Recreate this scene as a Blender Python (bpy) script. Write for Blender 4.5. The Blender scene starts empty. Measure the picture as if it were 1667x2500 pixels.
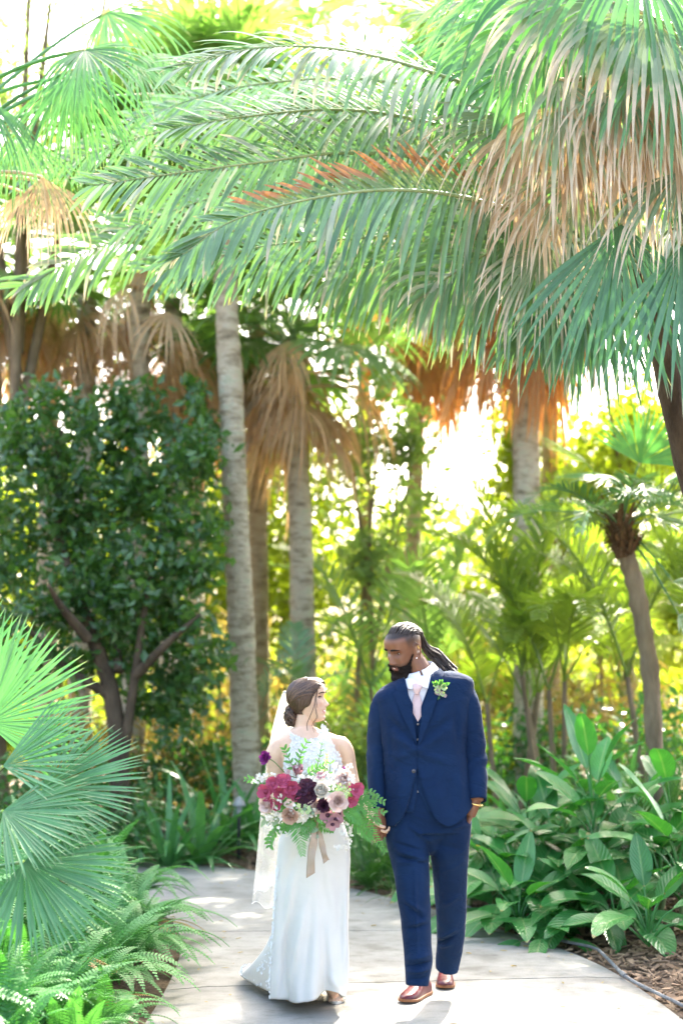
import bpy, bmesh, math, random
import numpy as np
from mathutils import Vector, Matrix, Quaternion, noise

SC = bpy.context.scene
COL = SC.collection
R = math.radians
V = Vector

# ------------------------------------------------------------------ camera
PITCH = 7.385
CAMZ = 1.5
FPX = 3472.2
cam = bpy.data.cameras.new('camera')
camo = bpy.data.objects.new('camera', cam)
COL.objects.link(camo)
camo.location = (0, 0, CAMZ)
camo.rotation_euler = (R(90 + PITCH), 0, 0)
cam.sensor_fit = 'VERTICAL'
cam.sensor_height = 36
cam.sensor_width = 24
cam.lens = 50
cam.clip_start = 0.05
cam.clip_end = 1500
cam.dof.use_dof = True
cam.dof.focus_distance = 6.95
cam.dof.aperture_fstop = 1.5
SC.camera = camo

# ------------------------------------------------------------------ sky and sun
SUN_AZ = 20.0        # degrees to the right of the view direction
SUN_EL = 45.0
w = bpy.data.worlds.new('World')
SC.world = w
w.use_nodes = True
nt = w.node_tree
bg = nt.nodes['Background']
sky = nt.nodes.new('ShaderNodeTexSky')
sky.sky_type = 'NISHITA'
sky.sun_disc = False
sky.sun_elevation = R(SUN_EL)
sky.sun_rotation = R(SUN_AZ)
sky.air_density = 1.0
sky.dust_density = 7.0
sky.ozone_density = 0.2
nt.links.new(sky.outputs[0], bg.inputs[0])
bg.inputs[1].default_value = 0.15
sun = bpy.data.lights.new('sun', 'SUN')
suno = bpy.data.objects.new('sun', sun)
COL.objects.link(suno)
sun.energy = 3.8
sun.angle = R(0.6)
sun.color = (1.0, 0.93, 0.80)
sd = V((math.sin(R(SUN_AZ)) * math.cos(R(SUN_EL)), math.cos(R(SUN_AZ)) * math.cos(R(SUN_EL)), math.sin(R(SUN_EL))))
suno.rotation_euler = sd.to_track_quat('Z', 'Y').to_euler()
suno.location = sd * 60
SC.view_settings.view_transform = 'Standard'
SC.view_settings.look = 'None'
SC.view_settings.gamma = 1.0
SC.view_settings.exposure = 3.2
SC.view_settings.use_curve_mapping = False
SC.render.engine = 'CYCLES'
SC.cycles.max_bounces = 10
SC.cycles.transparent_max_bounces = 24
SC.cycles.transmission_bounces = 6
SC.cycles.diffuse_bounces = 5
SC.cycles.use_denoising = True

# ------------------------------------------------------------------ helpers
_sp, _cp = math.sin(R(PITCH)), math.cos(R(PITCH))
def ray(px, py):
    cx = (px - 833.5) / FPX; cy = (1250 - py) / FPX
    return V((cx, _cp - cy * _sp, _sp + cy * _cp))
def P(px, py, d):
    r = ray(px, py); t = d / r.y
    return V((r.x * t, d, CAMZ + r.z * t))
def G(px, py, z=0.0):
    r = ray(px, py); t = (z - CAMZ) / r.z
    return V((r.x * t, r.y * t, z))
def rnd(a, b): return random.uniform(a, b)

def lerp(a, b, t): return a + (b - a) * t
def interp(tab, x):
    """piecewise linear table [(x, y), ...] sorted by x"""
    if x <= tab[0][0]: return tab[0][1]
    for (x0, y0), (x1, y1) in zip(tab, tab[1:]):
        if x <= x1:
            return y0 + (y1 - y0) * (x - x0) / (x1 - x0)
    return tab[-1][1]
def sinterp(tab, x):
    """smooth (monotone-ish cubic) table"""
    n = len(tab)
    if x <= tab[0][0]: return tab[0][1]
    if x >= tab[-1][0]: return tab[-1][1]
    for i in range(n - 1):
        x0, y0 = tab[i]; x1, y1 = tab[i + 1]
        if x <= x1:
            h = x1 - x0; t = (x - x0) / h
            m0 = (y1 - y0) / h if i == 0 else (y1 - tab[i - 1][1]) / (x1 - tab[i - 1][0])
            m1 = (y1 - y0) / h if i == n - 2 else (tab[i + 2][1] - y0) / (tab[i + 2][0] - x0)
            t2, t3 = t * t, t * t * t
            return (2*t3 - 3*t2 + 1) * y0 + (t3 - 2*t2 + t) * h * m0 + (-2*t3 + 3*t2) * y1 + (t3 - t2) * h * m1
def catmull(pts, n):
    """n samples along a Catmull-Rom curve through pts (Vectors or tuples of equal length)"""
    pts = [V(p) for p in pts]
    m = len(pts) - 1
    out = []
    for k in range(n):
        u = k / (n - 1) * m
        i = min(int(u), m - 1); t = u - i
        p1, p2 = pts[i], pts[i + 1]
        p0 = pts[i - 1] if i > 0 else p1 * 2 - p2
        p3 = pts[i + 2] if i + 2 <= m else p2 * 2 - p1
        out.append(0.5 * ((2 * p1) + (p2 - p0) * t + (2*p0 - 5*p1 + 4*p2 - p3) * t*t + (3*p1 - p0 - 3*p2 + p3) * t*t*t))
    return out

class MB:
    """collects faces in world coordinates, then links them as ONE mesh object"""
    def __init__(self):
        self.v = []; self.f = []; self.c = []; self.mi = []; self.cur = 0
    def vert(self, p, c=(0.5, 0.5, 0.5)):
        self.v.append((p[0], p[1], p[2])); self.c.append(c); return len(self.v) - 1
    def face(self, *idx):
        self.f.append(idx); self.mi.append(self.cur)
    def grid(self, rows, close=False, cols=None):
        """rows: list of lists of points"""
        base = len(self.v); m = len(rows[0])
        for i, r in enumerate(rows):
            for j, p in enumerate(r):
                self.vert(p, cols[i][j] if cols else (0.5, i / max(1, len(rows) - 1), j / max(1, m - 1)))
        for i in range(len(rows) - 1):
            for j in range(m if close else m - 1):
                a = base + i * m + j; b = base + i * m + (j + 1) % m
                self.face(a, b, b + m, a + m)
    def cap(self, ring):
        c = sum((V(p) for p in ring), V()) / len(ring)
        base = len(self.v)
        for p in ring: self.vert(p)
        ci = self.vert(c)
        n = len(ring)
        for j in range(n): self.face(base + j, base + (j + 1) % n, ci)
    def tube(self, pts, rad, seg=8, cap=True, ref=None, flat=None, disp=None, tint=0.5):
        """pts world points, rad list or number (each may be (a, b)), ref = reference side vector"""
        n = len(pts); rows = []; cols = []
        pts = [V(p) for p in pts]
        prev = None
        for i in range(n):
            t = (pts[min(i + 1, n - 1)] - pts[max(i - 1, 0)])
            if t.length < 1e-9: t = V((0, 0, 1))
            t.normalize()
            if prev is None:
                r0 = V(ref) if ref is not None else (V((1, 0, 0)) if abs(t.x) < 0.9 else V((0, 1, 0)))
            else: r0 = prev
            s = (r0 - t * r0.dot(t)).normalized()
            prev = s
            b = t.cross(s)
            r = rad[i] if isinstance(rad, (list, tuple)) else rad
            ra, rb = r if isinstance(r, (tuple, list)) else (r, r)
            row = []; crow = []
            for j in range(seg):
                a = 2 * math.pi * j / seg
                k = 1.0
                if disp: k = disp(i / max(1, n - 1), a)
                row.append(pts[i] + s * (math.cos(a) * ra * k) + b * (math.sin(a) * rb * k))
                crow.append((tint, i / max(1, n - 1), j / seg))
            rows.append(row); cols.append(crow)
        self.grid(rows, True, cols)
        if cap:
            self.cap(rows[0][::-1]); self.cap(rows[-1])
    def strip(self, p, d, n, L, W, N=6, grav=0.0, prof=None, fold=0.25, tint=0.5, sag=1.0, curl=0.0, wav=0.0):
        """a leaf blade: 3 verts across, bending with gravity"""
        p = V(p); d = V(d).normalized(); n = V(n)
        step = L / N
        base = len(self.v)
        ph = rnd(0, 6.28)
        for i in range(N + 1):
            t = i / N
            s = d.cross(n)
            if s.length < 1e-6: s = d.cross(V((0.3, 0.5, 0.8)))
            s.normalize()
            n = s.cross(d).normalized()
            wd = W * (prof(t) if prof else math.sin(math.pi * min(1, max(0.02, t * 0.94 + 0.05))) ** 0.6)
            up = n * (fold * wd)
            wv = n * (wav * W * math.sin(ph + t * 9))
            c = (tint, t, 0)
            self.vert(p - s * wd + up + wv, c); self.vert(p, (tint, t, 1)); self.vert(p + s * wd + up - wv, c)
            p = p + d * step
            d = d + V((0, 0, -grav * step * (t ** sag + 0.15))) + n * (curl * step)
            d.normalize()
        for i in range(N):
            a = base + i * 3
            self.face(a, a + 1, a + 4, a + 3); self.face(a + 1, a + 2, a + 5, a + 4)
        return p
    def append(self, other_v, other_f, M, c=None):
        base = len(self.v)
        for i, p in enumerate(other_v):
            q = M @ V(p); self.v.append((q.x, q.y, q.z)); self.c.append(c[i] if c else (0.5, 0.5, 0.5))
        for f in other_f:
            self.f.append(tuple(base + k for k in f)); self.mi.append(self.cur)
    def mesh(self, name, mats, origin=V((0, 0, 0)), smooth=True):
        me = bpy.data.meshes.new(name)
        vv = np.array(self.v, dtype=np.float64).reshape(-1, 3) - np.array(origin)
        me.from_pydata(vv.tolist(), [], self.f)
        finish_mesh(me, mats, np.array(self.c, dtype=np.float32), self.mi, smooth)
        return me
    def build(self, name, mats, parent=None, origin=None, smooth=True):
        if origin is None:
            origin = root_loc(parent) if parent is not None else V((0, 0, 0))
        me = self.mesh(name, mats, origin, smooth)
        o = bpy.data.objects.new(name, me); COL.objects.link(o)
        if parent is not None: o.parent = parent
        else: o.location = origin
        return o
def finish_mesh(me, mats, cols, mi=None, smooth=True):
    if not isinstance(mats, (list, tuple)): mats = [mats]
    for m in mats: me.materials.append(m)
    a = me.color_attributes.new('Col', 'FLOAT_COLOR', 'POINT')
    n = len(me.vertices)
    buf = np.ones((n, 4), dtype=np.float32)
    if cols is not None and len(cols) == n: buf[:, :3] = cols
    a.data.foreach_set('color', buf.ravel())
    if mi is not None and len(mats) > 1: me.polygons.foreach_set('material_index', np.array(mi, dtype=np.int32))
    if smooth: me.polygons.foreach_set('use_smooth', np.ones(len(me.polygons), dtype=bool))
    me.update()
ROOT = {}
def root_loc(o):
    while o.parent is not None: o = o.parent
    return V(o.location)
def tag(o, label=None, cat=None, group=None, kind=None):
    if label: o['label'] = label
    if cat: o['category'] = cat
    if group: o['group'] = group
    if kind: o['kind'] = kind
    return o
def thing(name, label, cat, loc, group=None):
    o = bpy.data.objects.new(name, None); COL.objects.link(o)
    o.empty_display_size = 0.1
    o.location = V(loc)
    return tag(o, label, cat, group)
def obj(name, me, parent=None, M=None):
    o = bpy.data.objects.new(name, me); COL.objects.link(o)
    if parent is not None: o.parent = parent
    if M is not None: o.matrix_basis = M
    return o
def copy_tree(o, parent=None):
    c = o.copy(); COL.objects.link(c); c.parent = parent
    for ch in o.children: copy_tree(ch, c)
    return c
def evaluated_mesh(o):
    dg = bpy.context.evaluated_depsgraph_get()
    dg.update()
    return bpy.data.meshes.new_from_object(o.evaluated_get(dg))
def remeshed(mb, voxel, smooth_it=2, adapt=0.0):
    """union of closed shells as one continuous surface; returns (verts Nx3, faces)"""
    me = bpy.data.meshes.new('tmp'); me.from_pydata(mb.v, [], mb.f); me.update()
    o = bpy.data.objects.new('tmp', me); COL.objects.link(o)
    m = o.modifiers.new('r', 'REMESH'); m.mode = 'VOXEL'; m.voxel_size = voxel; m.adaptivity = adapt
    if smooth_it:
        s = o.modifiers.new('s', 'SMOOTH'); s.factor = 0.5; s.iterations = smooth_it
    e = evaluated_mesh(o)
    vv = np.empty(len(e.vertices) * 3); e.vertices.foreach_get('co', vv); vv = vv.reshape(-1, 3)
    nn = np.empty(len(e.vertices) * 3); e.vertices.foreach_get('normal', nn); nn = nn.reshape(-1, 3)
    ff = [tuple(p.vertices) for p in e.polygons]
    bpy.data.objects.remove(o); bpy.data.meshes.remove(me); bpy.data.meshes.remove(e)
    return vv, nn, ff
def np_mesh(name, vv, ff, mats, origin, cols=None, smooth=True):
    me = bpy.data.meshes.new(name)
    me.from_pydata((vv - np.array(origin)).tolist(), [], ff)
    finish_mesh(me, mats, cols, None, smooth)
    return me

# ------------------------------------------------------------------ materials
def new_mat(name):
    m = bpy.data.materials.new(name); m.use_nodes = True
    t = m.node_tree
    return m, t, t.nodes['Principled BSDF'], t.nodes['Material Output']
def N(t, typ, **kw):
    n = t.nodes.new(typ)
    for k, v in kw.items():
        if k.startswith('i_'):
            n.inputs[k[2:].replace('_', ' ')].default_value = v
        else: setattr(n, k, v)
    return n
def ramp(t, stops):
    r = t.nodes.new('ShaderNodeValToRGB')
    e = r.color_ramp.elements
    while len(e) < len(stops): e.new(0.5)
    for k, (p, c) in enumerate(stops):
        e[k].position = p; e[k].color = (*c, 1)
    return r
def leaf_mat(name, c0, c1, tip=None, tip_from=0.8, trans=0.45, tcol=None, rough=0.45, spec=0.4, nscale=14, rib=True, veins=0, spots=False):
    """thin leaf: diffuse + translucent; per-leaf tint in Col.r, position along the blade in Col.g"""
    m, t, b, out = new_mat(name)
    at = N(t, 'ShaderNodeAttribute', attribute_name='Col')
    sep = N(t, 'ShaderNodeSeparateColor'); t.links.new(at.outputs['Color'], sep.inputs[0])
    oi = N(t, 'ShaderNodeObjectInfo')
    tc = N(t, 'ShaderNodeTexCoord')
    nz = N(t, 'ShaderNodeTexNoise', i_Scale=nscale, i_Detail=3.0); t.links.new(tc.outputs['Object'], nz.inputs['Vector'])
    a = N(t, 'ShaderNodeMath', operation='MULTIPLY_ADD'); a.inputs[1].default_value = 0.55; a.inputs[2].default_value = -0.1
    t.links.new(nz.outputs['Fac'], a.inputs[0])
    a2 = N(t, 'ShaderNodeMath', operation='MULTIPLY_ADD'); a2.inputs[1].default_value = 0.5
    t.links.new(sep.outputs[0], a2.inputs[0]); t.links.new(a.outputs[0], a2.inputs[2])
    a3 = N(t, 'ShaderNodeMath', operation='MULTIPLY_ADD'); a3.inputs[1].default_value = 0.3; a3.use_clamp = True
    t.links.new(oi.outputs['Random'], a3.inputs[0]); t.links.new(a2.outputs[0], a3.inputs[2])
    mix = N(t, 'ShaderNodeMix', data_type='RGBA'); mix.inputs[6].default_value = (*c0, 1); mix.inputs[7].default_value = (*c1, 1)
    t.links.new(a3.outputs[0], mix.inputs[0])
    col = mix.outputs[2]
    if tip is not None:
        mr = N(t, 'ShaderNodeMapRange'); mr.inputs[1].default_value = tip_from; mr.inputs[2].default_value = min(1.0, tip_from + 0.18)
        ad = N(t, 'ShaderNodeMath', operation='MULTIPLY_ADD'); ad.inputs[1].default_value = 0.3; t.links.new(nz.outputs['Fac'], ad.inputs[0])
        sub = N(t, 'ShaderNodeMath', operation='ADD'); sub.inputs[1].default_value = -0.15
        t.links.new(sep.outputs[1], sub.inputs[0]); t.links.new(sub.outputs[0], ad.inputs[2]); t.links.new(ad.outputs[0], mr.inputs[0])
        mx = N(t, 'ShaderNodeMix', data_type='RGBA'); mx.inputs[7].default_value = (*tip, 1)
        t.links.new(mr.outputs[0], mx.inputs[0]); t.links.new(col, mx.inputs[6]); col = mx.outputs[2]
    if spots:   # brown blemishes
        ns = N(t, 'ShaderNodeTexNoise', i_Scale=nscale * 2.2, i_Detail=4.0, i_Roughness=0.7); t.links.new(tc.outputs['Object'], ns.inputs['Vector'])
        ms_ = N(t, 'ShaderNodeMapRange'); ms_.inputs[1].default_value = 0.68; ms_.inputs[2].default_value = 0.74; ms_.inputs[4].default_value = 0.8; t.links.new(ns.outputs['Fac'], ms_.inputs[0])
        mk = N(t, 'ShaderNodeMix', data_type='RGBA'); mk.inputs[7].default_value = (0.20, 0.17, 0.06, 1); t.links.new(ms_.outputs[0], mk.inputs[0]); t.links.new(col, mk.inputs[6]); col = mk.outputs[2]
    if veins:
        mr2 = N(t, 'ShaderNodeMapRange'); mr2.inputs[1].default_value = 0.86; mr2.inputs[2].default_value = 0.97; mr2.inputs[4].default_value = 0.55
        t.links.new(sep.outputs[2], mr2.inputs[0])
        mv = N(t, 'ShaderNodeMix', data_type='RGBA'); mv.inputs[7].default_value = (0.22, 0.36, 0.14, 1)
        t.links.new(mr2.outputs[0], mv.inputs[0]); t.links.new(col, mv.inputs[6]); col = mv.outputs[2]
    t.links.new(col, b.inputs['Base Color'])
    b.inputs['Roughness'].default_value = rough
    b.inputs['Specular IOR Level'].default_value = spec
    tr = N(t, 'ShaderNodeBsdfTranslucent')
    hs = N(t, 'ShaderNodeMix', data_type='RGBA', blend_type='MULTIPLY'); hs.inputs[0].default_value = 1.0
    tcol = tcol or (1.5, 1.6, 0.45)
    hs.inputs[7].default_value = (*tcol, 1); t.links.new(col, hs.inputs[6]); t.links.new(hs.outputs[2], tr.inputs[0])
    ms = N(t, 'ShaderNodeMixShader'); ms.inputs[0].default_value = trans
    t.links.new(b.outputs[0], ms.inputs[1]); t.links.new(tr.outputs[0], ms.inputs[2])
    t.links.new(ms.outputs[0], out.inputs[0])
    if rib:
        wv = N(t, 'ShaderNodeTexNoise', i_Scale=nscale * 6, i_Detail=2.0); t.links.new(tc.outputs['Object'], wv.inputs['Vector'])
        bp = N(t, 'ShaderNodeBump'); bp.inputs['Strength'].default_value = 0.25; bp.inputs['Distance'].default_value = 0.003
        hgt = wv.outputs['Fac']
        if veins:   # side veins curving from the midrib to the tip
            m1 = N(t, 'ShaderNodeMath', operation='MULTIPLY_ADD'); m1.inputs[1].default_value = veins; t.links.new(sep.outputs[1], m1.inputs[0])
            m2 = N(t, 'ShaderNodeMath', operation='MULTIPLY'); m2.inputs[1].default_value = 3.0; t.links.new(sep.outputs[2], m2.inputs[0]); t.links.new(m2.outputs[0], m1.inputs[2])
            m3 = N(t, 'ShaderNodeMath', operation='MULTIPLY'); m3.inputs[1].default_value = 6.283; t.links.new(m1.outputs[0], m3.inputs[0])
            m4 = N(t, 'ShaderNodeMath', operation='SINE'); t.links.new(m3.outputs[0], m4.inputs[0])
            m5 = N(t, 'ShaderNodeMath', operation='MULTIPLY_ADD'); m5.inputs[1].default_value = 0.5; t.links.new(m4.outputs[0], m5.inputs[0]); t.links.new(wv.outputs['Fac'], m5.inputs[2])
            hgt = m5.outputs[0]; bp.inputs['Strength'].default_value = 0.5; bp.inputs['Distance'].default_value = 0.004
        t.links.new(hgt, bp.inputs['Height']); t.links.new(bp.outputs[0], b.inputs['Normal'])
    return m
def noise_mat(name, stops, scale=8, detail=6, rough=0.8, bump=0.3, dist=0.01, stretch=(1, 1, 1), spec=0.3, scale2=None, metallic=0.0, sheen=0.0):
    m, t, b, out = new_mat(name)
    tc = N(t, 'ShaderNodeTexCoord'); mp = N(t, 'ShaderNodeMapping'); mp.inputs['Scale'].default_value = stretch
    t.links.new(tc.outputs['Object'], mp.inputs['Vector'])
    nz = N(t, 'ShaderNodeTexNoise', i_Scale=scale, i_Detail=detail, i_Roughness=0.6); t.links.new(mp.outputs[0], nz.inputs['Vector'])
    r = ramp(t, stops); t.links.new(nz.outputs['Fac'], r.inputs[0]); t.links.new(r.outputs[0], b.inputs['Base Color'])
    b.inputs['Roughness'].default_value = rough; b.inputs['Specular IOR Level'].default_value = spec; b.inputs['Metallic'].default_value = metallic
    if sheen: b.inputs['Sheen Weight'].default_value = sheen
    n2 = N(t, 'ShaderNodeTexNoise', i_Scale=scale2 or scale * 5, i_Detail=4.0); t.links.new(mp.outputs[0], n2.inputs['Vector'])
    bp = N(t, 'ShaderNodeBump'); bp.inputs['Strength'].default_value = bump; bp.inputs['Distance'].default_value = dist
    t.links.new(n2.outputs['Fac'], bp.inputs['Height']); t.links.new(bp.outputs[0], b.inputs['Normal'])
    return m

M = {}
M['phoenix'] = leaf_mat('feather_leaf', (0.020, 0.078, 0.030), (0.175, 0.315, 0.150), trans=0.22, rough=0.30, spec=0.6, tcol=(1.5, 1.7, 0.6), tip=(0.32, 0.27, 0.13), tip_from=0.93)  # wide dark-to-pale range paints highlight and shadow contrast into the leaflets
M['phoenix_tip'] = leaf_mat('feather_leaf_dry_tip', (0.10, 0.18, 0.07), (0.20, 0.26, 0.10), tip=(0.34, 0.16, 0.07), tip_from=0.35, trans=0.3, tcol=(1.3, 1.3, 0.6))
M['phoenix_pale'] = leaf_mat('feather_leaf_pale', (0.19, 0.26, 0.18), (0.32, 0.38, 0.28), tip=(0.42, 0.38, 0.30), tip_from=0.7, trans=0.2, tcol=(1.1, 1.1, 0.8), rough=0.33)
M['rachis'] = noise_mat('rachis', [(0.3, (0.16, 0.24, 0.09)), (0.7, (0.30, 0.36, 0.17))], 12, rough=0.5)
M['fan'] = leaf_mat('fan_leaf', (0.032, 0.12, 0.042), (0.15, 0.31, 0.145), trans=0.35, rough=0.36, spec=0.5, tcol=(1.4, 1.7, 0.6), tip=(0.36, 0.32, 0.18), tip_from=0.9)
M['fan_far'] = leaf_mat('fan_leaf_far', (0.09, 0.18, 0.06), (0.20, 0.31, 0.13), trans=0.45, rough=0.4, spec=0.5, tcol=(1.5, 1.7, 0.55))
M['fan_front'] = leaf_mat('fan_leaf_front', (0.028, 0.13, 0.042), (0.13, 0.31, 0.130), tip=(0.30, 0.34, 0.18), tip_from=0.92, trans=0.22, rough=0.34, spec=0.5, tcol=(1.1, 1.4, 0.55))
M['fan_low'] = leaf_mat('fan_leaf_low', (0.022, 0.095, 0.038), (0.120, 0.265, 0.125), tip=(0.40, 0.36, 0.24), tip_from=0.9, trans=0.22, rough=0.34, spec=0.5, tcol=(1.2, 1.4, 0.6))
M['fan_tan'] = leaf_mat('fan_leaf_half_dry', (0.12, 0.20, 0.10), (0.24, 0.31, 0.18), tip=(0.50, 0.43, 0.32), tip_from=0.55, trans=0.25, tcol=(1.2, 1.2, 0.7))
M['dead'] = leaf_mat('dead_fan', (0.22, 0.14, 0.07), (0.66, 0.54, 0.38), tip=(0.66, 0.60, 0.49), tip_from=0.65, trans=0.25, tcol=(1.25, 1.0, 0.7), rough=0.65, spec=0.25)
M['dead_mid'] = leaf_mat('dead_fan_lit_tan', (0.32, 0.21, 0.11), (0.72, 0.58, 0.39), trans=0.42, tcol=(1.25, 1.0, 0.6), rough=0.65, spec=0.2)  # brighter copy of the dead leaf, sunlight from behind put into its colour
M['dead_far'] = leaf_mat('dead_fan_orange', (0.34, 0.18, 0.07), (0.56, 0.36, 0.18), trans=0.45, tcol=(1.4, 0.9, 0.4), rough=0.7, spec=0.2)
M['areca'] = leaf_mat('areca_leaf', (0.11, 0.20, 0.04), (0.22, 0.31, 0.07), trans=0.5, tcol=(1.5, 1.5, 0.4))
M['plume'] = leaf_mat('plume_leaf', (0.10, 0.20, 0.08), (0.20, 0.31, 0.14), trans=0.45, tcol=(1.5, 1.6, 0.5))
M['fern'] = leaf_mat('fern_leaf', (0.045, 0.19, 0.052), (0.14, 0.35, 0.115), trans=0.3, rough=0.45, spec=0.4, tcol=(1.2, 1.4, 0.5))
M['fern_dry'] = leaf_mat('fern_dry', (0.25, 0.16, 0.06), (0.38, 0.28, 0.10), trans=0.35)
M['strap'] = leaf_mat('strap_leaf', (0.028, 0.13, 0.038), (0.125, 0.31, 0.11), trans=0.28, rough=0.3, spec=0.5, tcol=(1.3, 1.6, 0.5))
M['broad'] = leaf_mat('broad_leaf', (0.016, 0.11, 0.024), (0.085, 0.30, 0.08), trans=0.25, rough=0.27, spec=0.6, nscale=9, tcol=(1.3, 1.7, 0.4), tip=(0.30, 0.24, 0.08), tip_from=0.97, veins=11, spots=True)
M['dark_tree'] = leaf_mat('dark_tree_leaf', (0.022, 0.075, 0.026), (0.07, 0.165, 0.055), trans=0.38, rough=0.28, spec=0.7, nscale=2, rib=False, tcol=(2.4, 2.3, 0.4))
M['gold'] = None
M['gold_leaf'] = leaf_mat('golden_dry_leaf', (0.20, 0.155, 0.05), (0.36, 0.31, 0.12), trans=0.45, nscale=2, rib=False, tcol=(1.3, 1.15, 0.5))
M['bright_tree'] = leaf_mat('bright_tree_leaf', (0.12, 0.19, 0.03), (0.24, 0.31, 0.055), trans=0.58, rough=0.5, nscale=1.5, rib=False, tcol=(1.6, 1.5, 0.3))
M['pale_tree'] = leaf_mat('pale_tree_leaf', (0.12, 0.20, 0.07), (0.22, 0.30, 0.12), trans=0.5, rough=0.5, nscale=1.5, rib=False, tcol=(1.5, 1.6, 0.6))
M['shrub'] = leaf_mat('shrub_leaf', (0.03, 0.10, 0.03), (0.07, 0.18, 0.05), trans=0.3, rough=0.35, nscale=3, rib=False)
M['trunk_pale'] = noise_mat('palm_trunk', [(0.28, (0.18, 0.14, 0.09)), (0.42, (0.40, 0.34, 0.24)), (0.55, (0.60, 0.53, 0.40)), (0.66, (0.52, 0.52, 0.38)), (0.8, (0.32, 0.37, 0.24))], 4.5, 9, 0.9, 1.0, 0.05, (1.2, 1.2, 3.4))
M['trunk_warm'] = noise_mat('palm_trunk_warm', [(0.28, (0.20, 0.14, 0.07)), (0.5, (0.42, 0.32, 0.18)), (0.75, (0.50, 0.42, 0.27))], 4.5, 9, 0.9, 1.0, 0.05, (1.2, 1.2, 3.4))
M['bark_dark'] = noise_mat('dark_bark', [(0.3, (0.035, 0.026, 0.018)), (0.7, (0.12, 0.09, 0.06))], 9, 8, 0.9, 0.7, 0.02, (1, 1, 0.3))
M['bark'] = noise_mat('bark', [(0.3, (0.10, 0.075, 0.045)), (0.7, (0.24, 0.19, 0.12))], 9, 8, 0.9, 0.7, 0.02, (1, 1, 0.3))
M['fibre'] = noise_mat('palm_fibre', [(0.3, (0.05, 0.03, 0.015)), (0.7, (0.20, 0.12, 0.06))], 20, 8, 0.95, 0.8, 0.02, (1, 1, 0.2))
# ================================================================== SETTING
random.seed(4)
LEFT = [(-1.0, -8), (-1.0, 2), (-0.97, 5), (-0.92, 6.5), (-0.92, 8.0), (-1.02, 9.3), (-1.32, 10.4), (-1.95, 11.3), (-2.9, 11.9), (-4.6, 12.3), (-9, 12.5)]
RIGHT = [(1.72, -8), (1.70, 2), (1.66, 5), (1.62, 6.75), (1.47, 8.3), (1.13, 9.35), (0.50, 10.8), (-0.25, 12.1), (-1.25, 13.15), (-3.1, 13.9), (-8, 14.6)]
NP = 101
LE = catmull([(x, y, 0) for x, y in LEFT], NP); RE = catmull([(x, y, 0) for x, y in RIGHT], NP)
PATHPOLY = np.array([(p.x, p.y) for p in LE] + [(p.x, p.y) for p in RE[::-1]])
def path_dist(x, y):
    """signed-ish distance to the path edge (negative inside), numpy arrays"""
    x = np.asarray(x, dtype=float); y = np.asarray(y, dtype=float)
    d2 = np.full(x.shape, 1e9); inside = np.zeros(x.shape, dtype=bool)
    n = len(PATHPOLY)
    for i in range(n):
        x0, y0 = PATHPOLY[i]; x1, y1 = PATHPOLY[(i + 1) % n]
        dx, dy = x1 - x0, y1 - y0
        L = dx * dx + dy * dy + 1e-12
        t = np.clip(((x - x0) * dx + (y - y0) * dy) / L, 0, 1)
        d2 = np.minimum(d2, (x - x0 - t * dx) ** 2 + (y - y0 - t * dy) ** 2)
        c = ((y0 > y) != (y1 > y)) & (x < (x1 - x0) * (y - y0) / (y1 - y0 + 1e-12) + x0)
        inside ^= c
    d = np.sqrt(d2)
    return np.where(inside, -d, d)
def ground_z(x, y, d=None):
    if d is None: d = float(path_dist(np.array([x]), np.array([y]))[0])
    b = max(0.0, min(1.0, (d + 0.02) / 1.6)); b = b * b * (3 - 2 * b)
    far = max(0.0, 1 - math.hypot(x, y - 12) / 45)
    lb = max(0.0, min(1.0, (-1.05 - x) / 0.7)) * max(0.0, min(1.0, (y - 3.5) / 1.0)) * max(0.0, min(1.0, (10.8 - y) / 1.2)); lb = lb * lb * (3 - 2 * lb)
    return -0.035 + 0.24 * lb + b * 0.15 + b * far * 0.10 * noise.noise(V((x * 0.5, y * 0.5, 1.3)))
def gz(x, y): return ground_z(x, y)

# soil, one sheet out to the horizon
def axis(lo, hi, c0, c1, fine):
    a = list(np.arange(c0, c1, fine)); s = fine
    x = c0
    left = []
    while x > lo: s *= 1.25; x -= s; left.append(x)
    s = fine; x = c1; right = []
    while x < hi: right.append(x); s *= 1.25; x += s
    return left[::-1] + a + right + [hi]
gx = axis(-500, 500, -5, 5, 0.16); gy = axis(-400, 900, 3, 17, 0.16)
XX, YY = np.meshgrid(gx, gy)
DD = path_dist(XX.ravel(), YY.ravel()).reshape(XX.shape)
mb = MB()
rows = [[(XX[i, j], YY[i, j], ground_z(XX[i, j], YY[i, j], DD[i, j])) for j in range(len(gx))] for i in range(len(gy))]
mb.grid(rows)
soil = noise_mat('soil', [(0.3, (0.045, 0.03, 0.02)), (0.5, (0.10, 0.07, 0.045)), (0.65, (0.17, 0.12, 0.08)), (0.8, (0.26, 0.23, 0.19))], 2.2, 10, 0.95, 0.8, 0.03, scale2=30)
tag(mb.build('ground', soil), kind='structure')

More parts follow.
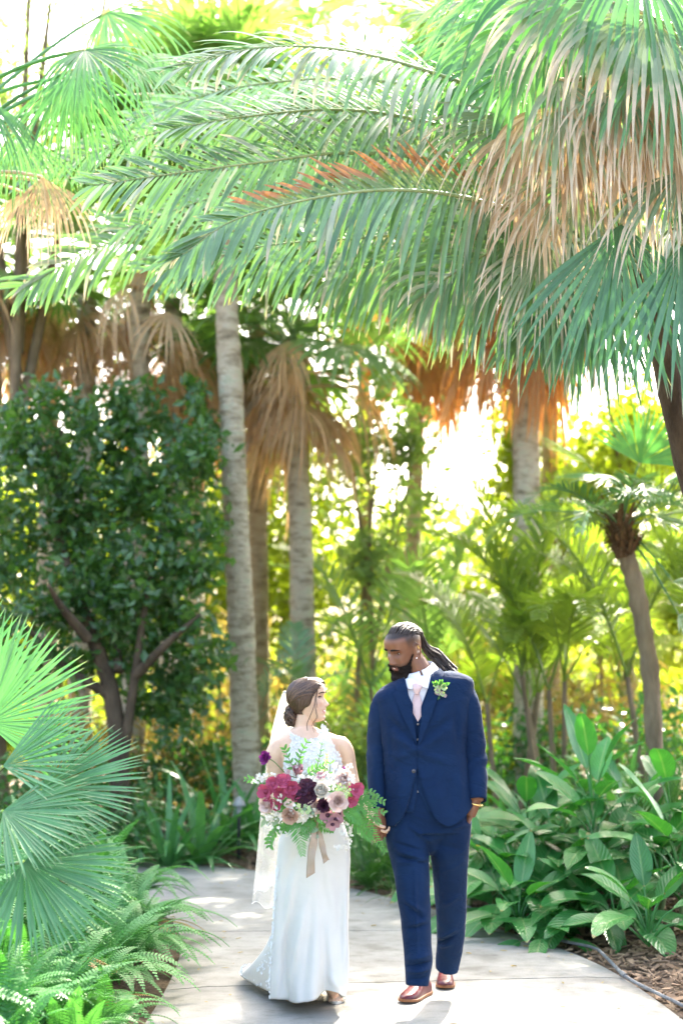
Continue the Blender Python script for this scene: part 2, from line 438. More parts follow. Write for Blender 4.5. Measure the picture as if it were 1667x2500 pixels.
# concrete path: separate slabs with open joints
def concrete_mat():
    m, t, b, out = new_mat('concrete')
    tc = N(t, 'ShaderNodeTexCoord')
    n1 = N(t, 'ShaderNodeTexNoise', i_Scale=0.9, i_Detail=8.0, i_Roughness=0.65)
    n2 = N(t, 'ShaderNodeTexNoise', i_Scale=140.0, i_Detail=3.0)
    n3 = N(t, 'ShaderNodeTexNoise', i_Scale=9.0, i_Detail=6.0, i_Roughness=0.7)
    mp = N(t, 'ShaderNodeMapping'); mp.inputs['Scale'].default_value = (0.8, 1.1, 1)
    t.links.new(tc.outputs['Object'], mp.inputs['Vector'])
    for n in (n1, n2): t.links.new(tc.outputs['Object'], n.inputs['Vector'])
    t.links.new(mp.outputs[0], n3.inputs['Vector'])
    r1 = ramp(t, [(0.3, (0.19, 0.185, 0.165)), (0.5, (0.28, 0.272, 0.245)), (0.7, (0.37, 0.36, 0.325))])
    t.links.new(n1.outputs['Fac'], r1.inputs[0])
    r3 = ramp(t, [(0.3, (0.62, 0.61, 0.58)), (0.45, (0.92, 0.92, 0.90)), (0.6, (1, 1, 1)), (0.78, (1.15, 1.12, 1.06))])
    t.links.new(n3.outputs['Fac'], r3.inputs[0])
    mx = N(t, 'ShaderNodeMix', data_type='RGBA', blend_type='MULTIPLY'); mx.inputs[0].default_value = 1
    t.links.new(r1.outputs[0], mx.inputs[6]); t.links.new(r3.outputs[0], mx.inputs[7])
    r2 = ramp(t, [(0.25, (0.75, 0.75, 0.75)), (0.55, (1.05, 1.05, 1.05))]); t.links.new(n2.outputs['Fac'], r2.inputs[0])
    m2 = N(t, 'ShaderNodeMix', data_type='RGBA', blend_type='MULTIPLY'); m2.inputs[0].default_value = 1
    t.links.new(mx.outputs[2], m2.inputs[6]); t.links.new(r2.outputs[0], m2.inputs[7])
    # dark specks and blotchy stains
    vo = N(t, 'ShaderNodeTexVoronoi', i_Scale=26.0); t.links.new(tc.outputs['Object'], vo.inputs['Vector'])
    n5 = N(t, 'ShaderNodeTexNoise', i_Scale=3.0, i_Detail=5.0); t.links.new(tc.outputs['Object'], n5.inputs['Vector'])
    r5 = ramp(t, [(0.02, (0.45, 0.43, 0.40)), (0.07, (1, 1, 1))]); t.links.new(vo.outputs['Distance'], r5.inputs[0])
    r6 = ramp(t, [(0.46, (0, 0, 0)), (0.58, (1, 1, 1))]); t.links.new(n5.outputs['Fac'], r6.inputs[0])
    m3 = N(t, 'ShaderNodeMix', data_type='RGBA', blend_type='MULTIPLY'); t.links.new(r6.outputs[0], m3.inputs[0]); t.links.new(m2.outputs[2], m3.inputs[6]); t.links.new(r5.outputs[0], m3.inputs[7])
    r7 = ramp(t, [(0.30, (0.70, 0.69, 0.66)), (0.44, (1, 1, 1)), (0.62, (1, 1, 1)), (0.75, (0.82, 0.80, 0.76))]); t.links.new(n5.outputs['Fac'], r7.inputs[0])
    m4 = N(t, 'ShaderNodeMix', data_type='RGBA', blend_type='MULTIPLY'); m4.inputs[0].default_value = 1; t.links.new(m3.outputs[2], m4.inputs[6]); t.links.new(r7.outputs[0], m4.inputs[7])
    t.links.new(m4.outputs[2], b.inputs['Base Color'])
    b.inputs['Roughness'].default_value = 0.85
    bp = N(t, 'ShaderNodeBump'); bp.inputs['Strength'].default_value = 0.25; bp.inputs['Distance'].default_value = 0.004
    t.links.new(n2.outputs['Fac'], bp.inputs['Height']); t.links.new(bp.outputs[0], b.inputs['Normal'])
    return m
M['concrete'] = concrete_mat()
pathroot = thing('path', None, None, (0.3, 6, 0)); pathroot['kind'] = 'structure'
bounds = [0, 22, 37.5, 51.0, 62.5, 73, 84, 100]
def edge_at(E, u):
    i = min(int(u), NP - 2); return E[i].lerp(E[i + 1], u - i)
for a, b_ in zip(bounds, bounds[1:]):
    a2, b2 = a + 0.05, b_ - 0.05
    n = max(6, int((b_ - a) * 1.2)); mb = MB(); rows = []
    for i in range(n + 1):
        u = lerp(a2, b2, i / n)
        l, r = edge_at(LE, u), edge_at(RE, u)
        row = [V((l.x, l.y, -0.12))]
        for j in range(13):
            q = l.lerp(r, j / 12)
            row.append(V((q.x, q.y, 0.0 if 0 < j < 12 else -0.012)))
        row.append(V((r.x, r.y, -0.12)))
        rows.append(row)
    mb.grid(rows)
    mb.grid([[V((p.x, p.y, p.z)) for p in rows[0]], [V((p.x, p.y, -0.13)) for p in rows[0]]])
    mb.grid([[V((p.x, p.y, p.z)) for p in rows[-1]], [V((p.x, p.y, -0.13)) for p in rows[-1]]])
    o = mb.build('slab', M['concrete'], pathroot, smooth=False)

# bark mulch: loose chips over the beds beside the path
def chips(name, n, region, mat, size=(0.012, 0.045), lift=0.004):
    mb = MB(); k = 0
    xs = np.array([rnd(region[0], region[1]) for _ in range(n)]); ys = np.array([rnd(region[2], region[3]) for _ in range(n)])
    ds = path_dist(xs, ys)
    for x, y, d in zip(xs, ys, ds):
        if d < 0.015 or (d < 0.08 and random.random() < 0.5): continue
        z = ground_z(x, y, d) + rnd(0, 0.018) + lift
        L = rnd(*size); W = L * rnd(0.2, 0.55); T = rnd(0.002, 0.006)
        q = Matrix.Translation((x, y, z)) @ Matrix.Rotation(rnd(0, 6.28), 4, 'Z') @ Matrix.Rotation(rnd(-0.5, 0.5), 4, 'X') @ Matrix.Rotation(rnd(-0.5, 0.5), 4, 'Y')
        c = (random.random(), 0.5, 0.5)
        pts = [(-L, -W, 0), (L * rnd(.7, 1), -W * rnd(.4, 1), 0), (L, W * rnd(.2, 1), 0), (-L * rnd(.6, 1), W, 0)]
        b0 = len(mb.v)
        for (px, py, pz) in pts: mb.vert(q @ V((px, py, T)), c)
        for (px, py, pz) in pts: mb.vert(q @ V((px, py, -T)), c)
        mb.face(b0, b0 + 1, b0 + 2, b0 + 3)
        for e in range(4): mb.face(b0 + e, b0 + (e + 1) % 4, b0 + 4 + (e + 1) % 4, b0 + 4 + e)
    o = mb.build(name, mat, smooth=False); return o
mulch_mat = leaf_mat('mulch', (0.07, 0.04, 0.022), (0.36, 0.25, 0.16), trans=0.0, rough=0.9, spec=0.2, rib=False)
tag(chips('bark_mulch', 9000, (0.3, 3.6, 6.0, 11.5), mulch_mat), 'loose brown bark mulch on the beds beside the path', 'mulch', kind='stuff')
tag(chips('bark_mulch', 4500, (-3.5, 0.6, 11.6, 15.0), mulch_mat, (0.02, 0.06)), 'dark brown bark mulch behind the far bend of the path', 'mulch', kind='stuff')
# a few dry bits lying on the path
mb = MB()
for px, py, s in [(790, 2432, .03), (693, 2433, .025), (905, 2262, .02), (1110, 2290, .02), (1260, 2360, .02), (1150, 2330, .018), (1180, 2302, .018), (1515, 2460, .02), (1095, 2498, .03), (560, 2432, .012), (840, 2474, .012), (1250, 2303, .03), (1235, 2300, .02), (1290, 2312, .02), (700, 2360, .012), (1180, 2272, .02), (1200, 2278, .02)]:
    g = G(px, py); a = rnd(0, 6.28)
    mb.strip(g + V((0, 0, 0.004)), (math.cos(a), math.sin(a), 0.06), (0, 0, 1), s * 2, s * 0.5, 4, 1.0, fold=0.5, tint=random.random())
rl = random.Random(8)
for k in range(110):
    u = rl.uniform(30, 75); l, r = edge_at(LE, u), edge_at(RE, u); v = rl.choice((rl.uniform(.02, .2), rl.uniform(.7, .98), rl.uniform(.02, .98))); g = l.lerp(r, v); a = rl.uniform(0, 6.28); s_ = rl.uniform(.006, .02)
    mb.strip(V((g.x, g.y, .004)), (math.cos(a), math.sin(a), 0.08), (0, 0, 1), s_ * 2.2, s_ * rl.uniform(.15, .5), 4, 1.0, fold=0.5, tint=rl.random())
tag(mb.build('leaf_litter', M['fern_dry']), 'dry brown leaf scraps scattered on the concrete path', 'leaf litter', kind='stuff')

# grey irrigation hose along the right path edge
pts = []
for px, py in [(1108, 2205), (1142, 2222), (1200, 2246), (1262, 2268), (1301, 2281), (1360, 2303), (1434, 2318), (1462, 2340), (1510, 2385), (1578, 2424), (1640, 2456), (1700, 2490), (1760, 2560)]:
    g = G(px, py, 0.01); pts.append((g.x + 0.035, g.y, 0.012 + rnd(0, 0.012)))
mb = MB(); c = catmull(pts, 70); mb.tube(c, 0.0095, 8)
M['hose'] = noise_mat('hose_grey', [(0.3, (0.10, 0.105, 0.11)), (0.7, (0.22, 0.23, 0.24))], 20, rough=0.55)
ho = thing('garden_hose', 'grey irrigation hose lying along the right edge of the path', 'hose', c[35])
mb.build('tube', M['hose'], ho)
for k in (22, 45):
    mb = MB(); mb.tube(c[k:k + 2], 0.014, 10); mb.build('coupling', M['hose'], ho)

# small dark path light standing in the bed behind the bride
g = P(583, 2060, 13.4); g.z = gz(g.x, g.y)
pl = thing('path_light', 'small dark path light with a grey cap on a stake left of the bride', 'path light', g)
M['dark_metal'] = noise_mat('dark_metal', [(0.3, (0.02, 0.02, 0.022)), (0.7, (0.05, 0.05, 0.055))], 20, rough=0.5, metallic=0.3)
M['grey_metal'] = noise_mat('grey_metal', [(0.3, (0.22, 0.22, 0.22)), (0.7, (0.35, 0.35, 0.34))], 20, rough=0.5)
mb = MB(); mb.tube([g, g + V((0, 0, 0.52))], 0.017, 8); mb.build('stake', M['dark_metal'], pl)
mb = MB(); mb.tube([g + V((0, 0, h)) for h in (0.50, 0.51, 0.54, 0.575, 0.59)], [0.06, 0.066, 0.05, 0.025, 0.008], 16); mb.build('lamp_shade', M['grey_metal'], pl)
mb = MB(); mb.tube([g + V((0, 0, h)) for h in (0.43, 0.50)], 0.025, 12); mb.build('lamp_lens', M['grey_metal'], pl)
# ================================================================== PLANT GENERATORS
def seg_prof(split):
    return lambda t: (0.06 + 0.94 * t / split) if t < split else max(0.03, ((1 - t) / (1 - split)) ** 0.75)
def fan_blade(mb, hub, axis, normal, Rr, nseg=34, spread=R(230), split=0.5, grav=1.5, cone=0.12, ragged=0.12, N_=7, sag=2.5, wk=1.0, fold=0.35, tint=None):
    axis = V(axis).normalized(); normal = V(normal); normal = (normal - axis * normal.dot(axis)).normalized()
    side = axis.cross(normal)
    t0 = random.random() if tint is None else tint
    for k in range(nseg):
        ph = (k / (nseg - 1) - 0.5) * spread
        d = axis * math.cos(ph) + side * math.sin(ph) + normal * cone * (0.6 + 0.4 * math.cos(2 * ph)) + V((rnd(-.03, .03), rnd(-.03, .03), rnd(-.03, .03)))
        L = Rr * (0.74 + 0.26 * math.cos(ph / 1.25)) * rnd(1 - ragged, 1.0)
        W = wk * split * L * spread / (nseg - 1) / 2 * 1.02 * (rnd(.6, 1.25) if ragged > .25 else 1)
        mb.strip(hub, d, normal, L, W, N_, grav * rnd(0.7, 1.4), seg_prof(split), fold, min(1, max(0, t0 + rnd(-.25, .25))), sag)
def petiole(mb, a, b, r0=0.016, r1=0.009, sag=0.0, tint=0.5):
    a = V(a); b = V(b); pts = []
    for i in range(7):
        t = i / 6; p = a.lerp(b, t); p.z += sag * 4 * t * (1 - t); pts.append(p)
    mb.tube(pts, [lerp(r0, r1, i / 6) for i in range(7)], 6, cap=False, tint=tint)
def frond_frames(pts, n, normal):
    c = catmull(pts, n); fr = []
    for i in range(n):
        t = (c[min(i + 1, n - 1)] - c[max(i - 1, 0)]).normalized()
        nn = V(normal); nn = (nn - t * nn.dot(t)).normalized()
        fr.append((c[i], t, nn, t.cross(nn)))
    return fr
def len_prof(t, t0=0.12):
    if t < t0: return 0.0
    u = (t - t0) / (1 - t0)
    return (0.45 + 0.55 * math.sin(math.pi * min(1, u * 1.15 + 0.12))) if u < 0.72 else (0.45 + 0.55 * math.sin(math.pi * min(1, 0.72 * 1.15 + 0.12))) * (1 - (u - 0.72) / 0.28 * 0.62) + 0.12
def feather_joined(mb, pts, normal, n, L, W, grav=1.0, a0=72, a1=28, t0=0.12, lift=0.15, N_=4, rach=0.012, sag=0.6, tint=None, fold=0.3):
    fr = frond_frames(pts, n, normal)
    tt = random.random() if tint is None else tint
    mb.tube([f[0] for f in fr], [lerp(rach, rach * 0.15, i / (n - 1)) for i in range(n)], 5, cap=False, tint=tt)
    for i in range(n):
        t = i / (n - 1); lp = len_prof(t, t0)
        if lp <= 0: continue
        p, tg, nn, sd_ = fr[i]
        for s in (-1, 1):
            a = R(lerp(a0, a1, t) + rnd(-6, 6))
            d = tg * math.cos(a) + sd_ * (s * math.sin(a)) + nn * (lift + rnd(-.1, .1))
            mb.strip(p, d, nn, L * lp * rnd(0.88, 1.08), W, N_, grav * rnd(0.7, 1.3), None, fold, min(1, max(0, tt + rnd(-.3, .3))), sag)
def crown_arrays(clumps, size, aspect, droop=0.0, seed=1, tight=0.42):
    """leaf-shaped quads spread through ellipsoids as sub-clumps; returns verts, faces, cols"""
    rg = np.random.default_rng(seed)
    VV = []; CC = []
    for (c, rx, ry, rz, n, sub) in clumps:
        u = rg.normal(size=(sub, 3)); u /= np.linalg.norm(u, axis=1)[:, None]
        u *= rg.uniform(0.35, 1.0, size=(sub, 1)) ** 0.6
        cent = np.array(c) + u * np.array([rx, ry, rz])
        k = rg.integers(0, sub, size=n)
        sig = tight * min(rx, ry, rz) / max(1.0, (sub / 14) ** 0.33)
        p = cent[k] + rg.normal(size=(n, 3)) * sig
        a = rg.normal(size=(n, 3)); a[:, 2] -= droop; a /= np.linalg.norm(a, axis=1)[:, None]
        b = np.cross(a, rg.normal(size=(n, 3))); b /= np.linalg.norm(b, axis=1)[:, None]
        nn = np.cross(a, b)
        L = size * rg.uniform(0.45, 1.4, size=(n, 1)); Wd = L * aspect
        q = np.stack([p, p + a * L * 0.45 + b * Wd + nn * Wd * .3, p + a * L, p + a * L * 0.45 - b * Wd + nn * Wd * .3], axis=1)
        VV.append(q.reshape(-1, 3))
        tint = np.clip(rg.uniform(0, 1, size=(n, 1)) * 0.6 + rg.uniform(0, 0.4, size=sub)[k][:, None], 0, 1)
        cc = np.concatenate([tint, np.full((n, 1), .5), np.full((n, 1), .5)], axis=1)
        CC.append(np.repeat(cc, 4, axis=0))
    vv = np.concatenate(VV); cc = np.concatenate(CC)
    ff = np.arange(len(vv)).reshape(-1, 4).tolist()
    return vv, ff, cc
def crown(parent, clumps, size, aspect, mat, droop=0.0, seed=1, name='crown', tight=0.42):
    vv, ff, cc = crown_arrays(clumps, size, aspect, droop, seed, tight)
    me = np_mesh(name, vv, ff, mat, root_loc(parent) if parent is not None else (0, 0, 0), cc, smooth=False)
    return obj(name, me, parent)
def tree(name, label, cat, base, trunk_r, limbs, clumps, size, aspect, lmat, bmat, seed=1, droop=0.0, group=None, tight=0.42):
    """limbs: list of point lists (world); first is the trunk"""
    t = thing(name, label, cat, base, group)
    mb = MB()
    for k, l in enumerate(limbs):
        c = catmull(l, 12); r = trunk_r * (1.0 if k == 0 else 0.55)
        mb.tube(c, [r * lerp(1.0, 0.3, i / 11) * (1.35 if i == 0 and k == 0 else 1) for i in range(12)], 8)
    mb.build('trunk', bmat, t)
    crown(t, clumps, size, aspect, lmat, droop, seed, 'crown', tight)
    return t
def trunk_tube(mb, pts, r0, r1, n=60, rough=0.05, ring=0.0, seg=14):
    c = catmull(pts, n)
    def dsp(t, a):
        return 1 + rough * noise.noise(V((math.cos(a) * 1.5, math.sin(a) * 1.5, t * 14))) + ring * (0.5 + 0.5 * math.sin(t * n * 1.3)) ** 4 * 1.6 + 0.03 * noise.noise(V((t * 5, 1, 3)))
    mb.tube(c, [lerp(r0, r1, i / (n - 1)) * (1 + 0.35 * max(0, 1 - i / (n * 0.06))) for i in range(n)], seg, disp=dsp)
    return c

# ---- shared fan leaves for the palms further back (local frame: +X outwards, Z up)
random.seed(11)
def fan_template(elev, Rr, pet, mat, dead=False, nseg=26):
    mb = MB()
    e = R(elev); d = V((math.cos(e), 0, math.sin(e)))
    hub = d * pet + V((0, 0, -0.12 * pet))
    petiole(mb, (0, 0, 0), hub, 0.02, 0.01, 0.06 * pet)
    ax = (d + V((0, 0, -0.35))).normalized()
    nn = V((-math.sin(e), 0, math.cos(e)))
    if dead:
        ax = V((rnd(0.0, 0.6), rnd(-.45, .45), -1)); nn = V((1, rnd(-.6, .6), 0.3))
        fan_blade(mb, hub, ax, nn, Rr, 20, R(rnd(80, 140)), rnd(.3, .45), rnd(2.5, 5), 0.30, 0.6, 7, 0.4, 0.95, 0.7)
    else:
        fan_blade(mb, hub, ax, nn, Rr, nseg, R(235), 0.5, 3.0, 0.15, 0.15, 7, 1.6)
    return mb.mesh('leaf', mat)
LIVE = {e: [fan_template(e, 0.95, 0.85, M['fan_far']) for _ in range(2)] for e in (75, 45, 15, -15)}
LIVEB = {e: [fan_template(e, 0.95, 0.85, M['areca']) for _ in range(1)] for e in (75, 45, 15, -15)}
DEAD = [fan_template(e_, r_, p_, M['dead'], True) for (e_, r_, p_) in ((-5, 1.0, .55), (-20, 1.05, .5), (-45, 1.15, .42), (-60, 1.2, .36), (-70, 1.05, .30), (-35, .95, .55), (-50, 1.25, .3), (10, .9, .6))]
DEADM = [fan_template(e_, r_, p_, M['dead_mid'], True) for (e_, r_, p_) in ((-5, 1.0, .55), (-20, 1.05, .5), (-45, 1.15, .42), (-60, 1.2, .36), (-70, 1.05, .30), (-35, .95, .55), (-50, 1.25, .3), (10, .9, .6))]
DEADF = [fan_template(e_, r_, p_, M['dead_far'], True) for (e_, r_, p_) in ((-5, 1.0, .55), (-20, 1.05, .5), (-45, 1.15, .42), (-60, 1.2, .36), (-70, 1.05, .30), (-35, .95, .55), (-50, 1.25, .3), (10, .9, .6))]
def fan_palm(label, base, top, r, tmat, n_live, n_dead, scale=1.0, skirt=0.9, dead=None, live=None, bend=0.0, dead_side=None, group='tall fan palms with dead skirts'):
    base = V(base); top = V(top)
    t = thing('fan_palm', label, 'palm tree', base, group)
    mb = MB()
    mid = base.lerp(top, 0.5) + V((bend, 0, 0))
    trunk_tube(mb, [base - V((0, 0, 0.1)), mid, top], r * 1.15, r * 0.92, 150, 0.09, 0.045)
    mb.build('trunk', tmat, t)
    dead = dead or DEAD; live = live or LIVE
    for k in range(n_live):
        az = k * 2.39996 + rnd(-.2, .2); el = lerp(85, -20, (k / max(1, n_live - 1)) ** 0.8) + rnd(-8, 8)
        e = min(LIVE, key=lambda q: abs(q - el)); s = scale * rnd(0.85, 1.15)
        obj('leaf', random.choice(live[e]), t, Matrix.Translation(top - base + V((0, 0, rnd(-.1, .2) * scale))) @ Matrix.Rotation(az, 4, 'Z') @ Matrix.Scale(s, 4))
    for k in range(n_dead):
        az = k * 2.39996 + rnd(-.4, .4)
        if dead_side is not None: az = dead_side + rnd(-1.5, 1.5)
        s = scale * rnd(0.6, 1.2)
        obj('dead_leaf', random.choice(dead), t, Matrix.Translation(top - base + V((0, 0, -rnd(0.0, skirt)))) @ Matrix.Rotation(az, 4, 'Z') @ Matrix.Rotation(rnd(-.25, .25), 4, 'X') @ Matrix.Scale(s, 4))
    return t

# ================================================================== TALL PALMS AND TREES BEHIND
random.seed(21)
def on_ground(p): return V((p.x, p.y, gz(p.x, p.y)))
# three trunks left of centre
a = on_ground(P(612, 1950, 14.6)); b = P(535, 330, 14.6)
fan_palm('tall fan palm with a bare lichen-grey trunk, nearest of the trio left of centre', a, b, 0.125, M['trunk_pale'], 26, 5, 1.15, 0.2, bend=0.0)
a = on_ground(P(636, 1950, 17)); b = P(625, 800, 17)
fan_palm('slender tan palm trunk directly behind the lichen-grey one', a, b, 0.112, M['trunk_warm'], 16, 22, 1.05, 1.2)
a = on_ground(P(745, 1950, 16.2)); b = P(716, 850, 16.2)
fan_palm('fan palm with a wide tan skirt of dead leaves above the bride', a, b, 0.13, M['trunk_pale'], 12, 40, 1.1, 0.7, bend=0.03, dead=DEADM)
# palm right of the groom
a = on_ground(P(1292, 1950, 15.5)); b = P(1278, 650, 15.5)
fan_palm('straight grey palm trunk standing to the right of the groom', a, b, 0.145, M['trunk_pale'], 18, 34, 1.15, 0.7, dead=DEADF)
a = on_ground(P(985, 1950, 20)); b = P(1030, 690, 20)
fan_palm('far palm with an orange hanging skirt beside the bright gap', a, b, 0.11, M['trunk_warm'], 16, 44, 1.35, 0.9, dead=DEADF)
a = on_ground(P(900, 1900, 23)); b = P(880, 180, 23)
fan_palm('far tall palm whose pale crown shows at the top centre', a, b, 0.11, M['trunk_warm'], 14, 4, 1.6, 0.6, dead=DEADF)
a = on_ground(P(1350, 1900, 21)); b = P(1330, 230, 21)
fan_palm('far tall palm whose pale crown shows behind the near right palm', a, b, 0.11, M['trunk_warm'], 14, 4, 1.6, 0.6, dead=DEADF)
# palms over the dark tree at left
for (px, py, d, bx, nl, nd, s, sk, lab) in [
    (-15, 640, 15.5, -40, 12, 20, 1.15, 0.7, 'palm at the left edge with pale hanging dead leaves'),
    (215, 690, 16.0, 190, 5, 13, 1.15, 0.8, 'palm with a ragged brown skirt above the dark tree, left'),
    (345, 670, 15.5, 320, 5, 15, 1.1, 0.8, 'palm with a long grey-brown skirt above the dark tree, right'),
    (125, 690, 17.0, 110, 5, 13, 1.2, 0.8, 'palm with a straw-coloured skirt above the dark tree, far left'),
    (425, 730, 16.8, 410, 6, 15, 1.1, 0.9, 'palm with a straw-orange skirt just left of the lichen-grey trunk'),
    (480, 800, 18.0, 470, 14, 30, 1.1, 0.9, 'palm with an orange-brown skirt farther behind the lichen-grey trunk')]:
    fan_palm(lab, on_ground(P(bx, 1960, d)), P(px, py, d), 0.12, M['trunk_pale'], nl, nd, s, sk, dead=DEADF if d > 17 else DEADM)

# dark glossy broad-leaved tree at left
random.seed(5)
b0 = on_ground(P(300, 1950, 13.5))
limbs = [[b0, P(285, 1760, 13.5), P(230, 1560, 13.5), P(160, 1380, 13.6), P(140, 1200, 13.8), P(150, 1050, 13.8)],
         [P(300, 1860, 13.5), P(330, 1650, 13.4), P(360, 1450, 13.5), P(400, 1250, 13.7)],
         [P(270, 1700, 13.5), P(150, 1620, 13.3), P(40, 1500, 13.2)],
         [P(290, 1640, 13.5), P(270, 1450, 13.9), P(280, 1200, 14.3)],
         [P(215, 1560, 13.2), P(150, 1480, 12.9), P(120, 1430, 12.7)],
         [P(330, 1650, 13.4), P(420, 1560, 13.2), P(490, 1500, 13.2)]]
cl = []
for (px, py, d, rx, rz, n, sub) in [(150, 1060, 13.8, .72, .45, 1300, 16), (40, 1230, 13.6, .7, .5, 1200, 15), (250, 1200, 13.9, .75, .55, 1500, 18), (400, 1150, 14, .65, .5, 1200, 15), (470, 1330, 13.8, .35, .6, 800, 12),
                                (120, 1400, 13.5, .75, .5, 1400, 16), (330, 1400, 13.7, .75, .55, 1500, 18), (430, 1560, 13.6, .45, .55, 1000, 13), (60, 1560, 13.2, .55, .4, 700, 10), (250, 1560, 13.8, .55, .4, 700, 11), (420, 1720, 13.8, .45, .3, 600, 9), (480, 1000, 14.2, .25, .35, 260, 6), (340, 1010, 14.2, .45, .3, 500, 8)]:
    cl.append((tuple(P(px, py, d)), rx, 0.6, rz, n, sub))
tree('broadleaf_tree', 'dark glossy broad-leaved tree with several stems at left', 'tree', b0, 0.10, limbs, cl, 0.12, 0.26, M['dark_tree'], M['bark_dark'], 3, tight=0.25)

# sunlit trees further back
random.seed(6)
def back_tree(label, px, py, d, rx, rz, n, mat, size=0.16, seed=1, sub=40, aspect=0.26, droop=0.0, ry=None, tr=0.13):
    c = P(px, py, d); base = on_ground(V((c.x + rnd(-.5, .5), c.y, 0)))
    limbs = [[base, base.lerp(c, 0.4) + V((rnd(-.3, .3), 0, 0)), c + V((rnd(-.4, .4), 0, rz * 0.5))]]
    for k in range(5):
        a = rnd(0, 6.28); s = base.lerp(c, rnd(0.4, 0.8))
        limbs.append([s, s.lerp(c, 0.5) + V((math.cos(a) * rx * .35, math.sin(a) * rx * .3, rz * .2)), c + V((math.cos(a) * rx * .75, math.sin(a) * rx * .5, rnd(-.3, .8) * rz))])
    tree('background_tree', label, 'tree', base, tr, limbs, [(tuple(c), rx, ry or rx * 0.7, rz, n, sub)], size, aspect, mat, M['bark'], seed, droop, 'sunlit trees behind the palms')
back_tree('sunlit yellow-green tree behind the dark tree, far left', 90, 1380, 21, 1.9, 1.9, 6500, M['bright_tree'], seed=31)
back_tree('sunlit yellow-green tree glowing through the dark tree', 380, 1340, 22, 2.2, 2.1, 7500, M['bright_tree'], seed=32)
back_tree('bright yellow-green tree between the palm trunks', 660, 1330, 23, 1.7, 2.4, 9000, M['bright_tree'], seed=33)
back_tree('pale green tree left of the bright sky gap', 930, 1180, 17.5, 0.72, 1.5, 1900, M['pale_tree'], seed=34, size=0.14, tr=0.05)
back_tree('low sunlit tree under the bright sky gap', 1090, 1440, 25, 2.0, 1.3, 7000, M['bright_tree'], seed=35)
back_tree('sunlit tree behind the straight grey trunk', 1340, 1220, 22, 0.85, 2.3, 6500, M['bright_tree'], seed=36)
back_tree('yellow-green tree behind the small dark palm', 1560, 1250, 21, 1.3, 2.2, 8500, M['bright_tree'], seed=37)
back_tree('wispy fine-twigged tree against the white sky at upper left', 70, 120, 15, 1.2, 1.2, 3200, M['pale_tree'], seed=41, size=0.24, aspect=0.05, droop=0.8)
back_tree('leafy tree beyond the left edge of the frame', -260, 1150, 18, 1.7, 2.4, 5000, M['bright_tree'], seed=43)
back_tree('leafy tree well beyond the left edge of the frame', -700, 1150, 20, 2.4, 2.8, 6000, M['bright_tree'], seed=44)
# tall unseen trees added right of the frame to shade the path
def shade_tree(label, x, y, z, rx, rz, n, seed, sub=34):
    b = on_ground(V((x, y, 0))); c = V((x, y, z))
    limbs = [[b, V((x + .2, y, z * .5)), c]] + [[V((x, y, z * .55)), V((x + math.cos(a) * rx * .4, y + math.sin(a) * rx * .4, z * .85)), V((x + math.cos(a) * rx * .8, y + math.sin(a) * rx * .8, z + rz * .3))] for a in (0.3, 1.5, 2.7, 3.9, 5.2)]
    tree('shade_tree', label, 'tree', b, 0.18, limbs, [((x, y, z), rx, rx, rz, n, sub)], 0.17, 0.27, M['dark_tree'], M['bark'], seed, 0, 'tall trees added to shade the path')
shade_tree('tall shade tree added out of frame at right, beside the couple', 5.3, 13.3, 7.6, 2.2, 1.5, 7000, 91)
shade_tree('tall shade tree added out of frame at right, behind the beds', 5.9, 17.6, 7.6, 2.3, 1.6, 7000, 92)
shade_tree('tall shade tree added out of frame at right, nearest the camera', 5.2, 9.4, 7.4, 2.2, 1.4, 6000, 93)
tree('overhanging_tree', 'pale leafy tree arching over the path behind the fronds at the top', 'tree', on_ground(V((4.7, 15.4, 0))), 0.17,
     [[V((4.7, 15.4, 0)), V((4.6, 15.4, 3.5)), V((3.4, 15.2, 6.4)), V((1.3, 15.0, 7.5))], [V((3.4, 15.2, 6.4)), V((1.5, 15.3, 7.4)), V((-0.8, 15.5, 7.9)), V((-2.4, 15.8, 8.0))], [V((4.3, 15.3, 4.6)), V((3.4, 15.6, 7.0)), V((2.8, 16.2, 8.4))]],
     [((1.4, 15.0, 7.7), 1.9, 1.5, 1.2, 4600, 34), ((-0.9, 15.5, 8.0), 1.9, 1.5, 1.1, 4400, 32)], 0.19, 0.26, M['pale_tree'], M['bark'], 95, tight=0.32)
# far-off wood, one mass to the horizon
cl = []
rg = random.Random(9)
for k in range(46):
    x = -26 + 52 * k / 45 + rg.uniform(-.5, .5); y = rg.uniform(30, 37); h = rg.uniform(1.1, 1.9)
    px = 833 + x / y * FPX
    if 1060 < px < 1220: h *= 0.7
    cl.append(((x, y, h * 0.95), 1.5, 1.2, h, 1500, 26))
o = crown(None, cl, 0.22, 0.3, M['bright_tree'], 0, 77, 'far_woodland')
tag(o, 'far sunlit woodland behind the garden trees, one mass', 'woodland', kind='stuff')

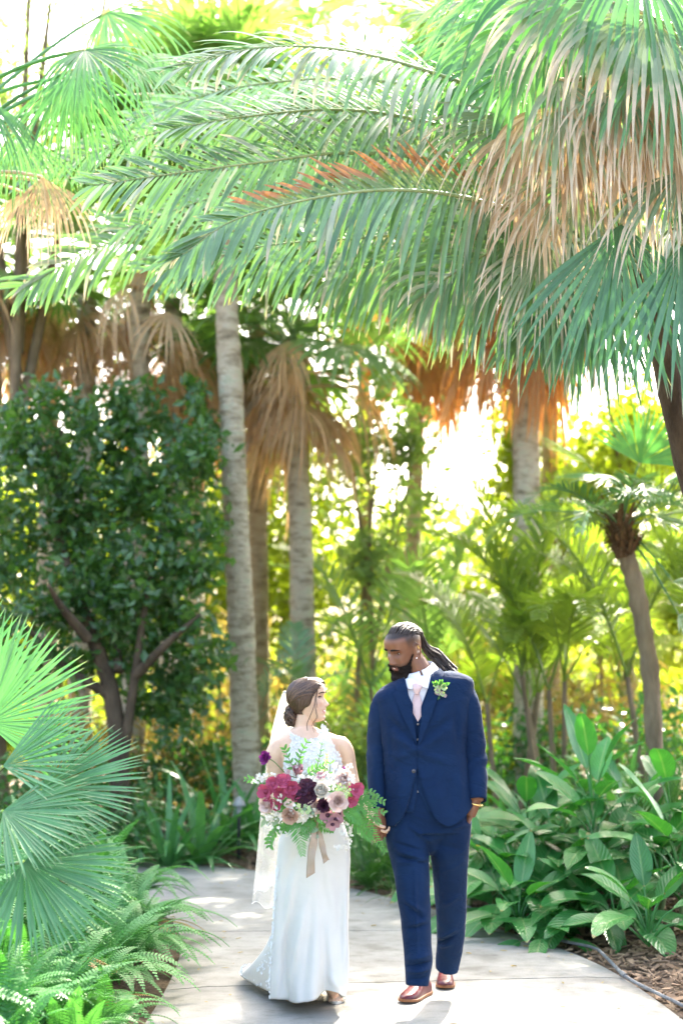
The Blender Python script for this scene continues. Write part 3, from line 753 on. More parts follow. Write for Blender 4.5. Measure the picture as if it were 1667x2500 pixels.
# ================================================================== FEATHER PALM ACROSS THE TOP
random.seed(12)
pb = on_ground(V((2.75, 8.6, 0))); pc = P(1575, 640, 7.6)
fp = thing('feather_palm', 'feather palm leaning in from the right, its long fronds arching across the top', 'palm tree', pb)
mb = MB(); trunk_tube(mb, [pb - V((0, 0, .1)), V((2.45, 8.2, 1.3)), V((1.95, 7.8, 2.7)), pc], 0.10, 0.075, 50, 0.1, 0.05); mb.build('trunk', M['bark_dark'], fp)
rest = MB()
hero_count = 0
def hero_frond(ctrl, n, L, W0, normal, grav, single, tipdry=False, rach=0.014, t0=0.14, pale=0.12, a0=75, a1=30, lift=0.1, upk=1.0, hang=0.75):
    global hero_count
    pts = [P(*c) for c in ctrl]
    fr = frond_frames(pts, n, normal)
    mb = MB(); mb.tube([f[0] for f in fr], [(lerp(rach * 1.4, rach * 0.18, (i / (n - 1)) ** 0.8)) for i in range(n)], 6)
    fo = mb.build('frond', M['rachis'], fp)
    for i in range(n):
        t = i / (n - 1); lp = len_prof(t, t0)
        if lp <= 0: continue
        p, tg, nn, sv = fr[i]
        for s in (-1, 1):
            a = R(lerp(a0, a1, t) + rnd(-9, 9))
            d = tg * math.cos(a) + sv * (s * math.sin(a)) + nn * (lift + rnd(-.18, .18))
            up = d.z > 0
            if not up: d = d + V((0, 0, -hang * (1 - 0.6 * t)))
            g = grav * rnd(0.5, 1.5)
            k = random.random()
            mat = M['phoenix']
            if k < pale: mat = M['phoenix_pale']; g *= 2.8
            if tipdry and up and 0.25 < t < 0.8: mat = M['phoenix_tip']; g *= 0.25
            ln = 1.22 * L * lp * rnd(0.8, 1.12) * (upk if up else 1.0); W = W0 * 1.2
            if single and hero_count < 300:
                m2 = MB(); m2.strip(p, d, nn, ln, W * rnd(.85, 1.15), 7, g, None, 0.35, random.random(), 0.5)
                m2.build('leaflet', mat, fo); hero_count += 1
            else:
                rest.cur = [M['phoenix'], M['phoenix_pale'], M['phoenix_tip']].index(mat)
                rest.strip(p, d, nn, ln, W * rnd(.85, 1.15), 7, g, None, 0.35, random.random(), 0.5)
NRM = V((0.05, -0.9, 0.45))
hero_frond([(1575, 650, 7.6), (1400, 570, 7.2), (1248, 512, 6.9), (1046, 468, 6.7), (834, 473, 6.6), (585, 532, 6.5), (447, 622, 6.45)], 92, 0.50, 0.0105, NRM, 2.2, True, True, upk=0.55)
hero_frond([(1575, 645, 7.6), (1300, 460, 7.3), (1050, 390, 7.1), (834, 374, 7.0), (638, 396, 6.9), (430, 423, 6.85), (230, 452, 6.8)], 98, 0.48, 0.0105, NRM, 1.6, True, upk=0.75)
UPN = V((0, -0.6, 0.8))
for (ct, n_, L_, W_, nr_, g_, kw) in [
    ([(1575, 640, 7.6), (1420, 340, 7.3), (1160, 215, 7.0), (880, 130, 6.8), (640, 116, 6.7), (425, 170, 6.6)], 86, 0.44, 0.011, UPN, 2.6, dict(pale=0.2)),
    ([(1575, 640, 7.6), (1300, 380, 7.4), (1050, 300, 7.2), (834, 268, 7.1), (600, 285, 7.1), (420, 315, 7.1)], 86, 0.42, 0.0105, V((0, -0.7, 0.7)), 2.0, {}),
    ([(1575, 660, 7.6), (1350, 600, 7.9), (1150, 560, 8.1), (900, 580, 8.2), (650, 600, 8.3), (400, 660, 8.3)], 90, 0.62, 0.0125, NRM, 2.4, dict(hang=0.9)),
    ([(1575, 660, 7.6), (1380, 620, 7.8), (1200, 600, 8.0), (1000, 620, 8.2), (800, 680, 8.4)], 80, 0.66, 0.0125, NRM, 2.6, dict(hang=0.9)),
    ([(1575, 650, 7.6), (1480, 400, 7.9), (1350, 200, 8.2), (1150, 60, 8.5), (930, 0, 8.7)], 76, 0.44, 0.012, UPN, 1.8, {}),
    ([(1575, 665, 7.6), (1450, 600, 7.2), (1330, 590, 7.0), (1190, 620, 6.95), (1060, 700, 6.95)], 74, 0.72, 0.010, NRM, 3.2, dict(pale=0.18, t0=0.2, hang=0.9)),
    ([(1575, 650, 7.6), (1640, 560, 7.3), (1720, 600, 7.1), (1800, 760, 7.0)], 50, 0.5, 0.011, NRM, 2.2, {}),
    ([(1575, 650, 7.6), (1500, 520, 7.5), (1380, 440, 7.4), (1200, 420, 7.6), (1000, 450, 7.9), (800, 520, 8.1)], 84, 0.50, 0.011, NRM, 2.2, dict(hang=0.7)),
    ([(1575, 650, 7.6), (1520, 350, 7.6), (1400, 150, 7.6), (1200, 20, 7.7), (1000, -40, 7.8)], 76, 0.46, 0.011, UPN, 2.2, dict(pale=0.2)),
    ([(1575, 665, 7.6), (1520, 640, 7.3), (1440, 650, 7.1), (1360, 720, 7.0), (1310, 800, 7.0)], 56, 0.62, 0.010, NRM, 3.2, dict(pale=0.15, t0=0.25, hang=0.9)),
    ([(1575, 655, 7.6), (1400, 480, 7.9), (1150, 400, 8.2), (850, 420, 8.4), (560, 470, 8.5), (300, 560, 8.6)], 90, 0.52, 0.012, NRM, 2.0, dict(hang=0.7)),
    ([(1575, 650, 7.6), (1200, 330, 8.2), (800, 260, 8.8), (400, 320, 9.2), (60, 430, 9.4)], 96, 0.52, 0.013, NRM, 2.2, dict(hang=0.8)),
    ([(1575, 660, 7.6), (1300, 560, 8.2), (1000, 530, 8.6), (600, 540, 8.8), (280, 590, 9.0), (60, 700, 9.0)], 98, 0.60, 0.013, NRM, 2.4, dict(hang=0.9)),
    ([(1575, 655, 7.6), (1300, 330, 8.0), (950, 200, 8.4), (600, 210, 8.7), (330, 290, 8.9)], 84, 0.48, 0.012, V((0, -0.75, 0.6)), 2.0, dict(hang=0.5))]:
    hero_frond(ct, n_, L_, W_, nr_, g_, False, **kw)
tag(rest.build('leaflets', [M['phoenix'], M['phoenix_pale'], M['phoenix_tip']], fp), kind='stuff')
mb = MB()
for k in range(40):
    a = rnd(0, 6.28); z = rnd(-0.35, 0.05); p = pc + V((math.cos(a) * .08, math.sin(a) * .08, z))
    mb.strip(p, V((math.cos(a) * .5, math.sin(a) * .5, 0.8)), V((math.cos(a), math.sin(a), 0)), rnd(.12, .25), 0.02, 3, 0.5, tint=random.random())
mb.build('leaf_base', M['fibre'], fp)

# ================================================================== FAN PALM, NEAR RIGHT
random.seed(14)
sb = on_ground(V((2.12, 6.75, 0))); stp = V((1.80, 6.75, 4.5))
sp_ = thing('cabbage_palm', 'near fan palm at the right edge with a shaggy tan and green skirt', 'palm tree', sb)
mb = MB(); trunk_tube(mb, [sb - V((0, 0, .1)), V((1.98, 6.75, 2.2)), stp], 0.19, 0.17, 60, 0.15, 0.06); mb.build('trunk', M['bark_dark'], sp_)
def near_leaf(px, py, d, axis, normal, Rr, mat, name='leaf', spread=200, nseg=38, split=0.4, grav=2.6, cone=0.2, sag=1.2, ragged=0.2, from_=None):
    hub = P(px, py, d)
    mb = MB(); petiole(mb, from_ or stp + V((rnd(-.1, .1), rnd(-.1, .1), rnd(-.3, .2))), hub, 0.018, 0.011, 0.1)
    fan_blade(mb, hub, axis, normal, Rr, nseg, R(spread), split, grav, cone, ragged, 9, sag)
    mb.build(name, mat, sp_)
# upper green fans
for (px, py, d, ax, Rr, mt) in [(1385, 70, 6.6, (-0.8, -0.3, -0.25), 0.95, 'fan'), (1300, 165, 6.9, (-1, 0.0, -0.1), 0.85, 'fan'), (1480, 5, 6.4, (-0.4, -0.5, -0.6), 0.95, 'fan_tan'), (1440, -60, 6.5, (-0.8, -0.2, -0.2), 1.0, 'fan'),
                                (1585, 40, 6.2, (0.0, -0.5, -0.8), 0.85, 'fan_tan'), (1300, -40, 7.0, (-0.9, 0.2, 0.0), 0.9, 'fan'), (1560, -80, 6.3, (-0.2, -0.5, -0.7), 0.9, 'fan'), (1210, 100, 7.3, (-1, 0.2, 0.1), 0.8, 'fan'),
                                (1660, 120, 6.2, (0.2, -0.4, -0.8), 0.85, 'fan'), (1350, 310, 7.0, (-0.8, 0, -0.6), 0.75, 'fan')]:
    near_leaf(px, py, d, V(ax) + V((0, 0, -0.5)), (0.15, -0.8, 0.5), Rr * 1.05, M[mt], spread=165, nseg=30, grav=4.0, sag=0.7, split=0.4)
# dead hanging fans
for (px, py, d, ax, Rr) in [(1345, 265, 6.6, (-0.3, -0.25, -1), 0.78), (1290, 330, 6.75, (-0.45, -0.1, -1), 0.72), (1440, 190, 6.4, (-0.1, -0.3, -1), 0.80), (1520, 170, 6.3, (0, -0.3, -1), 0.85), (1590, 190, 6.25, (0.1, -0.3, -1), 0.82),
                            (1640, 260, 6.3, (0.1, -0.2, -1), 0.8), (1400, 330, 6.55, (-0.2, -0.2, -1), 0.80), (1320, 480, 6.7, (-0.25, -0.1, -1), 0.72), (1270, 420, 6.85, (-0.3, 0, -1), 0.78), (1480, 300, 6.7, (-0.1, 0, -1), 0.8), (1560, 330, 6.6, (0, -.1, -1), 0.75)]:
    near_leaf(px, py, d, ax, (0.1, -0.95, 0.25), Rr, M['dead'], 'dead_leaf', spread=110, nseg=19, split=0.34, grav=4.2, cone=0.25, sag=0.3, ragged=0.4)
for (px, py, d, ax, Rr) in [(1250, 300, 6.8, (-0.8, -.1, -0.7), 0.7), (1420, 420, 6.6, (-0.4, -0.2, -1), 0.8), (1330, 600, 6.75, (-0.2, -0.1, -1), 0.65), (1660, 420, 6.3, (0, -.3, -1), .8)]:
    near_leaf(px, py, d, ax, (0.1, -0.95, 0.25), Rr, M['fan_tan'], 'leaf', spread=130, nseg=30, split=0.36, grav=3.2, cone=0.22, sag=0.6, ragged=0.3)
for k in range(12):
    px = rnd(1300, 1660); py = rnd(30, 330) + max(0, 1450 - px) * .35
    near_leaf(px, py, rnd(6.2, 6.6), (rnd(-.4, .1), -.35, -1), (0.1, -0.95, 0.25), rnd(.6, .85), M['fan_tan'] if k % 2 else M['dead'], 'leaf' if k % 2 else 'dead_leaf', spread=95, nseg=15, split=0.32, grav=4.4, cone=0.3, sag=0.3, ragged=0.45)
# big lower green fans
near_leaf(1515, 548, 6.35, (-0.05, -0.12, -1), (0.05, -1, -0.05), 0.92, M['fan_low'], spread=100, nseg=28, split=0.5, grav=1.6, cone=0.10, sag=1.5, ragged=0.1)
near_leaf(1665, 600, 6.3, (0.1, -0.2, -1), (0.1, -1, -0.05), 0.88, M['fan_low'], spread=95, nseg=26, split=0.5, grav=1.8, cone=0.10, sag=1.5, ragged=0.1)
near_leaf(1440, 640, 6.9, (-0.15, 0.0, -1), (0.05, -1, -0.05), 0.85, M['fan_low'], spread=85, nseg=22, split=0.5, grav=1.8, cone=0.10, sag=1.5)

# ================================================================== FAN PALM REACHING IN AT UPPER LEFT
random.seed(15)
lb = on_ground(V((-3.1, 8.6, 0))); ltop = V((-2.75, 8.4, 4.75))
lp_ = thing('fan_palm', 'fan palm out of frame at left, its green leaves on long stalks at upper left', 'palm tree', lb)
mb = MB(); trunk_tube(mb, [lb - V((0, 0, .1)), V((-2.95, 8.5, 2.4)), ltop], 0.15, 0.14, 50, 0.1, 0.04); mb.build('trunk', M['bark'], lp_)
for (px, py, d, ax, Rr, nr, sp2, gr) in [(208, 122, 8.0, (0.6, -0.2, -0.6), 0.70, (0.1, -0.7, 0.6), 170, 3.6), (190, 165, 8.3, (0.2, -0.2, -0.95), 0.85, (0.2, -0.9, 0.3), 110, 2.6), (170, 190, 8.5, (0.0, 0, -1), 0.85, (0.2, -0.9, 0.3), 110, 2.6),
                                  (330, 150, 9.4, (0.8, 0.2, -0.5), 0.8, (0, -0.7, 0.6), 150, 3.6), (40, 330, 8.8, (0.3, 0, -0.95), 0.75, (0.2, -0.9, 0.3), 100, 3.0), (-30, 240, 8.2, (0.1, -0.2, -1), 0.8, (0.3, -0.9, 0.3), 100, 2.8), (260, 30, 9.4, (0.6, 0, -0.5), 0.8, (0, -.8, .5), 150, 3.6), (380, 230, 10, (0.5, 0, -0.9), 0.75, (0, -.8, .5), 120, 3.6)]:
    mb = MB(); hub = P(px, py, d)
    petiole(mb, ltop + V((0, 0, rnd(-.3, .1))), hub, 0.017, 0.010, 0.12)
    fan_blade(mb, hub, ax, nr, Rr, 28, R(sp2), 0.33, gr, 0.2, 0.2, 9, 0.8)
    mb.build('leaf', M['fan'], lp_)

for (px, py, d, ax, Rr) in [(105, 432, 8.7, (0.1, 0, -1), 0.62), (130, 450, 9.0, (0.35, 0, -1), 0.70), (60, 470, 9.0, (-0.1, 0, -1), 0.6)]:
    mb = MB(); hub = P(px, py, d); petiole(mb, ltop + V((0, 0, -0.3)), hub, 0.017, 0.010, 0.12)
    fan_blade(mb, hub, ax, (0.1, -.95, .25), Rr, 18, R(95), 0.36, 4.2, 0.25, 0.5, 9, 0.4, .95, .6)
    mb.build('dead_leaf', M['dead'], lp_)
# ================================================================== LOWER PALMS AND UNDERSTOREY
random.seed(31)
# small slender palm with fibrous head, right
b0 = on_ground(P(1600, 1900, 11.2)); hd = P(1516, 1290, 11.2)
sp2 = thing('dwarf_palm', 'small palm with a brown fibrous head on a curved trunk at right', 'palm tree', b0)
mb = MB(); trunk_tube(mb, [b0, P(1590, 1700, 11.2), P(1560, 1480, 11.2), P(1530, 1360, 11.2), hd], 0.065, 0.07, 50, 0.15, 0.1); mb.build('trunk', M['bark'], sp2)
mb = MB(); hp = [P(1524, 1362, 11.2), P(1518, 1320, 11.2), P(1515, 1285, 11.2), P(1512, 1250, 11.2)]
mb.tube(hp, [0.070, 0.092, 0.09, 0.045], 12)
for k in range(70):
    a = rnd(0, 6.28); p = hp[0].lerp(hp[3], random.random()) + V((math.cos(a) * .07, math.sin(a) * .07, 0))
    mb.strip(p, V((math.cos(a) * .55, math.sin(a) * .55, 0.8)), V((math.cos(a), math.sin(a), 0)), rnd(.10, .24), 0.016, 4, 1.5, tint=random.random())
for k in range(160):
    a = rnd(0, 6.28); p = hp[1].lerp(hp[2], random.random()) + V((math.cos(a) * .085, math.sin(a) * .085, rnd(-.12, .05)))
    mb.strip(p, V((math.cos(a), math.sin(a), -0.3)), V((0, 0, 1)), rnd(.06, .14), 0.008, 3, 3, tint=random.random())
mb.build('fibre_head', M['fibre'], sp2)
for (px, py, ax, Rr, mt) in [(1500, 1165, (-1, -0.2, -0.12), 0.42, 'fan'), (1430, 1130, (-1, 0.2, 0.5), 0.40, 'areca'), (1560, 1130, (0.3, -0.3, 1), 0.45, 'fan'), (1620, 1180, (1, -0.2, 0.3), 0.45, 'fan'), (1600, 1260, (0.9, -0.3, -0.5), 0.42, 'fan'), (1440, 1250, (-0.8, -0.3, -0.5), 0.36, 'areca'), (1540, 1190, (0.2, -.8, -.4), 0.4, 'fan'), (1640, 1420, (1, -.2, -.2), .5, 'fan'), (1655, 1500, (0.8, -.3, -.6), .5, 'fan')]:
    mb = MB(); hub = P(px, py, 11.1); petiole(mb, hd, hub, 0.011, 0.007, 0.05)
    fan_blade(mb, hub, ax, V((0.1, -0.25, 0.95)) if abs(ax[0]) > .6 else V((0.2, -0.9, 0.3)), Rr * 1.25, 26, R(150), 0.5, 1.2, 0.12, 0.1, 6)
    mb.build('leaf', M[mt], sp2)

# feathery clump palms (local frond shared between them)
def frond_template(L, W, n, elev, bend, ll, mat, grav=1.6, name='frond', rach=0.012, t0=0.2, N_=4):
    mb = MB(); pts = []
    e = R(elev); p = V((0, 0, 0))
    for i in range(9):
        t = i / 8; a = e - R(bend) * t * t
        pts.append(p.copy()); p = p + V((math.cos(a), 0, math.sin(a))) * (L / 8)
    feather_joined(mb, pts, V((-0.4, 0.0, 1)), n, ll, W, grav, 65, 30, t0, 0.25, N_, rach)
    return mb.mesh(name, mat)
AR = [frond_template(1.7, 0.013, 40, e, b_, 0.38, M['areca'], 1.8, t0=0.25) for (e, b_) in [(82, 40), (72, 75), (60, 95), (45, 100)]]
ARP = [frond_template(1.7, 0.014, 40, e, b_, 0.40, M['plume'], 1.8, t0=0.25) for (e, b_) in [(82, 40), (72, 75), (60, 95), (45, 100)]]
ARG = [frond_template(1.7, 0.014, 40, e, b_, 0.40, M['phoenix'], 1.8, t0=0.25) for (e, b_) in [(82, 40), (72, 75), (60, 95), (45, 100)]]
def clump_palm(label, px, d, z0, n, scale, temps, stems=4, cat='palm', name='clump_palm', spread=0.25, az=None):
    b = on_ground(P(px, 1950, d)); t = thing(name, label, cat, b, 'feathery clump palms in the beds')
    tops = []
    for k in range(stems):
        a = rnd(0, 6.28); f = V((math.cos(a), math.sin(a), 0)) * spread
        tp = f * 1.5 + V((0, 0, z0 * rnd(.8, 1.1)))
        mb = MB(); mb.tube(catmull([b + f * .3, b + f + V((0, 0, z0 * .4)), b + tp], 8), [0.035, .034, .03, .03, .028, .028, .026, .024], 7); mb.build('stem', M['bark'], t)
        tops.append(tp)
    for k in range(n):
        a = k * 2.39996 + rnd(-.3, .3) if az is None else az + rnd(-1.0, 1.0)
        obj('frond', temps[k % len(temps)], t, Matrix.Translation(tops[k % stems]) @ Matrix.Rotation(a, 4, 'Z') @ Matrix.Scale(scale * rnd(.8, 1.15), 4))
    return t
clump_palm('yellow-green feathery palm clump just right of the straight grey trunk', 1370, 14.2, 1.5, 18, 1.15, AR)
clump_palm('feathery palm clump in front of the straight grey trunk', 1230, 14.4, 1.5, 12, 1.0, AR)
clump_palm('green feathery palm at the right edge behind the small palm', 1640, 13.2, 1.6, 18, 1.15, AR)
clump_palm('tall plume-like feathery palm rising behind the groom', 985, 16.5, 1.5, 11, 1.3, ARP, 2)
clump_palm('feathery palm between the bride and the groom', 880, 18.0, 0.5, 12, 1.1, AR + ARG[:2], 3)
clump_palm('young feather palm between the trio of trunks', 690, 15.3, 1.25, 9, 0.65, ARG[1:], 2)
clump_palm('feathery palm low behind the groom’s shoulder', 1180, 18.0, 0.7, 14, 1.3, AR, 3)
clump_palm('sunlit feathery palm far back at right', 1480, 18.0, 1.6, 16, 1.3, AR, 3)

for k in range(9):
    obj('frond', ARG[2 + k % 2], sp2, Matrix.Translation(hd - b0) @ Matrix.Rotation(-1.57 + (k - 4) * .55, 4, 'Z') @ Matrix.Rotation(R(25), 4, 'Y') @ Matrix.Scale(rnd(.5, .7), 4))
# ---- strappy lilies
def strap_template(n, L, W, mat):
    t = bpy.data.objects.new('tmp', None); leaves = []
    for k in range(n):
        mb = MB(); a = k * 2.39996; e = R(lerp(80, 12, (k / n) ** 0.8) + rnd(-6, 6))
        d = V((math.cos(a) * math.cos(e), math.sin(a) * math.cos(e), math.sin(e)))
        nn = V((-math.cos(a) * math.sin(e), -math.sin(a) * math.sin(e), math.cos(e)))
        mb.strip(V((math.cos(a), math.sin(a), 0)) * 0.03, d, nn, L * rnd(.75, 1.1), W * rnd(.8, 1.1), 9, rnd(1.8, 3.6) / L * 0.8, lambda t: 0.55 + 0.45 * math.sin(math.pi * min(1, t * 1.3)) if t < .5 else max(0.04, (1 - t) / .5) ** 0.6, 0.35, random.random(), 0.9)
        leaves.append(mb.mesh('leaf', mat))
    return leaves
ST = [strap_template(26, 0.85, 0.033, M['strap']), strap_template(30, 0.75, 0.028, M['strap']), strap_template(24, 0.95, 0.036, M['strap'])]
SG = [strap_template(34, 0.55, 0.012, M['shrub']), strap_template(36, 0.6, 0.010, M['shrub'])]
def strap_plant(label, x, y, s, temps, k, name='strap_lily', cat='lily', group='strappy lilies in the beds'):
    b = V((x, y, gz(x, y))); t = thing(name, label, cat, b, group)
    for me in temps[k % len(temps)]:
        obj('leaf', me, t, Matrix.Rotation(k * 1.7, 4, 'Z') @ Matrix.Scale(s, 4))
    return t
def gx_(px, d): return P(px, 1900, d).x
k = 0
for (px, d, s, lab) in [(492, 13.3, 1.3, 'big pale strappy lily at the far path edge left of the bride'), (415, 13.0, 1.15, 'strappy lily behind the fern bank at left'), (560, 14.0, 1.15, 'strappy lily in front of the lichen-grey trunk'),
                        (625, 14.1, 1.1, 'strappy lily just behind the veil'), (345, 13.6, 0.9, 'strappy lily under the dark tree'), (680, 14.6, 0.9, 'strappy lily hidden behind the bride'), (700, 13.4, .7, 'low strappy lily behind the bouquet'),
                        (880, 13.2, 0.9, 'strappy lily seen between the couple'), (930, 14.2, 1.0, 'taller strappy lily seen behind the groom’s arm'), (820, 14.5, 1.0, 'strappy lily behind the bride’s shoulder')]:
    strap_plant(lab, gx_(px, d), d, s, ST, k); k += 1
RB = [(1230, 11.4, 1.0, 'strappy lily right of the groom’s elbow'), (1300, 11.9, 1.1, 'strappy lily below the straight grey trunk'), (1370, 11.3, 1.1, 'strappy lily in the middle of the right bed'), (1440, 12.0, 1.15, 'tall strappy lily right of the grey trunk'),
      (1510, 11.5, 1.1, 'strappy lily below the small palm'), (1590, 12.1, 1.15, 'strappy lily beside the small palm trunk'), (1650, 11.4, 1.1, 'strappy lily at the right edge of the bed'), (1180, 12.2, 1.0, 'strappy lily behind the groom’s sleeve'), (1420, 10.8, .9, 'lower strappy lily in front of the tall ones'), (1250, 10.6, 0.85, 'lower strappy lily beside the groom’s hip'), (1560, 10.7, 1.0, 'strappy lily in front of the small palm')]
for (px, d, s, lab) in RB:
    strap_plant(lab, gx_(px, d), d, s, ST, k); k += 1
for (px, d, s, lab) in [(905, 11.9, 1.2, 'dark grassy tuft at the path edge between the couple'), (965, 11.5, 1.15, 'dark grassy tuft behind the groom’s leg'), (860, 12.3, 1.15, 'dark grassy tuft beside the bride’s hip'), (1035, 10.9, 1.0, 'dark grassy tuft seen between the groom’s legs'), (1090, 11.2, 1.2, 'dark grassy tuft behind the groom’s knee'), (930, 12.8, 1.3, 'tall dark grassy tuft behind the joined hands')]:
    strap_plant(lab, gx_(px, d), d, s, SG, k, 'grass_tuft', 'grass', 'dark grassy tufts along the path'); k += 1
CT = [frond_template(0.8, 0.006, 34, e, b_, 0.13, M['shrub'], 0.5, rach=0.005, t0=0.12, N_=2) for (e, b_) in [(80, 30), (62, 50), (45, 60), (30, 50)]]
for (px, d, s, lab) in [(1600, 10.3, 1.15, 'dark fine-leaved cycad at the right edge'), (1500, 10.6, 1.0, 'dark fine-leaved cycad among the broad leaves'), (1665, 10.9, 1.2, 'dark fine-leaved cycad half out of the frame'), (900, 11.6, .75, 'low fine-leaved cycad by the bride’s hip'), (960, 12.1, .85, 'fine-leaved cycad behind the groom’s hand'), (1405, 10.9, .8, 'fine-leaved cycad deep in the right bed')]:
    x = gx_(px, d); b = V((x, d, gz(x, d))); t = thing('cycad', lab, 'cycad', b, 'dark fine-leaved cycads')
    for q in range(20): obj('frond', CT[q % 4], t, Matrix.Rotation(q * 2.39996, 4, 'Z') @ Matrix.Scale(s * rnd(.8, 1.1), 4))

# ---- broad-leaved plants, right bed
random.seed(33)
bprof = lambda t: max(0.03, math.sin(math.pi * min(1, t ** 0.85 * 0.97 + 0.03)) ** 0.75)
def broad_leaf_obj(t, base, tip, L, W, face, mat=None, stalk=0.007, name='leaf', curl=0.0, grav=1.2):
    """stalk from base to tip, blade continuing beyond"""
    mb = MB(); base = V(base); tip = V(tip)
    mid = base.lerp(tip, .55) + V((0, 0, 0.12 * (tip - base).length))
    c = catmull([base, mid, tip], 7); mb.tube(c, [lerp(stalk * 1.4, stalk * .7, i / 6) for i in range(7)], 5, cap=False, tint=0.8)
    d = (c[-1] - c[-2]).normalized(); d = (d + V((0, 0, -0.25))).normalized()
    mb.strip(c[-1], d, face, L, W, 11, grav / max(.2, L) * 0.5, bprof, 0.28, random.random(), 0.8, curl, 0.06)
    mb.build(name, mat or M['broad'], t)
def broad_plant(label, px, py_base, d, n, stem_h, L, W, reach, cat='plant', az0=0, up=0.6):
    b = on_ground(P(px, py_base, d)); t = thing('broadleaf_plant', label, cat, b, 'broad-leaved plants in the right bed')
    if stem_h > 0.15:
        mb = MB(); mb.tube(catmull([b, b + V((0.03, 0, stem_h * .5)), b + V((0, 0, stem_h))], 6), [0.02, .019, .018, .016, .014, .012], 7); mb.build('stem', M['rachis'], t)
    for k in range(n):
        a = az0 + k * 2.39996 + rnd(-.3, .3); u = k / max(1, n - 1)
        h0 = stem_h * lerp(0.35, 1.0, u)
        o = V((math.cos(a), math.sin(a) - 0.25, 0))
        rr = reach * lerp(1.0, 0.35, u) * rnd(.8, 1.15)
        bs = b + V((0, 0, h0)); tp = bs + o * rr + V((0, 0, up * lerp(.45, 1.0, u) * reach * rnd(.8, 1.2)))
        fc = V((-o.x * 0.5, -o.y * 0.5 - 0.25, 1)).normalized()
        broad_leaf_obj(t, bs, tp, L * 1.12 * rnd(.75, 1.15), W * 1.18 * rnd(.8, 1.15), fc, grav=rnd(.7, 2.2))
    return t
broad_plant('broad-leaved plant with drooping glossy leaves over the path edge', 1265, 2255, 9.3, 13, 0.12, 0.36, 0.062, 0.24, up=0.9)
broad_plant('broad-leaved plant with upright paddle leaves beside the groom’s knee', 1195, 2190, 9.9, 12, 0.35, 0.36, 0.065, 0.24, az0=1, up=0.8)
broad_plant('tall broad-leaved plant with pale upright leaves in the right bed', 1450, 2190, 9.8, 15, 0.75, 0.42, 0.065, 0.24, az0=2, up=1.3)
broad_plant('broad-leaved plant with large dark leaves at the lower right corner', 1580, 2270, 8.7, 12, 0.10, 0.36, 0.070, 0.24, az0=0.5, up=1.0)
broad_plant('broad-leaved plant at the right edge above the mulch', 1660, 2230, 9.3, 13, 0.35, 0.38, 0.072, 0.28, az0=1.4, up=0.9)
broad_plant('broad-leaved plant with pale arching leaves right of the groom’s pocket', 1290, 2190, 10.4, 14, 0.5, 0.42, 0.062, 0.28, az0=3, up=1.0)
broad_plant('broad-leaved plant in the shade behind the drooping one', 1370, 2200, 9.9, 12, 0.25, 0.34, 0.060, 0.25, az0=4, up=0.8)
broad_plant('broad-leaved plant tucked below the tall one', 1460, 2225, 9.3, 9, 0.12, 0.30, 0.052, 0.22, az0=5, up=0.7)
broad_plant('broad-leaved plant at the groom’s trouser leg', 1140, 2180, 10.4, 12, 0.30, 0.34, 0.06, 0.22, az0=.8, up=0.9)
broad_plant('broad-leaved plant deep in the right bed', 1540, 2160, 10.2, 14, 0.5, 0.40, 0.062, 0.28, az0=2.2, up=0.9)
broad_plant('broad-leaved plant behind the right-edge one', 1640, 2150, 10.0, 12, 0.55, 0.40, 0.066, 0.28, az0=2.9, up=0.9)
broad_plant('low broad-leaved plant at the path edge below the drooping one', 1330, 2262, 9.0, 8, 0.05, 0.30, 0.05, 0.18, az0=3.4, up=0.5)

for (px, pyb, d, n, sh_, L, W, rc, az, up, lab) in [
    (1225, 2230, 9.6, 12, .10, .40, .080, .26, .3, .55, 'broad-leaved plant with flat leaves at the groom’s shin'), (1310, 2230, 9.6, 12, .22, .40, .078, .28, 1.1, .6, 'broad-leaved plant in the front row, second from the groom'), (1400, 2240, 9.4, 11, .10, .38, .076, .26, 2.0, .55, 'broad-leaved plant in the front row above the hose'),
    (1500, 2250, 9.1, 11, .14, .38, .078, .26, 2.7, .6, 'broad-leaved plant in the front row near the mulch'), (1240, 2200, 10.2, 13, .40, .42, .078, .30, 3.3, .6, 'broad-leaved plant in the second row by the groom’s thigh'), (1350, 2180, 10.2, 13, .45, .44, .080, .30, 4.1, .65, 'broad-leaved plant in the second row, middle'),
    (1500, 2180, 9.8, 12, .35, .42, .080, .30, 4.9, .6, 'broad-leaved plant in the second row below the cycads'), (1610, 2200, 9.6, 12, .28, .42, .082, .30, 5.6, .6, 'broad-leaved plant in the second row at the right'), (1175, 2170, 10.8, 12, .40, .40, .074, .28, .9, .6, 'broad-leaved plant behind the groom’s trouser leg'), (1420, 2150, 10.7, 13, .60, .44, .080, .30, 1.9, .7, 'broad-leaved plant in the third row, with tall leaves')]:
    broad_plant(lab, px, pyb, d, n, sh_, L, W, rc, az0=az, up=up)
# ---- dark shrubs filling behind
def shrub(label, px, d, rx, rz, n, seed, mat=None, size=0.09):
    x = gx_(px, d); b = V((x, d, gz(x, d))); t = thing('shrub', label, 'shrub', b, 'leafy shrubs behind the beds')
    mb = MB()
    for q in range(6):
        a = rnd(0, 6.28); mb.tube(catmull([b, b + V((math.cos(a) * rx * .3, math.sin(a) * .2, rz * .6)), b + V((math.cos(a) * rx * .7, math.sin(a) * .4, rz * 1.5))], 7), [.02, .018, .016, .013, .01, .008, .005], 6)
    mb.build('stem', M['bark'], t)
    crown(t, [((b.x, b.y, b.z + rz), rx, 0.6, rz, n, 24)], size, 0.27, mat or M['shrub'], 0, seed)
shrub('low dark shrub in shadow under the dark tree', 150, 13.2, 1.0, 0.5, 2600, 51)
shrub('dark shrub behind the strappy lilies left of the bride', 470, 15.2, 0.9, 0.45, 2400, 52)
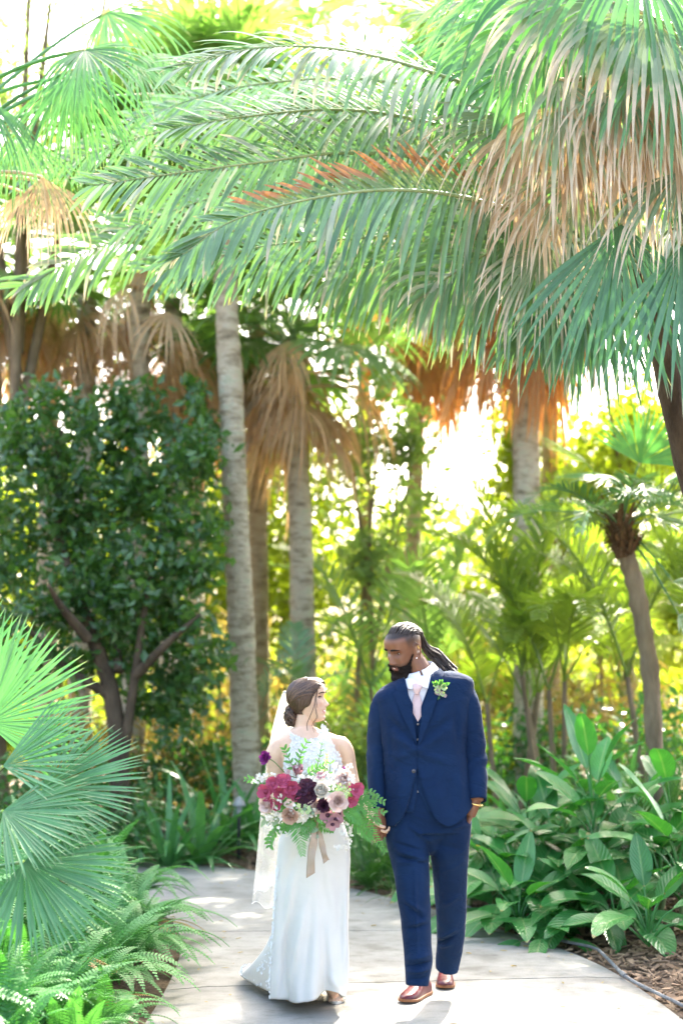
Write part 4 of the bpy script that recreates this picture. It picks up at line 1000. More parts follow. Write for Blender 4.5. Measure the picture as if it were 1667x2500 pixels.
shrub('shrub behind the couple', 830, 16.8, 1.2, 0.5, 2600, 53, M['pale_tree'], 0.1)
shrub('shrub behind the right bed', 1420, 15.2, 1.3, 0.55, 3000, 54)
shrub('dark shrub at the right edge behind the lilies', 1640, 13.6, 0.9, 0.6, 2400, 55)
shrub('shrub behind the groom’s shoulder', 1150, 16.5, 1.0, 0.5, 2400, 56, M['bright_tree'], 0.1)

def dry_shrub(label, px, d, rx, rz, n, seed, zc):
    x = gx_(px, d); b = V((x, d, gz(x, d))); t = thing('dry_shrub', label, 'shrub', b, 'dry golden undergrowth behind the palms')
    mb = MB()
    for q in range(7):
        a = rnd(0, 6.28); mb.tube(catmull([b, b + V((math.cos(a) * rx * .3, math.sin(a) * .2, zc * .6)), b + V((math.cos(a) * rx * .8, math.sin(a) * .4, zc * 1.4))], 7), [.02, .018, .016, .013, .01, .008, .005], 6)
    mb.build('stem', M['bark'], t)
    crown(t, [((b.x, b.y, b.z + zc), rx, 0.7, rz, n, 22)], 0.26, 0.07, M['gold_leaf'], 0.5, seed)
dry_shrub('dry golden undergrowth behind the bride’s head', 760, 18.5, 1.0, 0.8, 1500, 61, .9)
dry_shrub('dry golden undergrowth behind the groom’s face', 930, 19.0, 1.0, 0.9, 1600, 62, 1.0)
dry_shrub('dry golden undergrowth right of the groom', 1200, 18.5, 1.2, 0.8, 1700, 63, .9)
dry_shrub('dry golden undergrowth below the small palm', 1450, 17.0, 1.2, 0.7, 1500, 64, .8)
dry_shrub('dry golden undergrowth under the dark tree', 330, 15.5, 1.2, 0.6, 1500, 65, .6)
dry_shrub('dry golden undergrowth left of the trunks', 500, 18.0, 0.8, 0.9, 1200, 66, 1.3)
# ================================================================== FOREGROUND FAN PALM, LEFT
random.seed(41)
fb = on_ground(V((-2.2, 6.45, 0)))
fpalm = thing('fan_palm', 'low fan palm with big stiff mint-green leaves at the left foreground', 'palm tree', fb)
heart = V((-2.0, 6.5, 0.55))
mb = MB(); trunk_tube(mb, [fb - V((0, 0, .1)), fb + V((0.05, 0, .3)), heart], 0.11, 0.10, 20, 0.2, 0.1); mb.build('trunk', M['fibre'], fpalm)
def front_leaf(px, py, d, ax, nr, Rr, spread, nseg, grav, split=0.52, cone=0.08):
    hub = P(px, py, d); mb = MB(); petiole(mb, heart + V((rnd(-.05, .05), rnd(-.05, .05), rnd(0, .1))), hub, 0.012, 0.007, 0.03)
    fan_blade(mb, hub, ax, nr, Rr * 1.14, nseg, R(spread), 0.60, grav, cone, 0.08, 8, 2.6, 1.0, 0.40)
    mb.build('leaf', M['fan_front'], fpalm)
front_leaf(-30, 1765, 6.45, (0.62, 0.1, 0.80), (0.30, -0.9, 0.25), 0.47, 185, 46, 0.3)
front_leaf(-110, 1700, 6.85, (0.45, 0.1, 0.9), (0.2, -0.95, 0.2), 0.45, 170, 40, 0.35)
front_leaf(8, 1870, 6.25, (0.95, -0.1, 0.36), (-0.25, -0.65, 0.75), 0.41, 110, 36, 0.5)
front_leaf(104, 1925, 6.20, (1.0, -0.1, 0.02), (0.0, -0.72, 0.7), 0.42, 160, 44, 0.7)
front_leaf(8, 1980, 5.95, (0.95, -0.15, -0.25), (0.05, -0.7, 0.7), 0.36, 130, 36, 1.0)
front_leaf(60, 2104, 5.95, (0.82, -0.15, -0.50), (0.2, -0.75, 0.6), 0.42, 175, 46, 1.0)

# ================================================================== SWORD FERNS, LEFT
random.seed(42)
def fern_frond_mesh(L, elev, bend, wid, mat, n=32):
    mb = MB(); e = R(elev); p = V((0, 0, 0)); pts = []
    for i in range(10):
        t = i / 9; a = e - R(bend) * t ** 1.3
        pts.append(p.copy()); p = p + V((math.cos(a), 0.05 * math.sin(t * 4), math.sin(a))) * (L / 9)
    fr = frond_frames(pts, n, V((-.3, 0, 1))); tt = random.random()
    mb.tube([f[0] for f in fr], [lerp(.0045, .0012, i / (n - 1)) for i in range(n)], 4, cap=False, tint=0.9)
    for i in range(2, n):
        t = i / (n - 1); q = wid * (min(1, 0.45 + t * 2.2) if t < .45 else 1 - ((t - .45) / .55) ** 1.6 * 0.9)
        pp, tg, nn, sv = fr[i]
        for s in (-1, 1):
            d = (tg * 0.28 + sv * s + nn * 0.12).normalized(); Wd = L / n * 0.36; sd2 = d.cross(nn).normalized()
            tint = min(1, max(0, tt * .6 + rnd(0, .4))); b0 = len(mb.v)
            for (u, wv, dz) in ((0, .75, 0), (0.3, 1.0, .05), (0.75, .8, 0), (1.0, .12, -.12)):
                c0 = pp + d * (q * u) + nn * (q * dz)
                mb.vert(c0 - sd2 * Wd * wv, (tint, u, 0)); mb.vert(c0 + sd2 * Wd * wv, (tint, u, 0))
            for z in range(3): mb.face(b0 + 2 * z, b0 + 2 * z + 1, b0 + 2 * z + 3, b0 + 2 * z + 2)
    return mb.mesh('frond', mat)
FT = [fern_frond_mesh(rnd(.46, .60), e, b_, 0.060, M['fern']) for (e, b_) in [(85, 60), (75, 90), (68, 110), (60, 110), (50, 105), (42, 95), (30, 80), (72, 75)]]
FD = [fern_frond_mesh(.45, 25, 70, 0.035, M['fern_dry'])]
ferns = [(-1.15, 6.1, 1.0, 'sword fern spilling onto the path at the bottom left corner'), (-1.55, 5.75, 1.05, 'sword fern at the bottom edge, second from the path'), (-1.2, 6.7, 1.0, 'sword fern at the path edge level with the couple’s feet'), (-1.75, 6.5, 1.1, 'sword fern below the fan palm leaves'),
         (-1.15, 7.4, 1.05, 'sword fern leaning over the path beside the train'), (-1.6, 7.3, 1.1, 'sword fern behind the lowest fan palm leaf'), (-1.12, 8.2, 1.05, 'bushy sword fern at the middle of the path edge'), (-1.6, 8.1, 1.1, 'sword fern in the middle of the bank'),
         (-1.2, 9.0, 1.1, 'sword fern near the path bend'), (-1.75, 8.9, 1.15, 'sword fern at the top of the bank'), (-1.35, 9.8, 1.1, 'farthest sword fern at the path bend'), (-2.2, 7.6, 1.1, 'sword fern in shade left of the bank'), (-2.3, 8.7, 1.15, 'sword fern behind the fan palm at left'), (-2.05, 6.9, 1.0, 'sword fern beside the fan palm trunk'), (-2.0, 9.8, 1.1, 'sword fern far back at left'), (-1.0, 5.3, 0.9, 'sword fern nearest the camera, cut by the bottom edge'), (-1.45, 5.2, 0.9, 'blurred sword fern at the very bottom left')]
ferns += [(-0.98, 6.35, .8, 'low sword fern on the path edge at the bottom left'), (-1.0, 5.85, .8, 'low sword fern on the path edge by the bottom left corner'), (-1.3, 6.0, .9, 'sword fern just behind the bottom left path edge'), (-1.35, 6.35, .9, 'sword fern filling the gap at the lower left bank'), (-1.4, 7.05, .95, 'sword fern in the second row level with the train'), (-1.35, 7.75, .95, 'sword fern in the second row, halfway up the bank'), (-1.4, 8.55, 1.0, 'sword fern in the second row near the bend'), (-1.5, 9.4, 1.0, 'sword fern in the second row at the bend'), (-1.8, 5.95, 1.0, 'sword fern at the lower left edge under the fan palm'),
          (-1.95, 7.2, 1.0, 'sword fern in the third row under the fan palm'), (-1.95, 8.3, 1.05, 'sword fern in the third row behind the fan palm'), (-1.1, 7.0, .85, 'low sword fern on the path edge beside the bride'), (-1.08, 7.8, .85, 'low sword fern on the path edge, farther back'), (-1.1, 8.6, .9, 'low sword fern on the path edge before the bend'), (-1.2, 5.7, .9, 'sword fern at the bottom edge beside the path')]
for q, (x, y, s, lab) in enumerate(ferns):
    x -= 0.10; z = gz(x, y); t = thing('sword_fern', lab, 'fern', (x, y, z), 'sword ferns along the left path edge')
    nf = 36
    for k in range(nf):
        me = FT[(k * 3 + q) % len(FT)] if k % 13 != 7 else FD[0]
        obj('frond', me, t, Matrix.Translation((rnd(-.05, .05), rnd(-.05, .05), 0.02)) @ Matrix.Rotation(k * 2.39996 + q + rnd(-.3, .3), 4, 'Z') @ Matrix.Rotation(rnd(-.25, .25), 4, 'X') @ Matrix.Scale(s * rnd(.75, 1.1), 4))
# ================================================================== PEOPLE
random.seed(50)
def cloth_mat(name, c0, c1, weave=900, rough=0.75, sheen=0.3, bump=0.25, spec=0.3, scale=6, wrinkle=0.0):
    m, t, b, out = new_mat(name)
    tc = N(t, 'ShaderNodeTexCoord')
    n1 = N(t, 'ShaderNodeTexNoise', i_Scale=scale, i_Detail=5.0); t.links.new(tc.outputs['Object'], n1.inputs['Vector'])
    n2 = N(t, 'ShaderNodeTexNoise', i_Scale=weave, i_Detail=2.0); t.links.new(tc.outputs['Object'], n2.inputs['Vector'])
    a = N(t, 'ShaderNodeMath', operation='MULTIPLY_ADD'); a.inputs[1].default_value = 0.5; t.links.new(n2.outputs['Fac'], a.inputs[0])
    h = N(t, 'ShaderNodeMath', operation='MULTIPLY'); h.inputs[1].default_value = 0.5; t.links.new(n1.outputs['Fac'], h.inputs[0]); t.links.new(h.outputs[0], a.inputs[2])
    r = ramp(t, [(0.3, c0), (0.7, c1)]); t.links.new(a.outputs[0], r.inputs[0]); t.links.new(r.outputs[0], b.inputs['Base Color'])
    b.inputs['Roughness'].default_value = rough; b.inputs['Sheen Weight'].default_value = sheen; b.inputs['Sheen Roughness'].default_value = 0.13; b.inputs['Specular IOR Level'].default_value = spec
    bp = N(t, 'ShaderNodeBump'); bp.inputs['Strength'].default_value = bump; bp.inputs['Distance'].default_value = 0.001
    t.links.new(n2.outputs['Fac'], bp.inputs['Height']); t.links.new(bp.outputs[0], b.inputs['Normal'])
    if wrinkle:
        mp = N(t, 'ShaderNodeMapping'); mp.inputs['Rotation'].default_value = (0.2, 0.5, 0.1); mp.inputs['Scale'].default_value = (1, 1, 1.6); t.links.new(tc.outputs['Object'], mp.inputs['Vector'])
        n3 = N(t, 'ShaderNodeTexNoise', i_Scale=7.0, i_Detail=3.0, i_Distortion=0.8); t.links.new(mp.outputs[0], n3.inputs['Vector'])
        b2 = N(t, 'ShaderNodeBump'); b2.inputs['Strength'].default_value = wrinkle; b2.inputs['Distance'].default_value = 0.05
        t.links.new(n3.outputs['Fac'], b2.inputs['Height']); t.links.new(b2.outputs[0], bp.inputs['Normal'])
    return m
def skin_mat(name, rough=0.45, sss=0.15, rad=(0.012, 0.005, 0.003)):
    m, t, b, out = new_mat(name)
    at = N(t, 'ShaderNodeAttribute', attribute_name='Col'); tc = N(t, 'ShaderNodeTexCoord')
    n1 = N(t, 'ShaderNodeTexNoise', i_Scale=22.0, i_Detail=5.0); t.links.new(tc.outputs['Object'], n1.inputs['Vector'])
    r = ramp(t, [(0.3, (0.88, 0.86, 0.85)), (0.7, (1.08, 1.08, 1.08))]); t.links.new(n1.outputs['Fac'], r.inputs[0])
    mx = N(t, 'ShaderNodeMix', data_type='RGBA', blend_type='MULTIPLY'); mx.inputs[0].default_value = 1
    t.links.new(at.outputs['Color'], mx.inputs[6]); t.links.new(r.outputs[0], mx.inputs[7]); t.links.new(mx.outputs[2], b.inputs['Base Color'])
    b.inputs['Roughness'].default_value = rough; b.inputs['Specular IOR Level'].default_value = 0.4
    b.inputs['Subsurface Weight'].default_value = sss; b.inputs['Subsurface Radius'].default_value = rad; b.inputs['Subsurface Scale'].default_value = 1.0
    n2 = N(t, 'ShaderNodeTexNoise', i_Scale=260.0, i_Detail=2.0); t.links.new(tc.outputs['Object'], n2.inputs['Vector'])
    bp = N(t, 'ShaderNodeBump'); bp.inputs['Strength'].default_value = 0.12; bp.inputs['Distance'].default_value = 0.001
    t.links.new(n2.outputs['Fac'], bp.inputs['Height']); t.links.new(bp.outputs[0], b.inputs['Normal'])
    return m
def plain(name, c, rough=0.5, spec=0.4, metallic=0.0):
    return noise_mat(name, [(0.3, tuple(x * 0.85 for x in c)), (0.7, tuple(min(1, x * 1.12) for x in c))], 18, 4, rough, 0.08, 0.002, spec=spec, metallic=metallic)
M['suit'] = cloth_mat('navy_wool', (0.003, 0.012, 0.039), (0.007, 0.024, 0.067), 700, 0.85, 0.22, spec=0.12, wrinkle=0.38)
M['suit_lapel'] = M['suit']
M['waistcoat'] = cloth_mat('navy_waistcoat', (0.004, 0.0145, 0.046), (0.009, 0.029, 0.078), 700, 0.85, 0.22, spec=0.12, wrinkle=0.38)
M['shirt'] = cloth_mat('white_shirt', (0.68, 0.70, 0.76), (0.82, 0.83, 0.86), 800, 0.7, 0.1)
M['tie'] = cloth_mat('blush_tie', (0.46, 0.32, 0.31), (0.62, 0.47, 0.45), 900, 0.4, 0.3, spec=0.5, scale=30)
M['shoe'] = noise_mat('oxblood_leather', [(0.3, (0.055, 0.006, 0.010)), (0.7, (0.115, 0.012, 0.020))], 14, 4, 0.3, 0.1, 0.002, spec=0.4)
M['sole'] = noise_mat('tan_sole', [(0.3, (0.16, 0.06, 0.025)), (0.7, (0.28, 0.12, 0.05))], 30, rough=0.6)
M['button'] = plain('button_grey', (0.10, 0.10, 0.11), 0.25, 0.6)
M['skin_groom'] = skin_mat('skin_groom', 0.36, 0.08)
M['skin_bride'] = skin_mat('skin_bride', 0.48, 0.15)
M['hair_black'] = noise_mat('locs', [(0.3, (0.008, 0.006, 0.006)), (0.7, (0.040, 0.026, 0.020))], 60, 5, 0.5, 0.9, 0.004, spec=0.5)
M['beard'] = noise_mat('beard', [(0.3, (0.007, 0.005, 0.004)), (0.7, (0.030, 0.019, 0.014))], 90, 5, 0.75, 1.0, 0.006, spec=0.25)
M['gold'] = plain('gold', (0.80, 0.55, 0.20), 0.25, 0.5, 1.0)
M['stone'] = plain('ear_stud', (0.85, 0.85, 0.85), 0.1, 0.8)
M['eye_white'] = plain('eye_white', (0.38, 0.34, 0.31), 0.3, 0.4)
M['iris'] = plain('iris', (0.02, 0.012, 0.008), 0.1, 0.7)
M['brow_dark'] = plain('brow_dark', (0.012, 0.008, 0.006), 0.8, 0.2)
M['teeth'] = plain('teeth', (0.82, 0.80, 0.76), 0.25, 0.5)

# ---------------------------------------------------------------- heads
class Head:
    """face looks along local +Y, Z up, ear level at z = 0"""
    def __init__(self, C, F, up, s, male):
        F = V(F).normalized(); Rt = F.cross(V(up)).normalized(); U = Rt.cross(F).normalized()
        self.M = Matrix.Translation(C) @ Matrix((Rt, F, U)).transposed().to_4x4() @ Matrix.Scale(s, 4)
        self.I = self.M.inverted(); self.male = male
        if male:
            self.yf = [(-.128, .030), (-.122, .068), (-.110, .086), (-.098, .089), (-.086, .083), (-.074, .093), (-.063, .090), (-.053, .096), (-.043, .087), (-.03, .086), (-.01, .085), (.008, .081), (.020, .083), (.034, .092), (.05, .094), (.07, .090), (.09, .076), (.105, .055), (.116, .028), (.121, .0)]
            self.yb = [(-.128, .0), (-.11, -.01), (-.09, -.030), (-.06, -.060), (-.03, -.083), (.0, -.098), (.04, -.104), (.07, -.096), (.09, -.080), (.105, -.058), (.116, -.030), (.121, .0)]
            self.wd = [(-.128, .015), (-.122, .030), (-.110, .042), (-.095, .050), (-.075, .058), (-.05, .064), (-.02, .069), (.01, .072), (.04, .075), (.07, .072), (.09, .061), (.105, .045), (.116, .024), (.121, .004)]
            self.nose = [(-.050, 0), (-.046, .004), (-.041, .018), (-.034, .028), (-.026, .028), (-.012, .019), (.004, .011), (.02, .004), (.032, 0)]
            self.nw = [(-.05, .022), (-.038, .020), (-.026, .015), (.0, .011), (.03, .010)]
        else:
            self.yf = [(-.118, .030), (-.113, .064), (-.104, .081), (-.093, .084), (-.082, .079), (-.071, .088), (-.062, .085), (-.052, .090), (-.043, .084), (-.03, .084), (-.01, .083), (.008, .079), (.020, .081), (.034, .088), (.05, .090), (.07, .087), (.09, .074), (.105, .055), (.116, .028), (.121, .0)]
            self.yb = [(-.118, .0), (-.10, -.01), (-.085, -.030), (-.06, -.058), (-.03, -.080), (.0, -.096), (.04, -.102), (.07, -.094), (.09, -.080), (.105, -.058), (.116, -.030), (.121, .0)]
            self.wd = [(-.118, .012), (-.113, .024), (-.104, .034), (-.09, .044), (-.07, .054), (-.045, .061), (-.02, .066), (.01, .069), (.04, .072), (.07, .069), (.09, .059), (.105, .044), (.116, .024), (.121, .004)]
            self.nose = [(-.048, 0), (-.044, .003), (-.040, .012), (-.034, .024), (-.028, .027), (-.014, .017), (.004, .008), (.02, .002), (.03, 0)]
            self.nw = [(-.048, .014), (-.036, .0125), (-.026, .010), (.0, .008), (.03, .009)]
    def pt(self, t, z, off=0.0):
        """local surface point at angle t (0 = face) and height z"""
        w = sinterp(self.wd, z) + off; c, s = math.cos(t), math.sin(t)
        x = w * math.copysign(abs(s) ** 0.92, s)
        y = (sinterp(self.yf, z) + off) * c ** 0.72 if c >= 0 else (sinterp(self.yb, z) - off) * abs(c) ** 0.9
        if c > 0:
            ax = abs(x)
            y += sinterp(self.nose, z) * math.exp(-(x / sinterp(self.nw, z)) ** 2)
            y += 0.006 * math.exp(-((ax - .019) / .008) ** 2 - ((z + .038) / .007) ** 2) if self.male else 0.004 * math.exp(-((ax - .014) / .006) ** 2 - ((z + .038) / .006) ** 2)
            y -= 0.011 * math.exp(-((ax - .031) / .014) ** 2 - ((z - .010) / .011) ** 2)
            y += 0.006 * math.exp(-((ax - .030) / .018) ** 2 - ((z - .032) / .009) ** 2) * (1 if self.male else .5)
            y += 0.007 * math.exp(-((ax - .044) / .017) ** 2 - ((z + .022) / .017) ** 2)
            y -= 0.004 * math.exp(-((ax - .030) / .008) ** 2 - ((z + .058) / .014) ** 2)
            mz = -.063 + 0.10 * (ax ** 2) * 60 * .12
            y -= 0.005 * math.exp(-((z - mz) / .0035) ** 2) * (1 if ax < .026 else math.exp(-((ax - .026) / .006) ** 2))
        return V((x, y, z))
    def world(self, p): return self.M @ V(p)
    def shell(self, mb, n=70, seg=84):
        z0, z1 = self.wd[0][0], self.wd[-1][0]; rows = []
        for i in range(n + 1):
            u = i / n; z = lerp(z0, z1, 0.5 - 0.5 * math.cos(math.pi * u) if u > .5 else u * (1.0)) if False else lerp(z0, z1, u)
            rows.append([self.world(self.pt(2 * math.pi * j / seg, z)) for j in range(seg)])
        mb.grid(rows, True); mb.cap(rows[0][::-1]); mb.cap(rows[-1])
    def ear(self, mb, side):
        x = side * (sinterp(self.wd, 0) - 0.002)
        c = V((x + side * .010, -.006, -.002))
        ring = []
        for k in range(13):
            a = 2 * math.pi * k / 12
            ring.append(self.world(c + V((side * .006 * (1 - math.cos(a)) * .9, -.004 + .017 * math.cos(a) - .005 * math.sin(a), .036 * math.sin(a)))))
        mb.tube(ring, 0.0062, 6)
        mb.tube([self.world(c + V((-side * .010, 0.004, .0))), self.world(c + V((side * .002, -.004, .0)))], [(0.009, .020), (0.008, .022)], 8, ref=self.M.to_3x3() @ V((0, 1, 0)))
        mb.tube([self.world(c + V((-side * .004, .006, -.022))), self.world(c + V((side * .001, .004, -.032)))], [0.007, .0065], 8)
def hand(mb, wrist, dirn, palm, s, curls, thumb_side, spread=0.05, thumb_curl=0.4):
    d = V(dirn).normalized(); pn = V(palm); pn = (pn - d * pn.dot(d)).normalized(); ac = d.cross(pn)
    w = V(wrist)
    mb.tube([w - d * .02, w + d * .012 * s, w + d * .045 * s, w + d * .088 * s], [(.026 * s, .019 * s), (.028 * s, .018 * s), (.040 * s, .015 * s), (.040 * s, .012 * s)], 14, ref=ac)
    for k in range(4):
        off = (k - 1.5) * 0.0205 * s
        L = [0.075, 0.088, 0.082, 0.064][k if thumb_side < 0 else 3 - k] * s
        p = w + d * (.080 + (.006 if k in (1, 2) else 0)) * s + ac * off
        pts = [p]; a = 0; dd = d + ac * (k - 1.5) * spread
        for q, (f, c) in enumerate(((.44, curls[0]), (.32, curls[1]), (.24, curls[2]))):
            a += c * (1 + 0.08 * (k - 1.5)); v = dd * math.cos(a) + pn * math.sin(a); p = p + v * (L * f); pts.append(p)
        mb.tube(pts, [.0098 * s, .0092 * s, .0082 * s, .0068 * s], 8)
    b = w + d * .020 * s + ac * (thumb_side * .024 * s)
    p1 = b + (d * .6 + ac * thumb_side * .75 + pn * .35).normalized() * .034 * s
    p2 = p1 + (d * .85 + ac * thumb_side * .25 + pn * thumb_curl).normalized() * .032 * s
    p3 = p2 + (d * .85 - ac * thumb_side * .15 + pn * (thumb_curl + .3)).normalized() * .026 * s
    mb.tube([b, p1, p2, p3], [.0135 * s, .0118 * s, .0105 * s, .0082 * s], 8)
class Torso:
    """stack of super-ellipse sections; rows: (py, cx_px, halfwidth_px, depth_front, depth_back, roll_deg)"""
    def __init__(self, rows, d, e=2.35):
        self.d = d; self.e = e; k = d / FPX
        zs = []
        for (py, cx, hw, df, db, roll) in rows:
            c = P(cx, py, d); zs.append((c.z, c.x, hw * k, df, db, math.tan(R(roll))))
        zs.sort(); self.z0, self.z1 = zs[0][0], zs[-1][0]
        self.tab = [[(r[0], r[i]) for r in zs] for i in range(1, 6)]
    def par(self, z): return [sinterp(t, z) for t in self.tab]
    def pt(self, t, z, off=0.0):
        cx, hw, df, db, tr = self.par(z); e = 2 / self.e
        s, c = math.sin(t), math.cos(t)
        x = (hw + off) * math.copysign(abs(s) ** e, s)
        dep = (df if c > 0 else db) + off
        return V((cx + x, self.d - dep * math.copysign(abs(c) ** e, c), z + x * tr))
    def front(self, x, z, off=0.0):
        for _ in range(2):
            cx, hw, df, db, tr = self.par(z - (x - self.par(z)[0]) * self.par(z)[4])
        u = min(0.999, abs(x - cx) / (hw + off))
        return self.d - (df + off) * (1 - u ** self.e) ** (1 / self.e)
    def angle_for_x(self, x, z, off=0.0):
        cx, hw = self.par(z)[:2]
        u = max(-.999, min(.999, (x - cx) / (hw + off)))
        return math.asin(math.copysign(abs(u) ** (self.e / 2), u))
    def shell(self, mb, za, zb, off=0, n=40, seg=64, dsp=None):
        rows = []
        for i in range(n + 1):
            z = lerp(za, zb, i / n)
            rows.append([self.pt(2 * math.pi * j / seg, z, off) for j in range(seg)])
        mb.grid(rows, True); mb.cap(rows[0][::-1]); mb.cap(rows[-1])
def patch(name, poly_px, torso, off, thick, mat, parent, dd=0.13, step=0.018, bulge=0.0, smooth=True):
    """a piece of cloth lying on the front of a torso; outline given as picture measurements"""
    pts = [P(x, y, torso.d - dd) for x, y in poly_px]
    bm = bmesh.new()
    f = bm.faces.new([bm.verts.new((p.x, 0, p.z)) for p in pts])
    xs = [p.x for p in pts]; zs = [p.z for p in pts]
    for a0, a1, ax in ((min(xs), max(xs), 0), (min(zs), max(zs), 2)):
        v = a0 + step
        while v < a1:
            co = [0, 0, 0]; no = [0, 0, 0]; co[ax] = v; no[ax] = 1
            bmesh.ops.bisect_plane(bm, geom=bm.verts[:] + bm.edges[:] + bm.faces[:], plane_co=co, plane_no=no, dist=1e-5); v += step
    bmesh.ops.triangulate(bm, faces=[f for f in bm.faces if len(f.verts) > 4])
    cx, cz = sum(xs) / len(xs), sum(zs) / len(zs)
    rx, rz = (max(xs) - min(xs)) / 2 + 1e-6, (max(zs) - min(zs)) / 2 + 1e-6
    for v in bm.verts:
        b = bulge * max(0, 1 - ((v.co.x - cx) / rx) ** 2)
        v.co.y = torso.front(v.co.x, v.co.z, off) - b
    bmesh.ops.recalc_face_normals(bm, faces=bm.faces)
    if sum(f.normal.y for f in bm.faces) > 0: bmesh.ops.reverse_faces(bm, faces=bm.faces)
    me = bpy.data.meshes.new(name)
    o3 = root_loc(parent)
    for v in bm.verts: v.co -= o3
    bm.to_mesh(me); bm.free()
    finish_mesh(me, mat, None, None, smooth)
    o = obj(name, me, parent)
    so = o.modifiers.new('thick', 'SOLIDIFY'); so.thickness = thick; so.offset = -1
    bv = o.modifiers.new('edge', 'BEVEL'); bv.width = min(0.002, thick * .4); bv.segments = 2; bv.limit_method = 'ANGLE'
    return o
def creases(vv, lst, d, ymax):
    """cloth folds: ridges (+) and valleys (-) along measured lines, raised towards the viewer's side of the cloth"""
    vv = np.array(vv)
    for (x0, y0, x1, y1, wpx, amp) in lst:
        a = P(x0, y0, d); b = P(x1, y1, d); k = d / FPX
        ab = np.array([b.x - a.x, b.z - a.z]); L = ab.dot(ab)
        q = vv[:, [0, 2]] - np.array([a.x, a.z])
        t = np.clip(q @ ab / L, 0, 1); dist = np.linalg.norm(q - t[:, None] * ab, axis=1)
        fall = np.sin(np.pi * np.clip(t * .8 + .1, 0, 1))
        vv[:, 1] -= amp * np.exp(-(dist / (wpx * k)) ** 2) * fall * (vv[:, 1] < ymax)
    return vv

# ================================================================== GROOM
GD = 7.1
gbase = G(1035, 2432); gbase.z = 0
groom = thing('person', 'tall man in a navy three-piece suit and oxblood shoes, looking down to his right', 'person', gbase)
GT = Torso([(1632, 1044, 30, .050, .070, 9), (1644, 1040, 46, .075, .09, 9), (1657, 1037, 84, .100, .115, 8), (1672, 1036, 110, .118, .125, 8), (1692, 1035, 117, .130, .130, 8), (1740, 1035, 110, .148, .135, 6), (1785, 1035, 103, .152, .135, 4),
            (1830, 1036, 98, .148, .130, 2), (1880, 1039, 98, .148, .130, 1), (1930, 1042, 99, .150, .135, 0), (1980, 1044, 99, .150, .140, 0), (2030, 1046, 97, .148, .140, 0)], GD)
zP = lambda py, d=GD: P(1035, py, d).z
# head direction
GH = Head(P(986, 1586, GD), (-0.79 * .915, -0.615 * .915, -0.40), (0.04, -0.12, 1), 1.0, True)
# --- body, one continuous surface
mb = MB()
GH.shell(mb); GH.ear(mb, -1); GH.ear(mb, 1)
nk = [P(1040, 1690, GD + .02), P(1034, 1660, GD + .01), P(1018, 1625, GD + .005), P(1000, 1598, GD)]
mb.tube(catmull(nk, 8), [(.075, .07), (.066, .065), (.062, .062), (.060, .060), (.058, .060), (.056, .060), (.054, .058), (.05, .055)], 20)
GT.shell(mb, zP(2020), zP(1660), -0.024, 24, 40)
GSL = [(962, 1708, 7.10, 20), (941, 1708, 7.10, 27), (929, 1738, 7.10, 28), (922, 1800, 7.12, 25.5), (919, 1860, 7.11, 24), (920, 1920, 7.08, 21.5), (923, 1976, 7.05, 18.5)]
GSR = [(1104, 1684, 7.10, 22), (1127, 1690, 7.10, 30), (1138, 1725, 7.10, 33), (1147, 1790, 7.12, 34), (1154, 1850, 7.12, 33), (1159, 1900, 7.09, 29), (1163, 1955, 7.05, 24)]
def limb(lst, n): 
    c = catmull([tuple(P(x, y, d)) for x, y, d, r in lst], n)
    rr = [interp([(i / (len(lst) - 1), r * d / FPX) for i, (x, y, d, r) in enumerate(lst)], k / (n - 1)) for k in range(n)]
    return c, rr
for L in (GSL, GSR):
    c, rr = limb(L, 14); mb.tube(c, [r * .72 for r in rr], 14)
# right hand (picture left) holding, left hand going into the pocket
wl = P(925, 1984, 7.04)
mb.tube([P(923, 1960, 7.05), wl, wl + V((0, 0, -.02))], [.029, .027, .027], 14)
hand(mb, wl + V((0, -.012, -.005)), (0.10, -0.05, -1), (-0.45, 0.75, -0.1), 1.02, (0.5, 0.85, 0.7), -1)
wr = P(1158, 1962, 7.06)
mb.tube([P(1163, 1935, 7.06), wr, P(1146, 1990, 7.07)], [.030, .028, .030], 14)
hand(mb, P(1147, 1986, 7.075), (-0.45, 0.05, -1), (-0.8, -0.25, 0.2), 0.95, (0.15, 0.2, 0.2), 1)
# leg cores inside the trousers, down into the shoes
GLL = [(990, 2000, 7.10, 56), (996, 2060, 7.07, 53), (1004, 2120, 7.03, 45), (1009, 2180, 7.00, 41), (1014, 2240, 6.99, 37), (1018, 2300, 6.985, 34.5), (1021, 2345, 6.975, 35), (1019, 2385, 6.965, 30), (1018, 2406, 6.96, 27.5)]
GLR = [(1098, 2000, 7.11, 54), (1096, 2060, 7.13, 50), (1098, 2120, 7.18, 43), (1099, 2180, 7.24, 39.5), (1101, 2240, 7.30, 36.5), (1099, 2300, 7.36, 32.5), (1094, 2335, 7.40, 30.5), (1090, 2366, 7.42, 28)]
for L in (GLL, GLR):
    c, rr = limb(L, 16); mb.tube(c, [r * .7 for r in rr], 14)
vv, nn, ff = remeshed(mb, 0.0042, 3)
